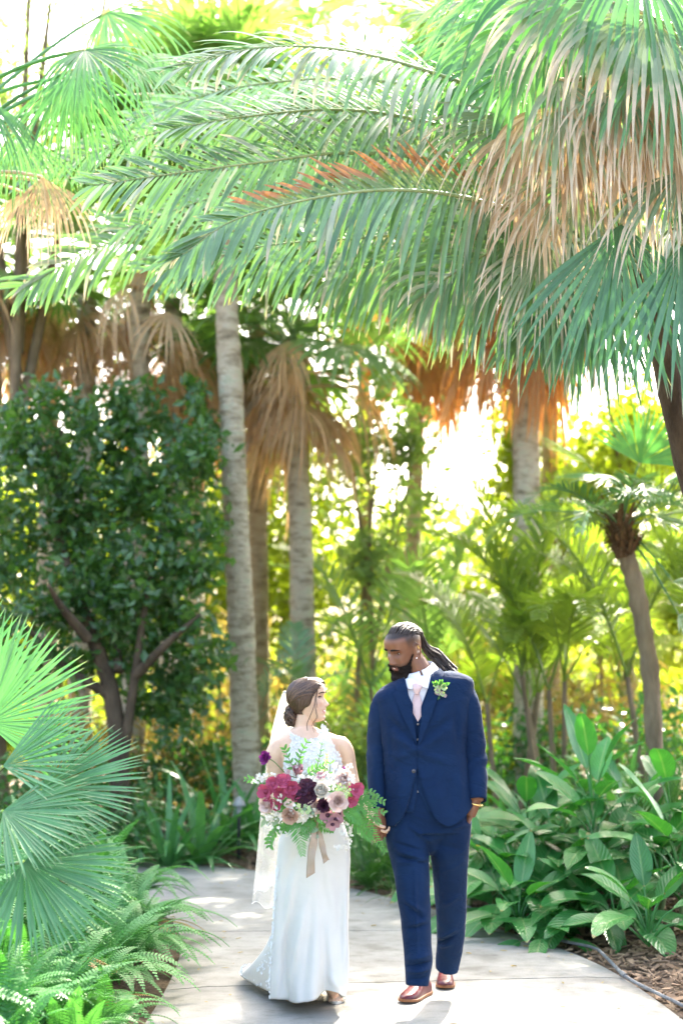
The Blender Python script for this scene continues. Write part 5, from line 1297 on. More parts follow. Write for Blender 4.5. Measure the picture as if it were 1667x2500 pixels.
# colour: skin, fade at the sides, lips
hl = np.c_[vv, np.ones(len(vv))] @ np.array(GH.I).T
hx, hy, hz = hl[:, 0], hl[:, 1], hl[:, 2]
cols = np.tile(np.array([[0.19, 0.085, 0.046]]), (len(vv), 1))
inh = (np.abs(hx) < .1) & (hz > -.14) & (hz < .14) & (hy > -.13) & (hy < .14)
def paint(mask, c, cols=cols): cols += (np.array(c) - cols) * np.clip(mask, 0, 1)[:, None]
sm = lambda a, lo, hi: np.clip((a - lo) / (hi - lo), 0, 1)
fade = sm(hz, .012, .055) * sm(.045 - hy, 0, .02) * inh
paint(fade * .85, (0.030, 0.018, 0.013))
paint(sm(hz, .078, .092) * inh * .95, (0.014, 0.010, 0.008))
paint(sm(-hz, .035, .05) * sm(hy, -.02, .0) * inh * .55 * sm(.075 - np.abs(hx), 0, .01), (0.035, 0.018, 0.011))
lip = np.exp(-((hz + .064) / .009) ** 4) * (np.abs(hx) < .026) * (hy > .07) * inh
paint(lip, (0.20, 0.075, 0.058))
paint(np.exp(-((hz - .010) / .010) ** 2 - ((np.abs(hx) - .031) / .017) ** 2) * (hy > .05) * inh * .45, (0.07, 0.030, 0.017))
paint((1 - sm(vv[:, 2], zP(2010), zP(1960))) * .25 * (vv[:, 2] < zP(1900)), (0.10, 0.042, 0.024))
obj('body', np_mesh('body', vv, ff, M['skin_groom'], gbase, cols), groom)

def head_feature(H, parent, male, hair_mat, both=True):
    for s in (-1, 1):
        ep = H.pt(math.asin(min(.99, .031 / .072)), .010); ep.x = s * .031; ep.y -= 0.0065 if male else .006
        mb = MB(); c = H.world(ep); rot = H.M.to_3x3()
        rows = [[c + rot @ V((.0135 * math.sin(a) * math.cos(b), .0115 * math.cos(a), (.0038 if male else .0064) * math.sin(a) * math.sin(b))) for b in [2 * math.pi * j / 16 for j in range(16)]] for a in [math.pi * i / 10 for i in range(11)]]
        mb.grid(rows, True)
        eo = mb.build('eye', M['eye_white'], parent)
        mb = MB(); ci = c + rot @ V((0.001, .0068, -.0015))
        mb.grid([[ci + rot @ V((.0062 * math.sin(a) * math.cos(b), .0055 * math.cos(a), .0060 * math.sin(a) * math.sin(b))) for b in [2 * math.pi * j / 12 for j in range(12)]] for a in [math.pi * i / 8 for i in range(9)]], True)
        mb.build('iris', M['iris'], eo)
        # upper lid with lashes, then brow
        mb = MB(); l = []
        for k in range(9):
            u = k / 8 - .5; q = H.pt(math.asin(min(.98, abs(.031 + u * .030) / .073)), .010 + .0065 * math.cos(u * 3.0)); q.x = s * (.031 + u * .030); q.y -= .0005 if male else -.0008; l.append(H.world(q))
        mb.tube(l, [.0012, .0022, .0028, .003, .003, .003, .0028, .0022, .0012], 6); mb.build('eyelid', M['brow_dark'], parent)
        mb = MB(); l = []
        for k in range(9):
            u = k / 8 - .5; q = H.pt(math.asin(min(.98, abs(.032 + u * .042) / .073)), .031 + .005 * math.cos(u * 2.6 - s * 0) - .004 * u); q.x = s * (.032 + u * .042); q.y += .001; l.append(H.world(q))
        r_ = .0052 if male else .0036
        mb.tube(l, [r_ * .5, r_ * .9, r_, r_, r_, r_ * .9, r_ * .75, r_ * .55, r_ * .3], 6); mb.build('eyebrow', hair_mat, parent)
head_feature(GH, groom, True, M['brow_dark'])
mb = MB(); rows = []
for i in range(4):
    rows.append([])
    for j in range(9):
        x = (j / 8 - .5) * .038; q = GH.pt(math.asin(x / .075), -.0625); q.y += .0058; q.x = x; q.z = -.0595 - i * .0022 + abs(x) ** 2 * 8; q.y -= .25 * abs(x); rows[-1].append(GH.world(q))
mb.grid(rows); mb.build('teeth', M['teeth'], groom)
# beard: a shell standing off the jaw
mb = MB(); seg = 120; nz = 64; idx = {}
def beard_in(t, z, x):
    a = abs(t); deg = math.degrees(a); nz_ = 3 * noise.noise(V((x * 60, z * 60, 3)))
    if z < -.050 - .0 and deg < 97 + nz_:
        if abs(x) < .025 and -.0765 < z < -.0505: return False
        up = -.052 + .0007 * max(0, deg - 38) * 1.0
        return True
    if z >= -.050:
        if abs(x) < .030 and z < -.0445 and deg < 60: return True
        lo = 62 + (z + .05) * 520
        return lo + nz_ < deg < 97 + nz_ and z < .012
    return False
for i in range(nz):
    z = lerp(-.1275, .015, i / (nz - 1))
    for j in range(seg):
        t = 2 * math.pi * j / seg; t = t if t <= math.pi else t - 2 * math.pi
        q = GH.pt(t, z)
        if beard_in(t, z, q.x):
            off = lerp(.003, .017, max(0, min(1, (-.06 - z) / .06))) * (0.6 + 0.4 * max(0, math.cos(t))) + .003 + .003 * noise.noise(V((q.x * 120, q.y * 120, z * 120)))
            q2 = GH.pt(t, z, off); q2.z -= off * (0.9 if z < -.09 else .25); idx[(i, j)] = mb.vert(GH.world(q2))
for (i, j) in list(idx):
    k = [(i, j), (i, (j + 1) % seg), (i + 1, (j + 1) % seg), (i + 1, j)]
    if all(q in idx for q in k): mb.face(*[idx[q] for q in k])
# short whiskers breaking the outline
for (i, j) in list(idx):
    if random.random() < 0.75:
        p = V(mb.v[idx[(i, j)]]); n_ = (p - GH.world((0, 0, -.04))).normalized()
        mb.strip(p - n_ * .002, n_ + V((rnd(-.5, .5), rnd(-.5, .5), -0.7)), V((rnd(-1, 1), rnd(-1, 1), 1)), rnd(.006, .013), .0009, 2, 0)
mb.build('beard', M['beard'], groom)
# locs: tied-back ropes over the crown falling to the far shoulder
mb = MB()
def loc_tube(pts, r):
    c = catmull(pts, 26); ph = rnd(0, 6)
    mb.tube(c, [r * min(1, .35 + i * .16) * lerp(1, .7, i / 25) for i in range(26)], 7, disp=lambda t, a: 1 + .22 * math.sin(t * 60 + a + ph) + .15 * noise.noise(V((t * 20, a, ph))))
tail = [P(1041, 1583, 7.15), P(1062, 1598, 7.20), P(1080, 1620, 7.20), P(1100, 1641, 7.17)]
def skull(th, ph, off):
    return V(((.076 + off) * math.sin(th), -.006 + (.102 + off) * math.cos(th) * math.cos(ph), .030 + (.092 + off) * math.cos(th) * math.sin(ph)))
for lay, (ph0, nk_) in enumerate(((40, 13), (66, 12), (92, 11), (120, 9), (20, 4))):
    for k in range(nk_):
        th = R(lerp(-60, 60, (k + .5 * (lay % 2)) / (nk_ - .5))) + rnd(-.04, .04)
        if lay == 4: th = R([-66, -62, 62, 66][k]); 
        p0 = R(ph0 + rnd(-5, 5) + (24 * (abs(th) / R(60)) ** 2 if lay == 0 else 0)) if lay < 4 else R(100 + rnd(-25, 25))
        pts = []
        for q_ in range(5):
            u = q_ / 4; ph = lerp(p0, R(168), u)
            pts.append(GH.world(skull(th * lerp(1, .55, u) + .05 * math.sin(u * 6 + k), ph, (.001 if q_ == 0 else .005) + .003 * (lay if lay < 4 else 0) * u + rnd(-.001, .002))))
        jv = V((rnd(-1, 1), rnd(-1, 1), rnd(-1, 1)))
        for q_, s_ in zip(tail, [0.017, 0.028, 0.034, 0.036]): pts.append(q_ + jv * s_)
        if random.random() < .4: pts = pts[:-1]
        loc_tube(pts, rnd(.0055, .0080))
mb.build('hair', M['hair_black'], groom)
for (off, r, mt) in (((-.083, .004, -.034), .0048, 'stone'), ((-.090, -.018, .014), .0042, 'gold'), ((-.090, -.020, .006), .0036, 'gold'), ((-.089, -.019, .021), .0036, 'gold')):
    mb = MB(); c = GH.world(off)
    mb.grid([[c + V((r * math.sin(a) * math.cos(b), r * math.sin(a) * math.sin(b), r * math.cos(a))) for b in [2 * math.pi * j / 10 for j in range(10)]] for a in [math.pi * i / 7 for i in range(8)]], True)
    mb.build('earring', M[mt], groom)

# --- shirt, collar, tie, waistcoat
mb = MB(); GT.shell(mb, zP(1990), zP(1648), -0.016, 40, 64); sh = mb.build('shirt', M['shirt'], groom)
# collar: folded band around the neck
nb = P(1034, 1652, GD); nax = (P(1012, 1600, GD) - P(1040, 1672, GD)).normalized()
def collar_ring(c, r, a0, a1, n, tilt):
    out = []
    for k in range(n):
        a = lerp(a0, a1, k / (n - 1)); s, co = math.sin(a), math.cos(a)
        out.append((c, r, s, co))
    return out
side = V((1, 0, 0)); side = (side - nax * side.dot(nax)).normalized(); fwd = side.cross(nax)   # fwd towards the viewer
if fwd.y > 0: fwd = -fwd
mb = MB(); rows = []
cc = P(1022, 1634, GD + .012)
for i, (h, r, drop) in enumerate([(-.020, .068, 0.0), (.004, .068, 0.0), (.026, .070, .0), (.029, .074, .0), (.020, .080, .10), (-.004, .088, .55), (-.022, .094, 1.0)]):
    row = []
    for k in range(41):
        a = lerp(R(4), R(356), k / 40)      # opening at the front
        fr = max(0, math.cos(a)) ** 3
        hh = h - 0.040 * (0.5 + 0.5 * math.cos(a)) - drop * .040 * fr
        rr = r * (1 + 0.10 * fr * drop)
        row.append(cc + side * (math.sin(a) * rr) + fwd * (math.cos(a) * rr * .98) + nax * hh)
    rows.append(row)
mb.grid(rows); co = mb.build('collar', M['shirt'], sh)
so = co.modifiers.new('t', 'SOLIDIFY'); so.thickness = .002
patch('collar_wing', [(988, 1662), (1000, 1652), (1012, 1660), (1017, 1667), (1004, 1683), (994, 1680)], GT, .006, .003, M['shirt'], sh, dd=.10)
patch('collar_wing', [(1019, 1667), (1034, 1652), (1052, 1628), (1060, 1640), (1054, 1664), (1046, 1682), (1030, 1676)], GT, .006, .003, M['shirt'], sh, dd=.10)
# tie: knot and blade
patch('tie_blade', [(1010, 1694), (1024, 1694), (1030, 1715), (1030, 1745), (1019, 1762), (1007, 1740), (1006, 1715)], GT, -0.006, .006, M['tie'], groom, bulge=.004)
mb = MB(); kp = [P(1019, 1671, 6.965), P(1018.5, 1676, 6.955), P(1017.5, 1684, 6.952), P(1016.5, 1693, 6.957)]
mb.tube(kp, [(.024, .010), (.0245, .014), (.018, .014), (.012, .010)], 12, ref=(1, 0, 0)); mb.build('tie_knot', M['tie'], groom)
def open_shell(name, off, rows_edges, z_top, z_bot, mat, parent, n=60, seg=72, thick=.003, hem=None, crs=None, dd=0.14, flare=0.0):
    """garment shell open at the front between two measured edges"""
    def tab(e): return sorted([(P(x, y, GD - dd).z, P(x, y, GD - dd).x) for x, y in e])
    L, Rr = tab(rows_edges[0]), tab(rows_edges[1])
    rows = []
    for i in range(n + 1):
        z = lerp(z_top, z_bot, i / n)
        xl, xr = interp(L, z), interp(Rr, z)
        tl, tr = GT.angle_for_x(xl, z, off), GT.angle_for_x(xr, z, off)
        row = []
        for j in range(seg + 1):
            t = lerp(tr, 2 * math.pi + tl, j / seg)
            row.append(GT.pt(t, z, off + flare * max(0, (i / n - .55) / .45) ** 1.5))
        rows.append(row)
    mb = MB(); mb.grid(rows)
    v2 = np.array(mb.v)
    for i, p in enumerate(v2): p[1] += .0025 * noise.noise(V((p[0] * 14, p[1] * 14, p[2] * 9)))
    if crs: v2 = creases(v2, crs, GD - .13, GD)
    if flare:   # the pocketed hand pushes the right front up
        x0, x1 = P(1082, 2000, GD).x, P(1150, 2000, GD).x
        for p in v2:
            k = max(0, min(1, (p[0] - x0) / (x1 - x0))); h = max(0, min(1, (zP(1880) - p[2]) / (zP(1880) - zP(2018))))
            p[2] += .10 * k ** 1.9 * h ** 1.5
    mb.v = [tuple(p) for p in v2]
    o = mb.build(name, mat, parent)
    s_ = o.modifiers.new('t', 'SOLIDIFY'); s_.thickness = thick; s_.offset = -1
    return o
zT, zB = zP(1650), zP(1985)
wc = open_shell('waistcoat', -0.0085, ([(986, 1650), (990, 1673), (1019, 1743), (1019.5, 1760), (1019.5, 1925), (1013, 1967), (1008, 1985)], [(1056, 1650), (1048, 1673), (1020, 1743), (1017, 1760), (1017, 1925), (1030, 1952), (1046, 1985)]), zP(1655), zP(1978), M['waistcoat'], groom)
for py in (1768, 1806):
    p = P(1020, py, 6.93); p.y = GT.front(p.x, p.z, .0) - .001; mb = MB(); mb.tube([p + V((0, .003, 0)), p + V((0, -.002, 0)), p + V((0, -.003, 0))], [.0062, .0062, .004], 12); mb.build('button', M['button'], wc)
JCR = [(1018, 1830, 960, 1795, 11, 0.0148), (1018, 1830, 1085, 1785, 11, 0.0148), (1018, 1832, 965, 1850, 8, 0.0123), (1020, 1835, 1090, 1862, 8, 0.0123), (1010, 1812, 955, 1760, 8, -0.0148), (1030, 1812, 1100, 1750, 9, -0.0148), (960, 1880, 952, 1990, 9, -0.0099), (985, 1880, 970, 2000, 9, 0.0099),
       (1055, 1890, 1075, 1990, 9, 0.0123), (1095, 1900, 1105, 1990, 8, -0.0123), (1120, 1880, 1128, 1960, 8, 0.0148), (955, 1760, 958, 1860, 6, -0.0123), (1112, 1720, 1116, 1820, 7, -0.0173), (965, 1720, 985, 1790, 8, 0.0099), (1085, 1715, 1060, 1800, 9, 0.0099)]
jacket = open_shell('jacket', 0.004, ([(990, 1640), (990, 1665), (1000, 1720), (1012, 1790), (1019, 1827), (1019, 1871), (1010, 1910), (1001, 1949), (995, 1975), (984, 2001), (970, 2016)], [(1058, 1640), (1053, 1650), (1044, 1685), (1030, 1738), (1021, 1800), (1016, 1827), (1018, 1871), (1027, 1914), (1040, 1953), (1051, 1980), (1058, 1995), (1068, 2008), (1086, 2016)]), zP(1648), zP(2012), M['suit'], groom, 84, 90, .0035, crs=JCR, flare=.014)
def sleeve(lst, name, cuff_btn=None, folds=()):
    c, rr = limb(lst, 44); mb = MB()
    def dsp(t, a):
        k = 1 + .02 * noise.noise(V((math.cos(a) * 2, math.sin(a) * 2, t * 10)))
        for (t0, w_, am, a0, tw) in folds:
            k += am * math.exp(-((t - t0 - tw * math.sin(a - a0)) / w_) ** 2)
        return k
    mb.tube(c, [(r, r * 1.12) for r in rr], 36, ref=(1, 0, 0), disp=dsp, cap=False)
    o = mb.build(name, M['suit'], jacket)
    s_ = o.modifiers.new('t', 'SOLIDIFY'); s_.thickness = .0035; s_.offset = -1
    return o
sleeve(GSL, 'sleeve', folds=[(.50, .03, .05, 0, .03), (.58, .03, -.05, 0, .03), (.66, .03, .04, 1, .04), (.30, .03, -.04, 2, .05), (.82, .03, .03, 2, .03)])
sleeve(GSR, 'sleeve', folds=[(.60, .03, .06, 1, .04), (.67, .025, -.07, 1, .05), (.74, .03, .08, 1.5, .05), (.80, .025, -.06, 2, .05), (.87, .03, .05, 1, .04), (.28, .03, -.05, 2, .05), (.4, .03, .03, 1, .05)])
# lapels
ll = patch('lapel', [(988, 1648), (991, 1668), (1001, 1720), (1013, 1790), (1018, 1824), (1008, 1800), (982, 1750), (960, 1693), (968, 1686), (962, 1672), (974, 1655)], GT, .017, .006, M['suit'], jacket, bulge=.003)
lr = patch('lapel', [(1060, 1640), (1053, 1652), (1044, 1686), (1030, 1738), (1021, 1800), (1019, 1824), (1029, 1806), (1046, 1762), (1066, 1706), (1088, 1668), (1080, 1652), (1086, 1642), (1076, 1630)], GT, .017, .006, M['suit'], jacket, bulge=.003)
patch('pocket_flap', [(948, 1880), (968, 1885), (967, 1910), (947, 1906)], GT, .0085, .004, M['suit'], jacket)
patch('pocket_flap', [(1085, 1884), (1131, 1872), (1131, 1893), (1088, 1908)], GT, .0085, .004, M['suit'], jacket)
patch('breast_pocket', [(1062, 1736), (1104, 1722), (1106, 1731), (1063, 1746)], GT, .0075, .003, M['suit'], jacket)
for (px, py) in ((1021, 1827), (1010, 1883)):
    p = P(px, py, 6.93); p.y = GT.front(p.x, p.z, .006); mb = MB(); mb.tube([p + V((0, .002, 0)), p + V((0, -.004, 0)), p + V((0, -.005, 0)), p + V((0, -.0035, 0))], [.0095, .0095, .007, .003], 14); mb.build('button', M['button'], jacket)
# --- trousers
mb = MB(); GT.shell(mb, zP(2030), zP(1930), -0.010, 14, 48)
mb.tube([P(1046, 1990, GD), P(1047, 2040, GD), P(1048, 2065, GD + .01), P(1049, 2082, GD + .02)], [(.15, .13), (.11, .11), (.06, .08), (.02, .04)], 20, ref=(1, 0, 0))
for L in (GLL, GLR):
    c, rr = limb(L, 40); mb.tube(c, [(r * .98, r * 1.12) for r in rr], 28, ref=(1, 0, 0))
vv, nn, ff = remeshed(mb, 0.006, 4)
TCR = [(1000, 2015, 1055, 2060, 5, 0.0162), (965, 2075, 1045, 2095, 4, 0.0162), (968, 2088, 1046, 2108, 4, -0.0186), (970, 2102, 1046, 2098, 4, 0.0139), (962, 2055, 1030, 2075, 4, -0.0139), (1048, 2062, 1050, 2200, 7, -0.0278),
       (985, 2190, 1040, 2225, 5, 0.0139), (990, 2205, 1035, 2240, 4, -0.0139), (1000, 2250, 1045, 2238, 4, 0.0139), (990, 2262, 1046, 2252, 4, -0.0139), (1010, 2120, 1016, 2330, 4, 0.0139), (990, 2335, 1050, 2322, 5, 0.0186), (988, 2352, 1058, 2340, 4, -0.0232), (990, 2366, 1055, 2356, 4, 0.0209), (992, 2384, 1050, 2376, 4, -0.0116),
       (1068, 2325, 1118, 2290, 5, 0.0209), (1070, 2338, 1120, 2305, 4, -0.0209), (1068, 2345, 1112, 2330, 4, 0.0139), (1080, 2230, 1125, 2200, 6, 0.0116), (1075, 2110, 1080, 2300, 4, 0.0093), (1100, 2025, 1135, 2010, 6, 0.0139), (1060, 2060, 1130, 2075, 8, -0.0116)]
vv = creases(vv, TCR, 7.0, 7.32)
for i in range(len(vv)): vv[i] += nn[i] * (.0022 * noise.noise(V((vv[i][0] * 16, vv[i][1] * 16, vv[i][2] * 11))))
obj('trousers', np_mesh('trousers', vv, ff, M['suit'], gbase), groom)
# --- shoes
def shoe(toe, heel, name, parent, sc=1.0):
    toe, heel = V(toe), V(heel); ax = (toe - heel); L = ax.length; ax.normalize(); sd_ = ax.cross(V((0, 0, 1))).normalized()
    prof = [(0, .026, .050, .0), (.08, .033, .062, 0), (.22, .035, .078, 0), (.34, .036, .083, 0), (.46, .039, .070, 0), (.60, .044, .052, 0), (.74, .046, .041, 0), (.86, .042, .034, 0), (.95, .030, .027, 0), (1.0, .010, .018, 0)]
    mb = MB(); rows = []
    n = 34
    for i in range(n + 1):
        u = i / n; w_ = sinterp([(p[0], p[1]) for p in prof], u) * sc; h = sinterp([(p[0], p[2]) for p in prof], u) * sc
        c = heel + ax * (L * u); row = []
        for j in range(25):
            a = math.pi * j / 24; s_, co_ = math.sin(a), math.cos(a)
            crease_ = 1 - .05 * math.exp(-((u - .60) / .02) ** 2) - .04 * math.exp(-((u - .655) / .02) ** 2) - .05 * math.exp(-((u - .80) / .008) ** 2)
            row.append(c + sd_ * (w_ * math.copysign(abs(co_) ** .75, co_)) + V((0, 0, .016 * sc + h * s_ ** .8 * crease_)))
        rows.append(row)
    mb.grid(rows); mb.cap(rows[0]); mb.cap(rows[-1])
    so_ = mb.build(name, M['shoe'], parent)
    mb = MB(); top = []; bot = []
    for k in range(48):
        a = 2 * math.pi * k / 48; u = .5 - .52 * math.cos(a); u = max(-.015, min(1.02, u)); w_ = (sinterp([(p[0], p[1]) for p in prof], max(0, min(1, u))) + .005) * sc
        s_ = math.copysign(min(1, abs(math.sin(a)) * 4) ** .5, math.sin(a)); q = heel + ax * (L * u) + sd_ * (w_ * s_)
        z = 0.004 if .3 < u else .0; up = .006 * max(0, (u - .8) / .2)
        top.append(q + V((0, 0, .018 * sc + up))); bot.append(q + V((0, 0, .006 * sc + up)))
    mb.grid([bot, top], True); mb.cap(top); mb.cap(bot[::-1]); mb.build('sole', M['sole'], so_)
    mb = MB(); hb = heel + ax * (L * .12); mb.tube([hb + V((0, 0, .0)), hb + V((0, 0, .012))], [(.036 * sc, .034 * sc)] * 2, 16, ref=sd_); mb.build('heel', M['sole'], so_)
    for k in range(3):
        u = .40 + .055 * k; h = sinterp([(p[0], p[2]) for p in prof], u) * sc + .017; c = heel + ax * (L * u) + V((0, 0, h))
        mb = MB(); mb.tube([c - sd_ * .017 + V((0, 0, -.005)), c + V((0, 0, .003)), c + sd_ * .017 + V((0, 0, -.005))], .0022, 6); mb.build('lace', M['iris'], so_)
    return so_
t1 = G(975, 2452); h1 = t1 + (V((0.16, 0.27, 0))).normalized() * .30
shoe(t1 + V((0.02, 0, 0)), h1, 'shoe', groom)
t2 = G(1087, 2418); h2 = t2 + V((0.02, 0.30, 0)).normalized() * .30
shoe(t2, h2, 'shoe', groom)
# --- boutonniere, bracelet
M['bloom_green'] = leaf_mat('bloom_green', (0.30, 0.42, 0.16), (0.55, 0.66, 0.38), trans=0.3, rib=False)
M['bloom_mauve'] = leaf_mat('bloom_mauve', (0.34, 0.24, 0.26), (0.55, 0.46, 0.45), trans=0.3, rib=False, tcol=(1.2, 1.0, 1.0))
M['green_leaf'] = leaf_mat('sprig_leaf', (0.05, 0.17, 0.04), (0.12, 0.30, 0.08), trans=0.3, rough=0.35, rib=False)
bt_c = P(1073, 1683, 6.95); bt_c.y = GT.front(bt_c.x, bt_c.z, .02)
mbg, mbm, mbl = MB(), MB(), MB()
for (dx, dz, m_, r) in [(-.018, .022, mbg, .016), (.018, .010, mbg, .019), (-.012, -.004, mbg, .017), (0, -.018, mbm, .013), (-.014, -.016, mbm, .013), (.012, -.022, mbg, .014), (.024, -.030, mbm, .010), (-.006, .008, mbm, .012)]:
    c = bt_c + V((dx, -.004, dz))
    for k in range(6):
        a = k * math.pi / 3 + rnd(0, 1); d_ = V((math.cos(a), -.55, math.sin(a)))
        m_.strip(c, d_, V((-math.cos(a) * .4, -1, -math.sin(a) * .4)), r * 1.25, r * .55, 4, 0, None, .3, random.random(), curl=20)
for k in range(9):
    a = rnd(0.4, 2.6); mbl.strip(bt_c + V((rnd(-.01, .02), -.002, .01)), V((math.cos(a) * .8, -.35, math.sin(a))), V((0, -1, .2)), rnd(.03, .05), .008, 4, 2, tint=random.random())
for k in range(4): mbl.tube([bt_c, bt_c + V((rnd(-.02, .0), -.002, rnd(-.06, -.045)))], .0022, 5)
bo = mbg.build('boutonniere', M['bloom_green'], groom); mbm.build('blossom', M['bloom_mauve'], bo); mbl.build('foliage', M['green_leaf'], bo)
mb = MB(); c = P(1159, 1963, 7.06); mb.tube([c + V((math.cos(a) * .034, math.sin(a) * .033, -.007 * math.cos(a))) for a in [2 * math.pi * k / 24 for k in range(25)]], [.0045 + .0015 * (k % 2) for k in range(25)], 6); mb.build('bracelet', M['gold'], groom)
# ================================================================== BRIDE
random.seed(60)
BD = 7.0
bbase = G(770, 2440); bbase.z = 0
bride = thing('person', 'bride in a white lace halter gown and veil, smiling up at the man beside her', 'person', bbase)
M['satin'] = cloth_mat('ivory_satin', (0.56, 0.54, 0.50), (0.64, 0.62, 0.58), 600, 0.55, 0.15, 0.05, 0.35, wrinkle=0.10)
M['lace'] = cloth_mat('white_lace', (0.66, 0.66, 0.65), (0.76, 0.76, 0.75), 260, 0.8, 0.1, 0.6)
M['lining'] = cloth_mat('lace_ground', (0.62, 0.57, 0.53), (0.74, 0.70, 0.66), 200, 0.8, 0.1, 0.5)
M['hair_brown'] = None
def hair_mat():
    m, t, b, out = new_mat('brown_hair')
    at = N(t, 'ShaderNodeAttribute', attribute_name='Col'); sep = N(t, 'ShaderNodeSeparateColor'); t.links.new(at.outputs['Color'], sep.inputs[0])
    r = ramp(t, [(0.0, (0.018, 0.009, 0.006)), (0.5, (0.060, 0.030, 0.018)), (1.0, (0.17, 0.095, 0.055))]); t.links.new(sep.outputs[0], r.inputs[0]); t.links.new(r.outputs[0], b.inputs['Base Color'])
    b.inputs['Roughness'].default_value = 0.36; b.inputs['Specular IOR Level'].default_value = 0.6; b.inputs['Anisotropic'].default_value = 0.5
    return m
M['hair_brown'] = hair_mat()
def veil_mat():
    m, t, b, out = new_mat('tulle')
    tr = N(t, 'ShaderNodeBsdfTransparent'); tl = N(t, 'ShaderNodeBsdfTranslucent'); tl.inputs[0].default_value = (0.9, 0.9, 0.88, 1)
    b.inputs['Base Color'].default_value = (0.88, 0.88, 0.86, 1); b.inputs['Roughness'].default_value = 0.8
    tc = N(t, 'ShaderNodeTexCoord'); nz = N(t, 'ShaderNodeTexNoise', i_Scale=400.0, i_Detail=2.0); t.links.new(tc.outputs['Object'], nz.inputs['Vector'])
    mr = N(t, 'ShaderNodeMapRange'); mr.inputs[1].default_value = .3; mr.inputs[2].default_value = .7; mr.inputs[3].default_value = .20; mr.inputs[4].default_value = .38; t.links.new(nz.outputs['Fac'], mr.inputs[0])
    m1 = N(t, 'ShaderNodeMixShader'); m1.inputs[0].default_value = .5; t.links.new(b.outputs[0], m1.inputs[1]); t.links.new(tl.outputs[0], m1.inputs[2])
    m2 = N(t, 'ShaderNodeMixShader'); t.links.new(mr.outputs[0], m2.inputs[0]); t.links.new(tr.outputs[0], m2.inputs[1]); t.links.new(m1.outputs[0], m2.inputs[2])
    t.links.new(m2.outputs[0], out.inputs[0]); return m
M['tulle'] = veil_mat()
BT = Torso([(1772, 740, 24, .040, .045, 2), (1784, 744, 40, .050, .055, 2), (1795, 750, 66, .060, .07, 2), (1808, 752, 80, .072, .08, 2), (1830, 755, 76, .088, .085, 1), (1858, 759, 71, .108, .085, 0), (1890, 761, 65, .105, .080, 0), (1930, 762, 57, .090, .075, 0), (1970, 763, 55, .085, .075, 0),
            (2010, 765, 68, .092, .095, 0), (2060, 766, 83, .10, .12, 0), (2110, 764, 86, .10, .12, 0)], BD, 2.2)
bz = lambda py, d=BD: P(760, py, d).z
BH = Head(P(754, 1709, BD), (0.970, -0.235, 0.06), (-0.06, 0, 1), 0.925, False)
mb = MB(); BH.shell(mb)
mb.tube(catmull([P(742, 1800, BD + .01), P(741, 1782, BD + .008), P(744, 1760, BD + .004), P(752, 1730, BD)], 9), [.062, .054, .049, .047, .046, .046, .046, .046, .044], 18)
BT.shell(mb, bz(1985), bz(1776), 0, 50, 56); BT.shell(mb, bz(2100), bz(1980), -.03, 12, 40)
BAL = [(706, 1826, 7.00, 17), (686, 1822, 7.00, 22), (672, 1840, 7.00, 22.5), (674, 1880, 7.01, 20.5), (677, 1920, 7.02, 18.5), (681, 1955, 7.00, 17)]
BAR = [(808, 1822, 7.00, 16), (828, 1816, 7.00, 20.5), (843, 1835, 7.01, 20.5), (850, 1870, 7.03, 18.5), (858, 1905, 7.03, 17), (866, 1928, 7.02, 16)]
for L in (BAL, BAR):
    c, rr = limb(L, 14); mb.tube(c, [(r, r * 1.05) for r in rr], 16)
# right forearm comes forward to the bouquet
c = catmull([P(681, 1955, 7.00), P(702, 1972, 6.92), P(735, 1985, 6.82), P(762, 1990, 6.76)], 10); mb.tube(c, [lerp(.036, .025, i / 9) for i in range(10)], 14)
hand(mb, P(760, 1990, 6.765), (0.95, -0.30, 0.1), (0.1, -0.5, -0.9), .88, (.9, 1.0, .7), -1)
# left forearm down to the joined hands
c = catmull([P(866, 1928, 7.02), P(882, 1952, 7.01), P(897, 1974, 7.01), P(908, 1992, 7.02)], 10); mb.tube(c, [lerp(.034, .023, i / 9) for i in range(10)], 14)
hand(mb, P(905, 1994, 7.04), (0.62, 0.05, -0.78), (0.6, -0.15, 0.5), .88, (.5, .8, .7), 1)
# legs and feet inside the gown
for (pts) in ([P(735, 2090, 7.1), P(745, 2250, 7.14), P(748, 2390, 7.16), G(748, 2420)], [P(790, 2090, 7.08), P(798, 2250, 7.12), P(806, 2390, 7.12), G(820, 2432)]):
    c = catmull(pts, 12); mb.tube(c, [lerp(.055, .030, i / 11) for i in range(12)], 14)
ft = G(820, 2450)
mb.tube(catmull([ft + V((.0, .19, .035)), ft + V((0, .12, .045)), ft + V((0, .05, .028)), ft + V((0, .01, .018))], 8), [(.030, .034), (.033, .036), (.035, .034), (.037, .028), (.038, .022), (.038, .017), (.036, .013), (.030, .010)], 14, ref=(1, 0, 0))
for k in range(5):
    q = ft + V(((k - 2) * .0155, .012 + .004 * abs(k - 1), .018)); mb.tube([q, q + V((0, -.018, -.002)), q + V((0, -.028, -.004))], [.0085, .0085, .006], 7)
vv, nn, ff = remeshed(mb, 0.0042, 3)
hl = np.c_[vv, np.ones(len(vv))] @ np.array(BH.I).T
hx, hy, hz = hl[:, 0], hl[:, 1], hl[:, 2]
cols = np.tile(np.array([[0.63, 0.43, 0.305]]), (len(vv), 1))
inh = (np.abs(hx) < .1) & (hz > -.13) & (hz < .14) & (hy > -.13) & (hy < .14)
paint(np.exp(-((hz + .064) / .0085) ** 4) * (np.abs(hx) < .024) * (hy > .06) * inh * .9, (0.52, 0.19, 0.17), cols)
paint(np.exp(-((np.abs(hx) - .045) / .018) ** 2 - ((hz + .025) / .018) ** 2) * (hy > .03) * inh * .35, (0.60, 0.28, 0.22), cols)
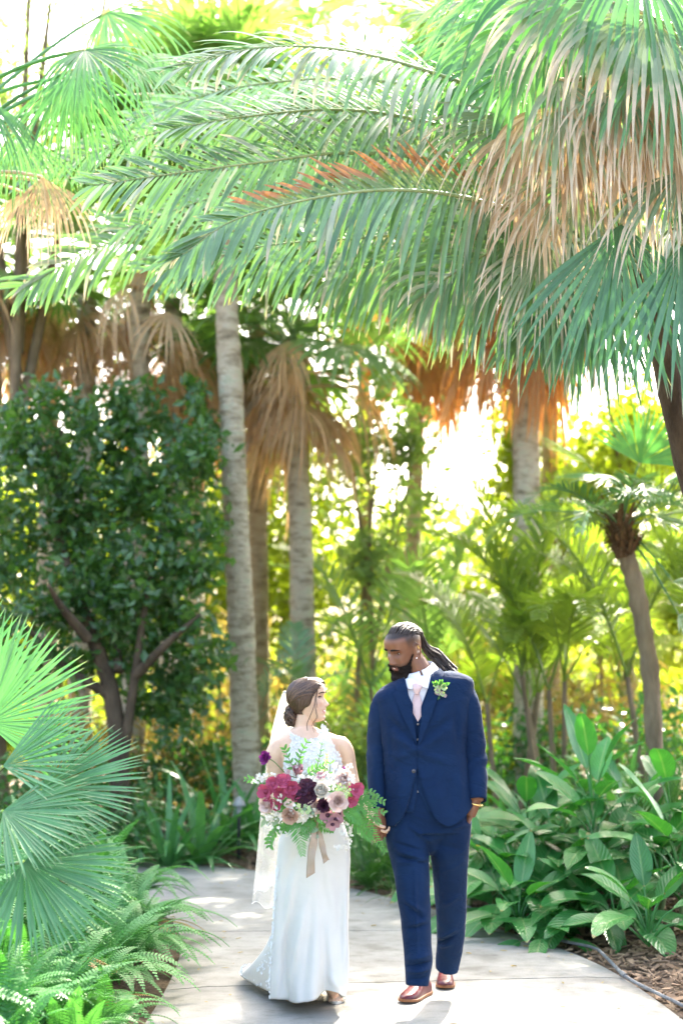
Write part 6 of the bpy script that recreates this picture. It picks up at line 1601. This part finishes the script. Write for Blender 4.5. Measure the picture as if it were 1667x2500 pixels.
paint(np.exp(-((hz - .012) / .010) ** 2 - ((np.abs(hx) - .031) / .016) ** 2) * (hy > .05) * inh * .4, (0.33, 0.18, 0.13), cols)
obj('body', np_mesh('body', vv, ff, M['skin_bride'], bbase, cols), bride)
M['brow_brown'] = plain('brow_brown', (0.05, 0.028, 0.018), 0.8, 0.2)
head_feature(BH, bride, False, M['brow_brown'])
mb = MB(); rows = []
for i in range(5):
    rows.append([])
    for j in range(11):
        x = (j / 10 - .5) * .040; q = BH.pt(math.asin(x / .072), -.060); q.y += .0040 - .30 * abs(x) * abs(x) * 20; q.x = x; q.z = -.0585 - i * .0018 + abs(x) ** 2 * 9; rows[-1].append(BH.world(q))
mb.grid(rows); mb.build('teeth', M['teeth'], bride)
# --- hair: swept back from a side parting into a low bun
mb = MB(); seg = 200; nzr = 120; idx = {}
def hair_in(t, z):
    deg = abs(math.degrees(t))
    if deg < 34: return z > .076 + .008 * math.cos(math.radians(deg * 2))
    if deg < 62: return z > lerp(.074, .030, (deg - 34) / 28)
    if deg < 82: return z > lerp(.030, -.030, (deg - 62) / 20)
    if deg < 112: return z > lerp(-.030, -.062, (deg - 82) / 30)
    return z > -.078
for i in range(nzr):
    z = lerp(-.08, .1205, i / (nzr - 1))
    for j in range(seg):
        t = 2 * math.pi * j / seg; t = t if t <= math.pi else t - 2 * math.pi
        if hair_in(t, z):
            deg = abs(math.degrees(t))
            off = .012 + .008 * math.sin(min(1, max(0, (deg - 60) / 60)) * math.pi / 2) * max(0, 1 - abs(z - .0) / .1) + .002 * math.sin(t * 46 + z * 160) + .0015 * noise.noise(V((t * 16, z * 40, 1)))
            edge = not (hair_in(t * .94, z - .004) and hair_in(t, z - .005))
            q = BH.pt(t, z, off if not edge else .004); idx[(i, j)] = mb.vert(BH.world(q), (min(1, max(0, .42 + .3 * noise.noise(V((t * 22, z * 18, 5))))), 0, 0))
for (i, j) in list(idx):
    k = [(i, j), (i, (j + 1) % seg), (i + 1, (j + 1) % seg), (i + 1, j)]
    if all(q in idx for q in k): mb.face(*[idx[q] for q in k])
bunc = P(711, 1748, 7.02)
def strand(pts, r, tint): mb.tube(catmull(pts, 14), [r * math.sin(math.pi * (.12 + .8 * i / 13)) ** .4 for i in range(14)], 5, tint=tint)
for k in range(520):
    # combed strands lying on the shell, from the parting and hairline towards the bun
    t0 = math.copysign(rnd(R(28), R(118)), 1) * (1 if random.random() < .62 else -1); z0 = rnd(.02, .118)
    if not hair_in(t0, z0): continue
    pts = []
    for q in range(6):
        u = q / 5; t = lerp(t0, math.copysign(R(158), t0), u ** 1.1); z = lerp(z0, -.066, u ** 1.6) + .020 * math.sin(u * 3.14) * (1 if z0 < .09 else .2)
        off = .012 + .008 * math.sin(min(1, max(0, (abs(math.degrees(t)) - 60) / 60)) * math.pi / 2) * max(0, 1 - abs(z) / .1) + rnd(.0005, .0035)
        pts.append(BH.world(BH.pt(t, max(-.078, min(.120, z)), off)))
    strand(pts, rnd(.0010, .0026), random.random())
rows = []
for i in range(17):
    a = math.pi * i / 16; rows.append([])
    for j in range(28):
        b = 2 * math.pi * j / 28; k = 1 + .08 * math.sin(5 * a + 3 * b) + .06 * noise.noise(V((a * 3, b * 2, 2)))
        rows[-1].append(bunc + V((.030 * math.sin(a) * math.cos(b) * k, .040 * math.sin(a) * math.sin(b) * k, .047 * math.cos(a) * k)))
mb.grid(rows, True, [[(.3, 0, 0)] * 28] * 17)
for k in range(130):
    a0, b0 = rnd(.3, 2.6), rnd(0, 6.28); tw = random.choice((-1, 1)) * rnd(.8, 2.2); pts = []
    for q in range(6):
        u = q / 5; a = a0 + (u - .5) * rnd(.6, 1.0); b = b0 + tw * u; rr = 1.08 + .12 * math.sin(u * math.pi)
        pts.append(bunc + V((.030 * math.sin(a) * math.cos(b) * rr, .040 * math.sin(a) * math.sin(b) * rr, .047 * math.cos(a) * rr)))
    strand(pts, rnd(.0012, .0034), random.random())
hp_ = lambda px, py, d: P(px, py, d)
for pts in ([hp_(774, 1690, 6.93), hp_(769, 1712, 6.92), hp_(772, 1738, 6.91), hp_(774, 1752, 6.91), hp_(764, 1768, 6.92), hp_(768, 1788, 6.91)], [hp_(770, 1700, 6.93), hp_(766, 1725, 6.92), hp_(757, 1748, 6.92), hp_(749, 1768, 6.92), hp_(750, 1784, 6.92)],
            [hp_(787, 1758, 7.04), hp_(797, 1765, 7.02), hp_(796, 1780, 7.0), hp_(786, 1788, 7.0)], [hp_(790, 1757, 7.05), hp_(802, 1770, 7.02), hp_(806, 1785, 7.0), hp_(798, 1798, 6.98), hp_(791, 1797, 6.97)], [hp_(776, 1686, 6.93), hp_(772, 1705, 6.92), hp_(775, 1728, 6.91)]):
    for s_ in range(3):
        j = V((rnd(-.0015, .0015), rnd(-.002, .002), 0)); strand([q + j * (1 + .4 * i) for i, q in enumerate(pts)], .0009, rnd(.3, .9))
mb.build('hair', M['hair_brown'], bride)

mb = MB()
for k in range(46):   # flyaway hairs
    t0 = rnd(-2.6, 2.6); z0 = rnd(.03, .119); a = BH.world(BH.pt(t0, z0, .012)); n_ = (a - BH.world((0, 0, .02))).normalized()
    e = V((rnd(-1, 1), rnd(-1, 1), rnd(-1, .4))); mb.tube(catmull([a, a + (n_ * .6 + e * .6) * .012, a + (n_ * .5 + e) * .022], 6), .0005, 4, tint=rnd(.5, 1))
mb.build('flyaway_hair', M['hair_brown'], bride)
# --- gown
# bodice ground: front halter panel plus waist tube
bod = patch('bodice', [(700, 1779), (712, 1790), (728, 1799), (746, 1805), (764, 1806), (775, 1800), (782, 1788), (784, 1770), (794, 1772), (801, 1786), (808, 1805), (821, 1834), (833, 1852), (836, 1880), (830, 1930), (818, 1975), (826, 2020), (700, 2020), (707, 1975), (698, 1930), (692, 1890), (692, 1856), (704, 1832), (712, 1808), (708, 1795)], BT, .004, .004, M['lining'], bride, dd=.09, step=.014)
lace_v, lace_f = [], []
_m = MB()
for k in range(5):
    a = 2 * math.pi * k / 5
    _m.strip(V((0, 0, 0)), V((math.cos(a), math.sin(a), .25)), V((-math.cos(a) * .2, -math.sin(a) * .2, 1)), 1.0, .42, 3, 0, None, .25, .5)
def lace_flowers(name, spots, parent, mat, r=(.008, .013)):
    mb = MB()
    for (p, n_) in spots:
        n_ = V(n_).normalized(); q = n_.to_track_quat('Z', 'Y').to_matrix().to_4x4()
        mb.append(_m.v, _m.f, Matrix.Translation(p) @ q @ Matrix.Rotation(rnd(0, 6.28), 4, 'Z') @ Matrix.Scale(rnd(*r), 4))
    o = mb.build(name, mat, parent); o['kind'] = 'stuff'; return o
def in_poly(x, y, poly):
    c = False; n = len(poly)
    for i in range(n):
        x0, y0 = poly[i]; x1, y1 = poly[(i + 1) % n]
        if (y0 > y) != (y1 > y) and x < (x1 - x0) * (y - y0) / (y1 - y0) + x0: c = not c
    return c
BODP = [(700, 1779), (712, 1790), (728, 1799), (746, 1805), (764, 1806), (775, 1800), (782, 1788), (784, 1770), (794, 1772), (801, 1786), (808, 1805), (821, 1834), (833, 1852), (836, 1880), (830, 1930), (700, 1930), (692, 1890), (692, 1856), (704, 1832), (712, 1808), (708, 1795)]
spots = []
while len(spots) < 620:
    x, y = rnd(688, 840), rnd(1768, 1930)
    if in_poly(x, y, BODP):
        p = P(x, y, BD - .09); p.y = BT.front(p.x, p.z, .0075); spots.append((p, (rnd(-.3, .3) + (x - 760) / 150, -1, rnd(-.3, .3))))
lace_flowers('lace', spots, bod, M['lace'], (.0055, .0095))
# skirt: bias-cut satin falling in soft folds, short train to the left
rows = []; nr, ns = 70, 150
def skirt_pt(u, t):
    """u 0 waist .. 1 hem"""
    py = lerp(1975, 2447, u)
    xl = interp([(1975, 707), (2010, 694), (2050, 683), (2100, 678), (2200, 672), (2300, 668), (2400, 668), (2447, 672)], py)
    xr = interp([(1975, 819), (2010, 836), (2050, 850), (2100, 853), (2200, 851), (2280, 850), (2350, 851), (2400, 847), (2447, 842)], py)
    d = BD; c = P((xl + xr) / 2, py, d); hw = (xr - xl) / 2 * d / FPX
    fall = max(0, (u - .15) / .85)
    df = lerp(.09, .13, fall); db = lerp(.10, .16, min(1, u * 3)) + .62 * max(0, (u - .55) / .45) ** 2.2
    s_, co_ = math.sin(t), math.cos(t)
    x = hw * math.copysign(abs(s_) ** .9, s_); y = -df * abs(co_) ** .85 if co_ > 0 else db * abs(co_) ** .9
    if co_ < 0: x -= .34 * (-co_) * max(0, (u - .5) / .5) ** 1.8
    rip = fall ** 1.3 * (.028 * math.sin(t * 6 + 1.0 + 1.4 * u) + .011 * math.sin(t * 11 + 2.2 - 1.6 * u) * (.4 + .6 * math.sin(t * 2 + 1)) + .003 * math.sin(t * 19 + .5))
    rip += .004 * fall * noise.noise(V((t * 4, u * 5, 2)))
    y -= rip * max(0, co_) ** .5 if co_ > 0 else -rip
    x += rip * s_ * .9
    z = max(.006, c.z)
    hem = max(0, (u - .9) / .1); z = max(.004, z + hem * (.006 + .006 * math.sin(t * 6 + 1.5)) if co_ > -.2 else z)
    lift = hem * math.exp(-((t - R(32)) / R(20)) ** 2) if t < math.pi else 0
    z += .055 * lift
    return V((c.x + x, d + y + .10 * fall, z))
for i in range(nr + 1):
    rows.append([skirt_pt(i / nr, 2 * math.pi * j / ns) for j in range(ns)])
mb = MB(); mb.grid(rows, True)
sv = creases(np.array(mb.v), [(742, 2215, 700, 2435, 9, .020), (765, 2190, 742, 2440, 9, -.018), (800, 2230, 812, 2430, 10, .016), (722, 2110, 684, 2330, 9, .014), (705, 2250, 682, 2430, 8, -.016), (784, 2260, 778, 2440, 8, .016), (826, 2150, 836, 2400, 9, -.012), (795, 2100, 820, 2250, 12, .010), (735, 2060, 700, 2160, 10, -.008), (690, 2330, 676, 2440, 7, .016), (845, 2200, 835, 2430, 7, .010), (800, 2380, 840, 2425, 8, .014)], 6.95, 7.25)
mb.v = [tuple(p) for p in sv]; sk = mb.build('skirt', M['satin'], bride)
sm_ = sk.modifiers.new('t', 'SOLIDIFY'); sm_.thickness = .0025
spots = []
for k in range(420):
    u = rnd(.3, 1.0); t = -R(rnd(58, 105)) - .2 * u; p = skirt_pt(u, t); spots.append((p + V((-.003, -.004, .002)), (-.8, -.7, .1)))
for k in range(150):
    t = rnd(R(100), R(265)); p = skirt_pt(1.0, t); spots.append((p + V((0, 0, .012)), (-.5, -.5, .6)))
lace_flowers('lace_edging', spots, sk, M['lace'], (.005, .009))
# sandal
mb = MB(); ring = []
for k in range(28):
    a = 2 * math.pi * k / 28; ring.append(ft + V((.044 * math.sin(a) * (1 if math.cos(a) < .3 else .92), .085 - .115 * math.cos(a), 0)))
mb.grid([[p + V((0, 0, .002)) for p in ring], [p + V((0, 0, .013)) for p in ring]], True); mb.cap([p + V((0, 0, .013)) for p in ring]); mb.cap([p + V((0, 0, .002)) for p in ring][::-1])
sa = mb.build('sandal', M['satin'], bride)
mb = MB(); mb.grid([[ft + V((.044 * math.cos(a), y, .010 + (.040 + .30 * (y - .015)) * math.sin(a))) for a in [math.pi * k / 14 for k in range(15)]] for y in (.012, .022, .034, .046, .056)]); so_ = mb.build('strap', M['satin'], sa)
so_.modifiers.new('t', 'SOLIDIFY').thickness = .003
# --- veil, two layers of tulle from the bun
def veil_layer(bot, yoff, width, amp, ph, name='veil'):
    rows = []
    for i in range(61):
        u = i / 60; py = lerp(1692, bot, u)
        xl = interp([(1692, 690), (1720, 680), (1780, 665), (1850, 652), (1950, 640), (2050, 631), (2180, 619), (2250, 612)], py)
        xr = lerp(704, 704 + width, min(1, u * 1.7))
        row = []
        for j in range(49):
            v = j / 48; px = lerp(xl, xr, v)
            d = 7.09 + yoff + .05 * u + .09 * math.sin(v * math.pi) * min(1, u * 3) + amp * min(1, u * 1.6) * (math.sin(v * 26 + ph + u * 2) + .5 * math.sin(v * 47 + ph * 2))
            p = P(px, py, 7.12); p.y = d
            if i == 60: p.z += .012 * math.sin(v * 30)
            p.z += .05 * u * math.sin(v * 5 + ph) - (.10 * v * u if width < 100 else 0)
            row.append(p)
        rows.append(row)
    mb = MB(); mb.grid(rows); o = mb.build(name, M['tulle'], bride)
    tb = MB(); tb.tube(rows[-1], .0022, 5, cap=False); tb.build('hem', M['lace'], o)
veil_layer(2185, 0, 85, .011, 0)
veil_layer(2235, .035, 110, .012, 1.7)
mb = MB(); mb.tube([P(692, 1690, 7.07), P(704, 1690, 7.06), P(712, 1700, 7.05)], [.006, .009, .005], 8); mb.build('comb', M['satin'], bride)

# ================================================================== BOUQUET
random.seed(70)
BQ = P(772, 1955, 6.70)
bouquet = thing('bouquet', 'loose bouquet of burgundy, plum, mauve and white flowers with trailing greenery held by the bride', 'bouquet', BQ)
def bq(px, py, d=6.66): return P(px, py, d)
def petal_mat(name, c0, c1, trans=.25): return leaf_mat(name, c0, c1, trans=trans, rough=.55, spec=.3, rib=False, tcol=(1.2, 1.0, 1.0), nscale=60)
M['p_burg'] = petal_mat('petal_burgundy', (0.14, 0.008, 0.03), (0.50, 0.10, 0.19))  # pinker pale end paints highlights into the petal colour
M['p_plum'] = petal_mat('petal_plum', (0.018, 0.005, 0.014), (0.075, 0.025, 0.050), .12)
M['p_purp'] = petal_mat('petal_purple', (0.10, 0.008, 0.09), (0.25, 0.03, 0.22))
M['p_white'] = petal_mat('petal_white', (0.60, 0.60, 0.52), (0.76, 0.76, 0.69), .2)
M['p_blush'] = petal_mat('petal_blush', (0.55, 0.42, 0.37), (0.74, 0.62, 0.56), .2)
M['p_mauve'] = petal_mat('petal_mauve', (0.26, 0.13, 0.16), (0.42, 0.25, 0.28), .2)
M['p_tan'] = petal_mat('petal_tan', (0.40, 0.25, 0.18), (0.58, 0.42, 0.33), .2)
M['ribbon'] = cloth_mat('taupe_ribbon', (0.30, 0.23, 0.165), (0.40, 0.315, 0.235), 500, 0.6, 0.4)
M['stem_green'] = plain('stem_green', (0.10, 0.17, 0.05), 0.6)
M['fern_bq'] = leaf_mat('asparagus_fern', (0.04, 0.16, 0.03), (0.10, 0.30, 0.06), trans=.35, rib=False)
M['euc'] = leaf_mat('eucalyptus', (0.16, 0.24, 0.17), (0.26, 0.36, 0.26), trans=.2, rib=False)
_pet = {}
def petal_mesh(mat, w, cup):
    key = (mat, w, cup)
    if key not in _pet:
        mb = MB(); rows = []
        for i in range(6):
            u = i / 5; row = []
            for j in range(5):
                v = j / 4 - .5; ww = w * math.sin(math.pi * min(1, u * .78 + .10)) ** .65
                row.append(V((v * ww * 2, u, cup * (u * u * .9 + (v * 2) ** 2 * .35 * (u + .2)) - (0.10 * max(0, u - .8) * 5 * cup))))
            rows.append(row)
        mb.grid(rows, cols=[[(.5, i / 5, 0)] * 5 for i in range(6)]); _pet[key] = mb.mesh('petal', M[mat])
    return _pet[key]
def flower(px, py, r, mat, rings, look=(0, -1, .25), d=6.64, core=None, name='flower', jit=.15, ck=.34):
    """rings: (count, tilt_deg, length, width, cup)"""
    c = bq(px, py, d); L = V(look).normalized(); q = L.to_track_quat('Z', 'Y').to_matrix().to_4x4(); base = Matrix.Translation(c - BQ) @ q
    mb = MB(); rr = r * ck
    mb.grid([[c + q.to_3x3() @ V((rr * math.sin(a) * math.cos(b), rr * math.sin(a) * math.sin(b), rr * .9 * math.cos(a))) for b in [2 * math.pi * j / 12 for j in range(12)]] for a in [math.pi * i / 7 for i in range(8)]], True, [[(random.random(), .5, .5) for _ in range(12)] for _ in range(8)])
    fo = mb.build(name, M[core or mat], bouquet)
    for ri, (n, tilt, ln, w_, cup) in enumerate(rings):
        for k in range(n):
            a = 2 * math.pi * (k + ri * .5) / n + rnd(-jit, jit); s_ = r * ln * rnd(.9, 1.1)
            Mx = base @ Matrix.Rotation(a, 4, 'Z') @ Matrix.Translation((0, r * .10, -r * .12 * ri * 0)) @ Matrix.Rotation(R(tilt) + rnd(-.12, .12), 4, 'X') @ Matrix.Scale(s_, 4)
            obj('petal', petal_mesh(mat, w_, cup), fo, Mx)
    return fo
ROSE = [(5, 76, .60, .42, .35), (6, 60, .80, .48, .35), (7, 40, .95, .50, .25), (7, 20, 1.05, .52, .10)]
RAN = [(5, 84, .62, .45, .55), (7, 76, .82, .48, .55), (8, 66, .95, .50, .5), (9, 52, 1.02, .52, .45), (9, 34, 1.08, .52, .4)]
ORC = [(3, 30, 1.0, .52, .25), (3, 12, 1.05, .55, .1)]
HYD = [(4, 15, 1.0, .55, .12)]
flower(784, 1932, .040, 'p_white', RAN, (0.05, -1, .30), 6.60, ck=.72)
for (px, py, r, lk) in [(650, 1933, .040, (-.5, -1, .0)), (668, 1915, .036, (-.3, -1, .4)), (692, 1908, .036, (0, -1, .6)), (708, 1925, .038, (.1, -1, .1)), (684, 1935, .034, (-.1, -1, -.2)), (720, 1938, .032, (.2, -1, 0)), (868, 1930, .036, (.5, -1, .2)), (856, 1955, .030, (.4, -1, -.3)), (674, 1962, .030, (-.2, -1, -.4))]:
    flower(px, py, r, 'p_burg', ORC, lk, 6.62)
for (px, py, r, lk) in [(738, 1930, .034, (-.2, -1, .2)), (750, 1916, .032, (0, -1, .5)), (756, 1945, .036, (.1, -1, 0)), (738, 1952, .030, (-.1, -1, -.3)), (765, 1926, .03, (.2, -1, .3))]:
    flower(px, py, r, 'p_plum', ORC, lk, 6.62)
flower(790, 1966, .034, 'p_plum', [(8, 70, .7, .3, .2), (12, 45, .9, .25, .2), (14, 18, 1.0, .25, .1)], (0.1, -1, 0), 6.60)
for (px, py, r, lk) in [(800, 1990, .034, (0, -1, -.3)), (820, 2000, .034, (.2, -1, -.4)), (812, 2012, .030, (.1, -1, -.7)), (828, 1986, .028, (.4, -1, -.1))]:
    flower(px, py, r, 'p_mauve', HYD, lk, 6.62, 'p_plum')
flower(824, 1955, .045, 'p_blush', ROSE, (.2, -1, .05), 6.60)
flower(656, 1962, .044, 'p_blush', ROSE, (-.6, -1, -.1), 6.64)
flower(710, 1988, .038, 'p_tan', ROSE, (-.2, -1, -.4), 6.62)
flower(772, 1968, .036, 'p_blush', ROSE, (0, -1, -.1), 6.63)
flower(838, 1905, .042, 'p_blush', ROSE, (.3, -1, .5), 6.66)
flower(735, 1992, .034, 'p_white', ORC, (0, -1, -.5), 6.63)
flower(728, 1892, .042, 'p_mauve', [(6, 66, 1.0, .3, .2), (7, 48, 1.1, .3, .2)], (0, -.6, 1), 6.68)
flower(706, 1962, .024, 'p_blush', HYD, (-.1, -1, -.2), 6.62)
sc_ = flower(651, 1850, .030, 'p_purp', [(8, 70, .7, .3, .2), (12, 45, .9, .28, .2), (14, 15, 1.1, .28, .1)], (-.7, -.8, .1), 6.72, 'p_plum')
flower(840, 1876, .010, 'p_purp', HYD, (0, -1, .4), 6.68)
# small white stock florets, in loose clusters
def floret_cluster(px, py, d, rx, rz, n, mat='p_white', r=.0075, name='floret_cluster'):
    mb = MB(); c0 = bq(px, py, d)
    for k in range(n):
        p = c0 + V((rnd(-rx, rx), rnd(-.03, .02), rnd(-rz, rz))); n_ = V((rnd(-.7, .7), -1, rnd(-.4, .9))).normalized(); q = n_.to_track_quat('Z', 'Y').to_matrix().to_4x4()
        b0 = len(mb.v); mb.append(_m.v, _m.f, Matrix.Translation(p) @ q @ Matrix.Rotation(rnd(0, 6.28), 4, 'Z') @ Matrix.Scale(r * rnd(.7, 1.3), 4)); t_ = random.random()
        for i in range(b0, len(mb.v)): mb.c[i] = (t_, .5, .5)
    mb.build(name, M[mat], bouquet)
for a_ in [(652, 1900, 6.66, .050, .022, 46), (630, 1905, 6.70, .03, .015, 18), (755, 1905, 6.64, .055, .022, 50), (800, 1905, 6.63, .05, .03, 44), (838, 1890, 6.66, .05, .05, 60), (852, 1915, 6.64, .03, .04, 36), (800, 1935, 6.62, .025, .04, 22), (672, 1985, 6.64, .035, .035, 34), (665, 2005, 6.66, .03, .03, 22), (755, 1985, 6.62, .035, .03, 30), (690, 1950, 6.62, .02, .02, 14), (845, 2010, 6.66, .03, .06, 34), (850, 2050, 6.68, .015, .05, 20), (830, 2068, 6.68, .03, .01, 14), (720, 1975, 6.62, .03, .02, 16), (690, 2030, 6.66, .02, .02, 10), (715, 1880, 6.7, .03, .02, 16), (780, 1880, 6.69, .04, .02, 22)]:
    floret_cluster(*a_)
for a_ in [(742, 1975, 6.61, .025, .02, 14, 'bloom_green', .010), (838, 1930, 6.61, .03, .03, 40, 'bloom_green', .007), (700, 1885, 6.68, .012, .01, 6, 'bloom_mauve', .01), (785, 1895, 6.63, .02, .015, 16, 'p_mauve', .008)]:
    floret_cluster(*a_)
# berries
mb = MB()
for (px, py) in ((745, 1976), (752, 1984), (760, 1977), (764, 1986)):
    c = bq(px, py, 6.605); r = .0095
    mb.grid([[c + V((r * math.sin(a) * math.cos(b), r * math.sin(a) * math.sin(b), r * math.cos(a))) for b in [2 * math.pi * j / 10 for j in range(10)]] for a in [math.pi * i / 7 for i in range(8)]], True)
mb.build('berries', M['euc'], bouquet)
# leafy sprigs
_lf = {}
def sprig_leaf(mat, w_):
    if (mat, w_) not in _lf:
        mb = MB(); mb.strip(V((0, 0, 0)), V((0, 1, 0)), V((0, 0, 1)), 1.0, w_, 6, .5, bprof, .3, .5); _lf[(mat, w_)] = mb.mesh('leaf', M[mat])
    return _lf[(mat, w_)]
def sprig(pts, n, L, mat='green_leaf', w_=.2, name='sprig', both=True):
    pts = [bq(*p) for p in pts]; c = catmull(pts, 24); mb = MB(); mb.tube(c, [lerp(.0028, .0012, i / 23) for i in range(24)], 5); so_ = mb.build(name, M['stem_green'], bouquet)
    for k in range(n):
        u = lerp(.18, .97, k / max(1, n - 1)); i = int(u * 22); p = c[i].lerp(c[i + 1], u * 22 - i); tg = (c[i + 1] - c[max(0, i - 1)]).normalized()
        for s_ in (-1, 1):
            sd2 = tg.cross(V((0, -1, .2))).normalized() * s_
            d_ = (tg * .75 + sd2 * .8 + V((rnd(-.2, .2), rnd(-.5, .1), rnd(-.2, .2)))).normalized(); nn_ = V((rnd(-.5, .5), -1, rnd(0, .7))); x_ = d_.cross(nn_).normalized(); z_ = x_.cross(d_)
            Mx = Matrix.Translation(p - BQ) @ Matrix((x_, d_, z_)).transposed().to_4x4() @ Matrix.Scale(L * rnd(.75, 1.15) * (1 - .35 * u), 4)
            obj('leaf', sprig_leaf(mat, w_), so_, Mx)
CN = (770, 1965, 6.70)
sprig([(735, 1900, 6.68), (728, 1870, 6.69), (735, 1840, 6.69), (752, 1806, 6.69)], 7, .042)
sprig([(730, 1890, 6.68), (710, 1862, 6.70), (698, 1835, 6.70), (694, 1826, 6.70)], 6, .038)
sprig([(770, 1890, 6.68), (776, 1862, 6.69), (782, 1840, 6.69), (786, 1812, 6.69)], 5, .026, w_=.12)
sprig([(745, 1895, 6.66), (768, 1878, 6.66), (790, 1868, 6.66)], 5, .036)
sprig([(790, 1890, 6.68), (796, 1865, 6.69), (798, 1840, 6.69)], 6, .020, 'bloom_green', .25)
sprig([(800, 1895, 6.68), (805, 1880, 6.69), (806, 1862, 6.69)], 2, .04, w_=.13)
sprig([(660, 1920, 6.68), (640, 1910, 6.70), (618, 1903, 6.71), (598, 1902, 6.71)], 6, .034)
sprig([(690, 2000, 6.66), (675, 2025, 6.67), (662, 2045, 6.67), (657, 2068, 6.67)], 7, .042, w_=.26)
sprig([(860, 1965, 6.66), (890, 1955, 6.68), (915, 1950, 6.69), (940, 1958, 6.69)], 7, .034, w_=.28)
sprig([(860, 1975, 6.66), (895, 1972, 6.68), (925, 1978, 6.69), (938, 1985, 6.69)], 5, .030, w_=.28)
sprig([(880, 1945, 6.66), (905, 1935, 6.68), (918, 1940, 6.69)], 4, .03, w_=.28)
sprig([(690, 1985, 6.66), (665, 1992, 6.67), (645, 2000, 6.68)], 3, .06, 'euc', .25)
sprig([(735, 2005, 6.68), (752, 2025, 6.66), (766, 2045, 6.66)], 3, .055, 'euc', .3)
sprig([(760, 2000, 6.64), (790, 1995, 6.63), (800, 1985, 6.62)], 4, .045)
sprig([(700, 1975, 6.64), (690, 1965, 6.63), (705, 1950, 6.62)], 4, .05, w_=.3)
sprig([(745, 2000, 6.64), (720, 2010, 6.64), (695, 2022, 6.65)], 5, .045, w_=.25)
# asparagus / sword fern trails
def bq_fern(pts, n, L, mat='fern_bq'):
    mb = MB(); feather_joined(mb, [bq(*p) for p in pts], V((.1, -1, .3)), int(n * .7), L, .0036, .6, 62, 45, .05, .1, 2, .0016, fold=.2)
    mb.build('fern_trail', M[mat], bouquet)
bq_fern([(845, 1975, 6.64), (880, 1990, 6.65), (905, 2030, 6.66), (938, 2078, 6.67)], 36, .05)
bq_fern([(840, 1985, 6.64), (870, 2010, 6.65), (890, 2030, 6.66), (905, 2050, 6.66)], 30, .05)
bq_fern([(845, 1960, 6.63), (880, 1962, 6.64), (905, 1985, 6.65), (925, 2010, 6.65)], 30, .05)
bq_fern([(835, 1975, 6.62), (860, 1990, 6.62), (880, 2010, 6.63)], 26, .045)
bq_fern([(850, 1945, 6.64), (880, 1950, 6.65), (915, 1965, 6.66)], 26, .04)
bq_fern([(725, 2000, 6.64), (730, 2030, 6.64), (738, 2085, 6.65)], 26, .06, 'fern')
bq_fern([(760, 2000, 6.64), (755, 2015, 6.64), (735, 2035, 6.65)], 24, .04)
bq_fern([(780, 2005, 6.64), (790, 2020, 6.65), (812, 2030, 6.66)], 22, .035)
bq_fern([(710, 2000, 6.64), (700, 2015, 6.64), (690, 2030, 6.65)], 22, .04)
# stems, ribbon wrap and tails
mb = MB()
for k in range(14):
    a = rnd(-.03, .03); b = rnd(-.02, .02); mb.tube([BQ + V((a * 2, b * 2, .0)), BQ + V((a * .5, b * .5 + .04, -.10)), BQ + V((a * .9, b + .06, -.16))], .0032, 5)
mb.build('stems', M['stem_green'], bouquet)
mb = MB()
for k in range(260):
    a = rnd(0, 6.28); b = rnd(-1.2, 1.2); n_ = V((math.cos(a) * math.cos(b), math.sin(a) * math.cos(b) * .6, math.sin(b) * .7)); p = BQ + V((n_.x * .15, n_.y * .07 + .03, n_.z * .10 - .01))
    mb.strip(p, n_ + V((rnd(-.5, .5), rnd(-.5, .5), rnd(-.5, .5))), V((rnd(-1, 1), -1, rnd(-1, 1))), rnd(.03, .06), rnd(.007, .013), 4, 2, bprof, .3, random.random())
mb.build('filler_leaves', M['green_leaf'], bouquet)
sp_src = [bq(728, 1900, 6.70), bq(700, 1890, 6.71), bq(672, 1862, 6.72), bq(655, 1851, 6.725)]
mb = MB(); mb.tube(catmull(sp_src, 12), .0026, 6); mb.build('flower_stem', M['stem_green'], bouquet)
for (pts, w_) in (([(768, 2020, 6.66), (766, 2050, 6.65), (760, 2090, 6.65), (758, 2138, 6.655)], .020), ([(778, 2020, 6.67), (784, 2050, 6.66), (790, 2080, 6.66), (797, 2103, 6.665)], .015)):
    c = catmull([bq(*p) for p in pts], 20); rows = []
    for i, p in enumerate(c):
        tw = .5 * math.sin(i * .35); rows.append([p + V((math.cos(tw) * w_ * v * (.55 + .45 * min(1, i / 9)), math.sin(tw) * w_ * v + .004 * math.sin(i * .8), (.012 * v if i == 19 else 0))) for v in (-1, -.5, 0, .5, 1)])
    mb = MB(); mb.grid(rows); o = mb.build('ribbon', M['ribbon'], bouquet); o.modifiers.new('t', 'SOLIDIFY').thickness = .001
mb = MB(); mb.tube([BQ + V((0, .03, -.07)), BQ + V((0, .05, -.13))], [.024, .022], 14); mb.build('ribbon_wrap', M['ribbon'], bouquet)
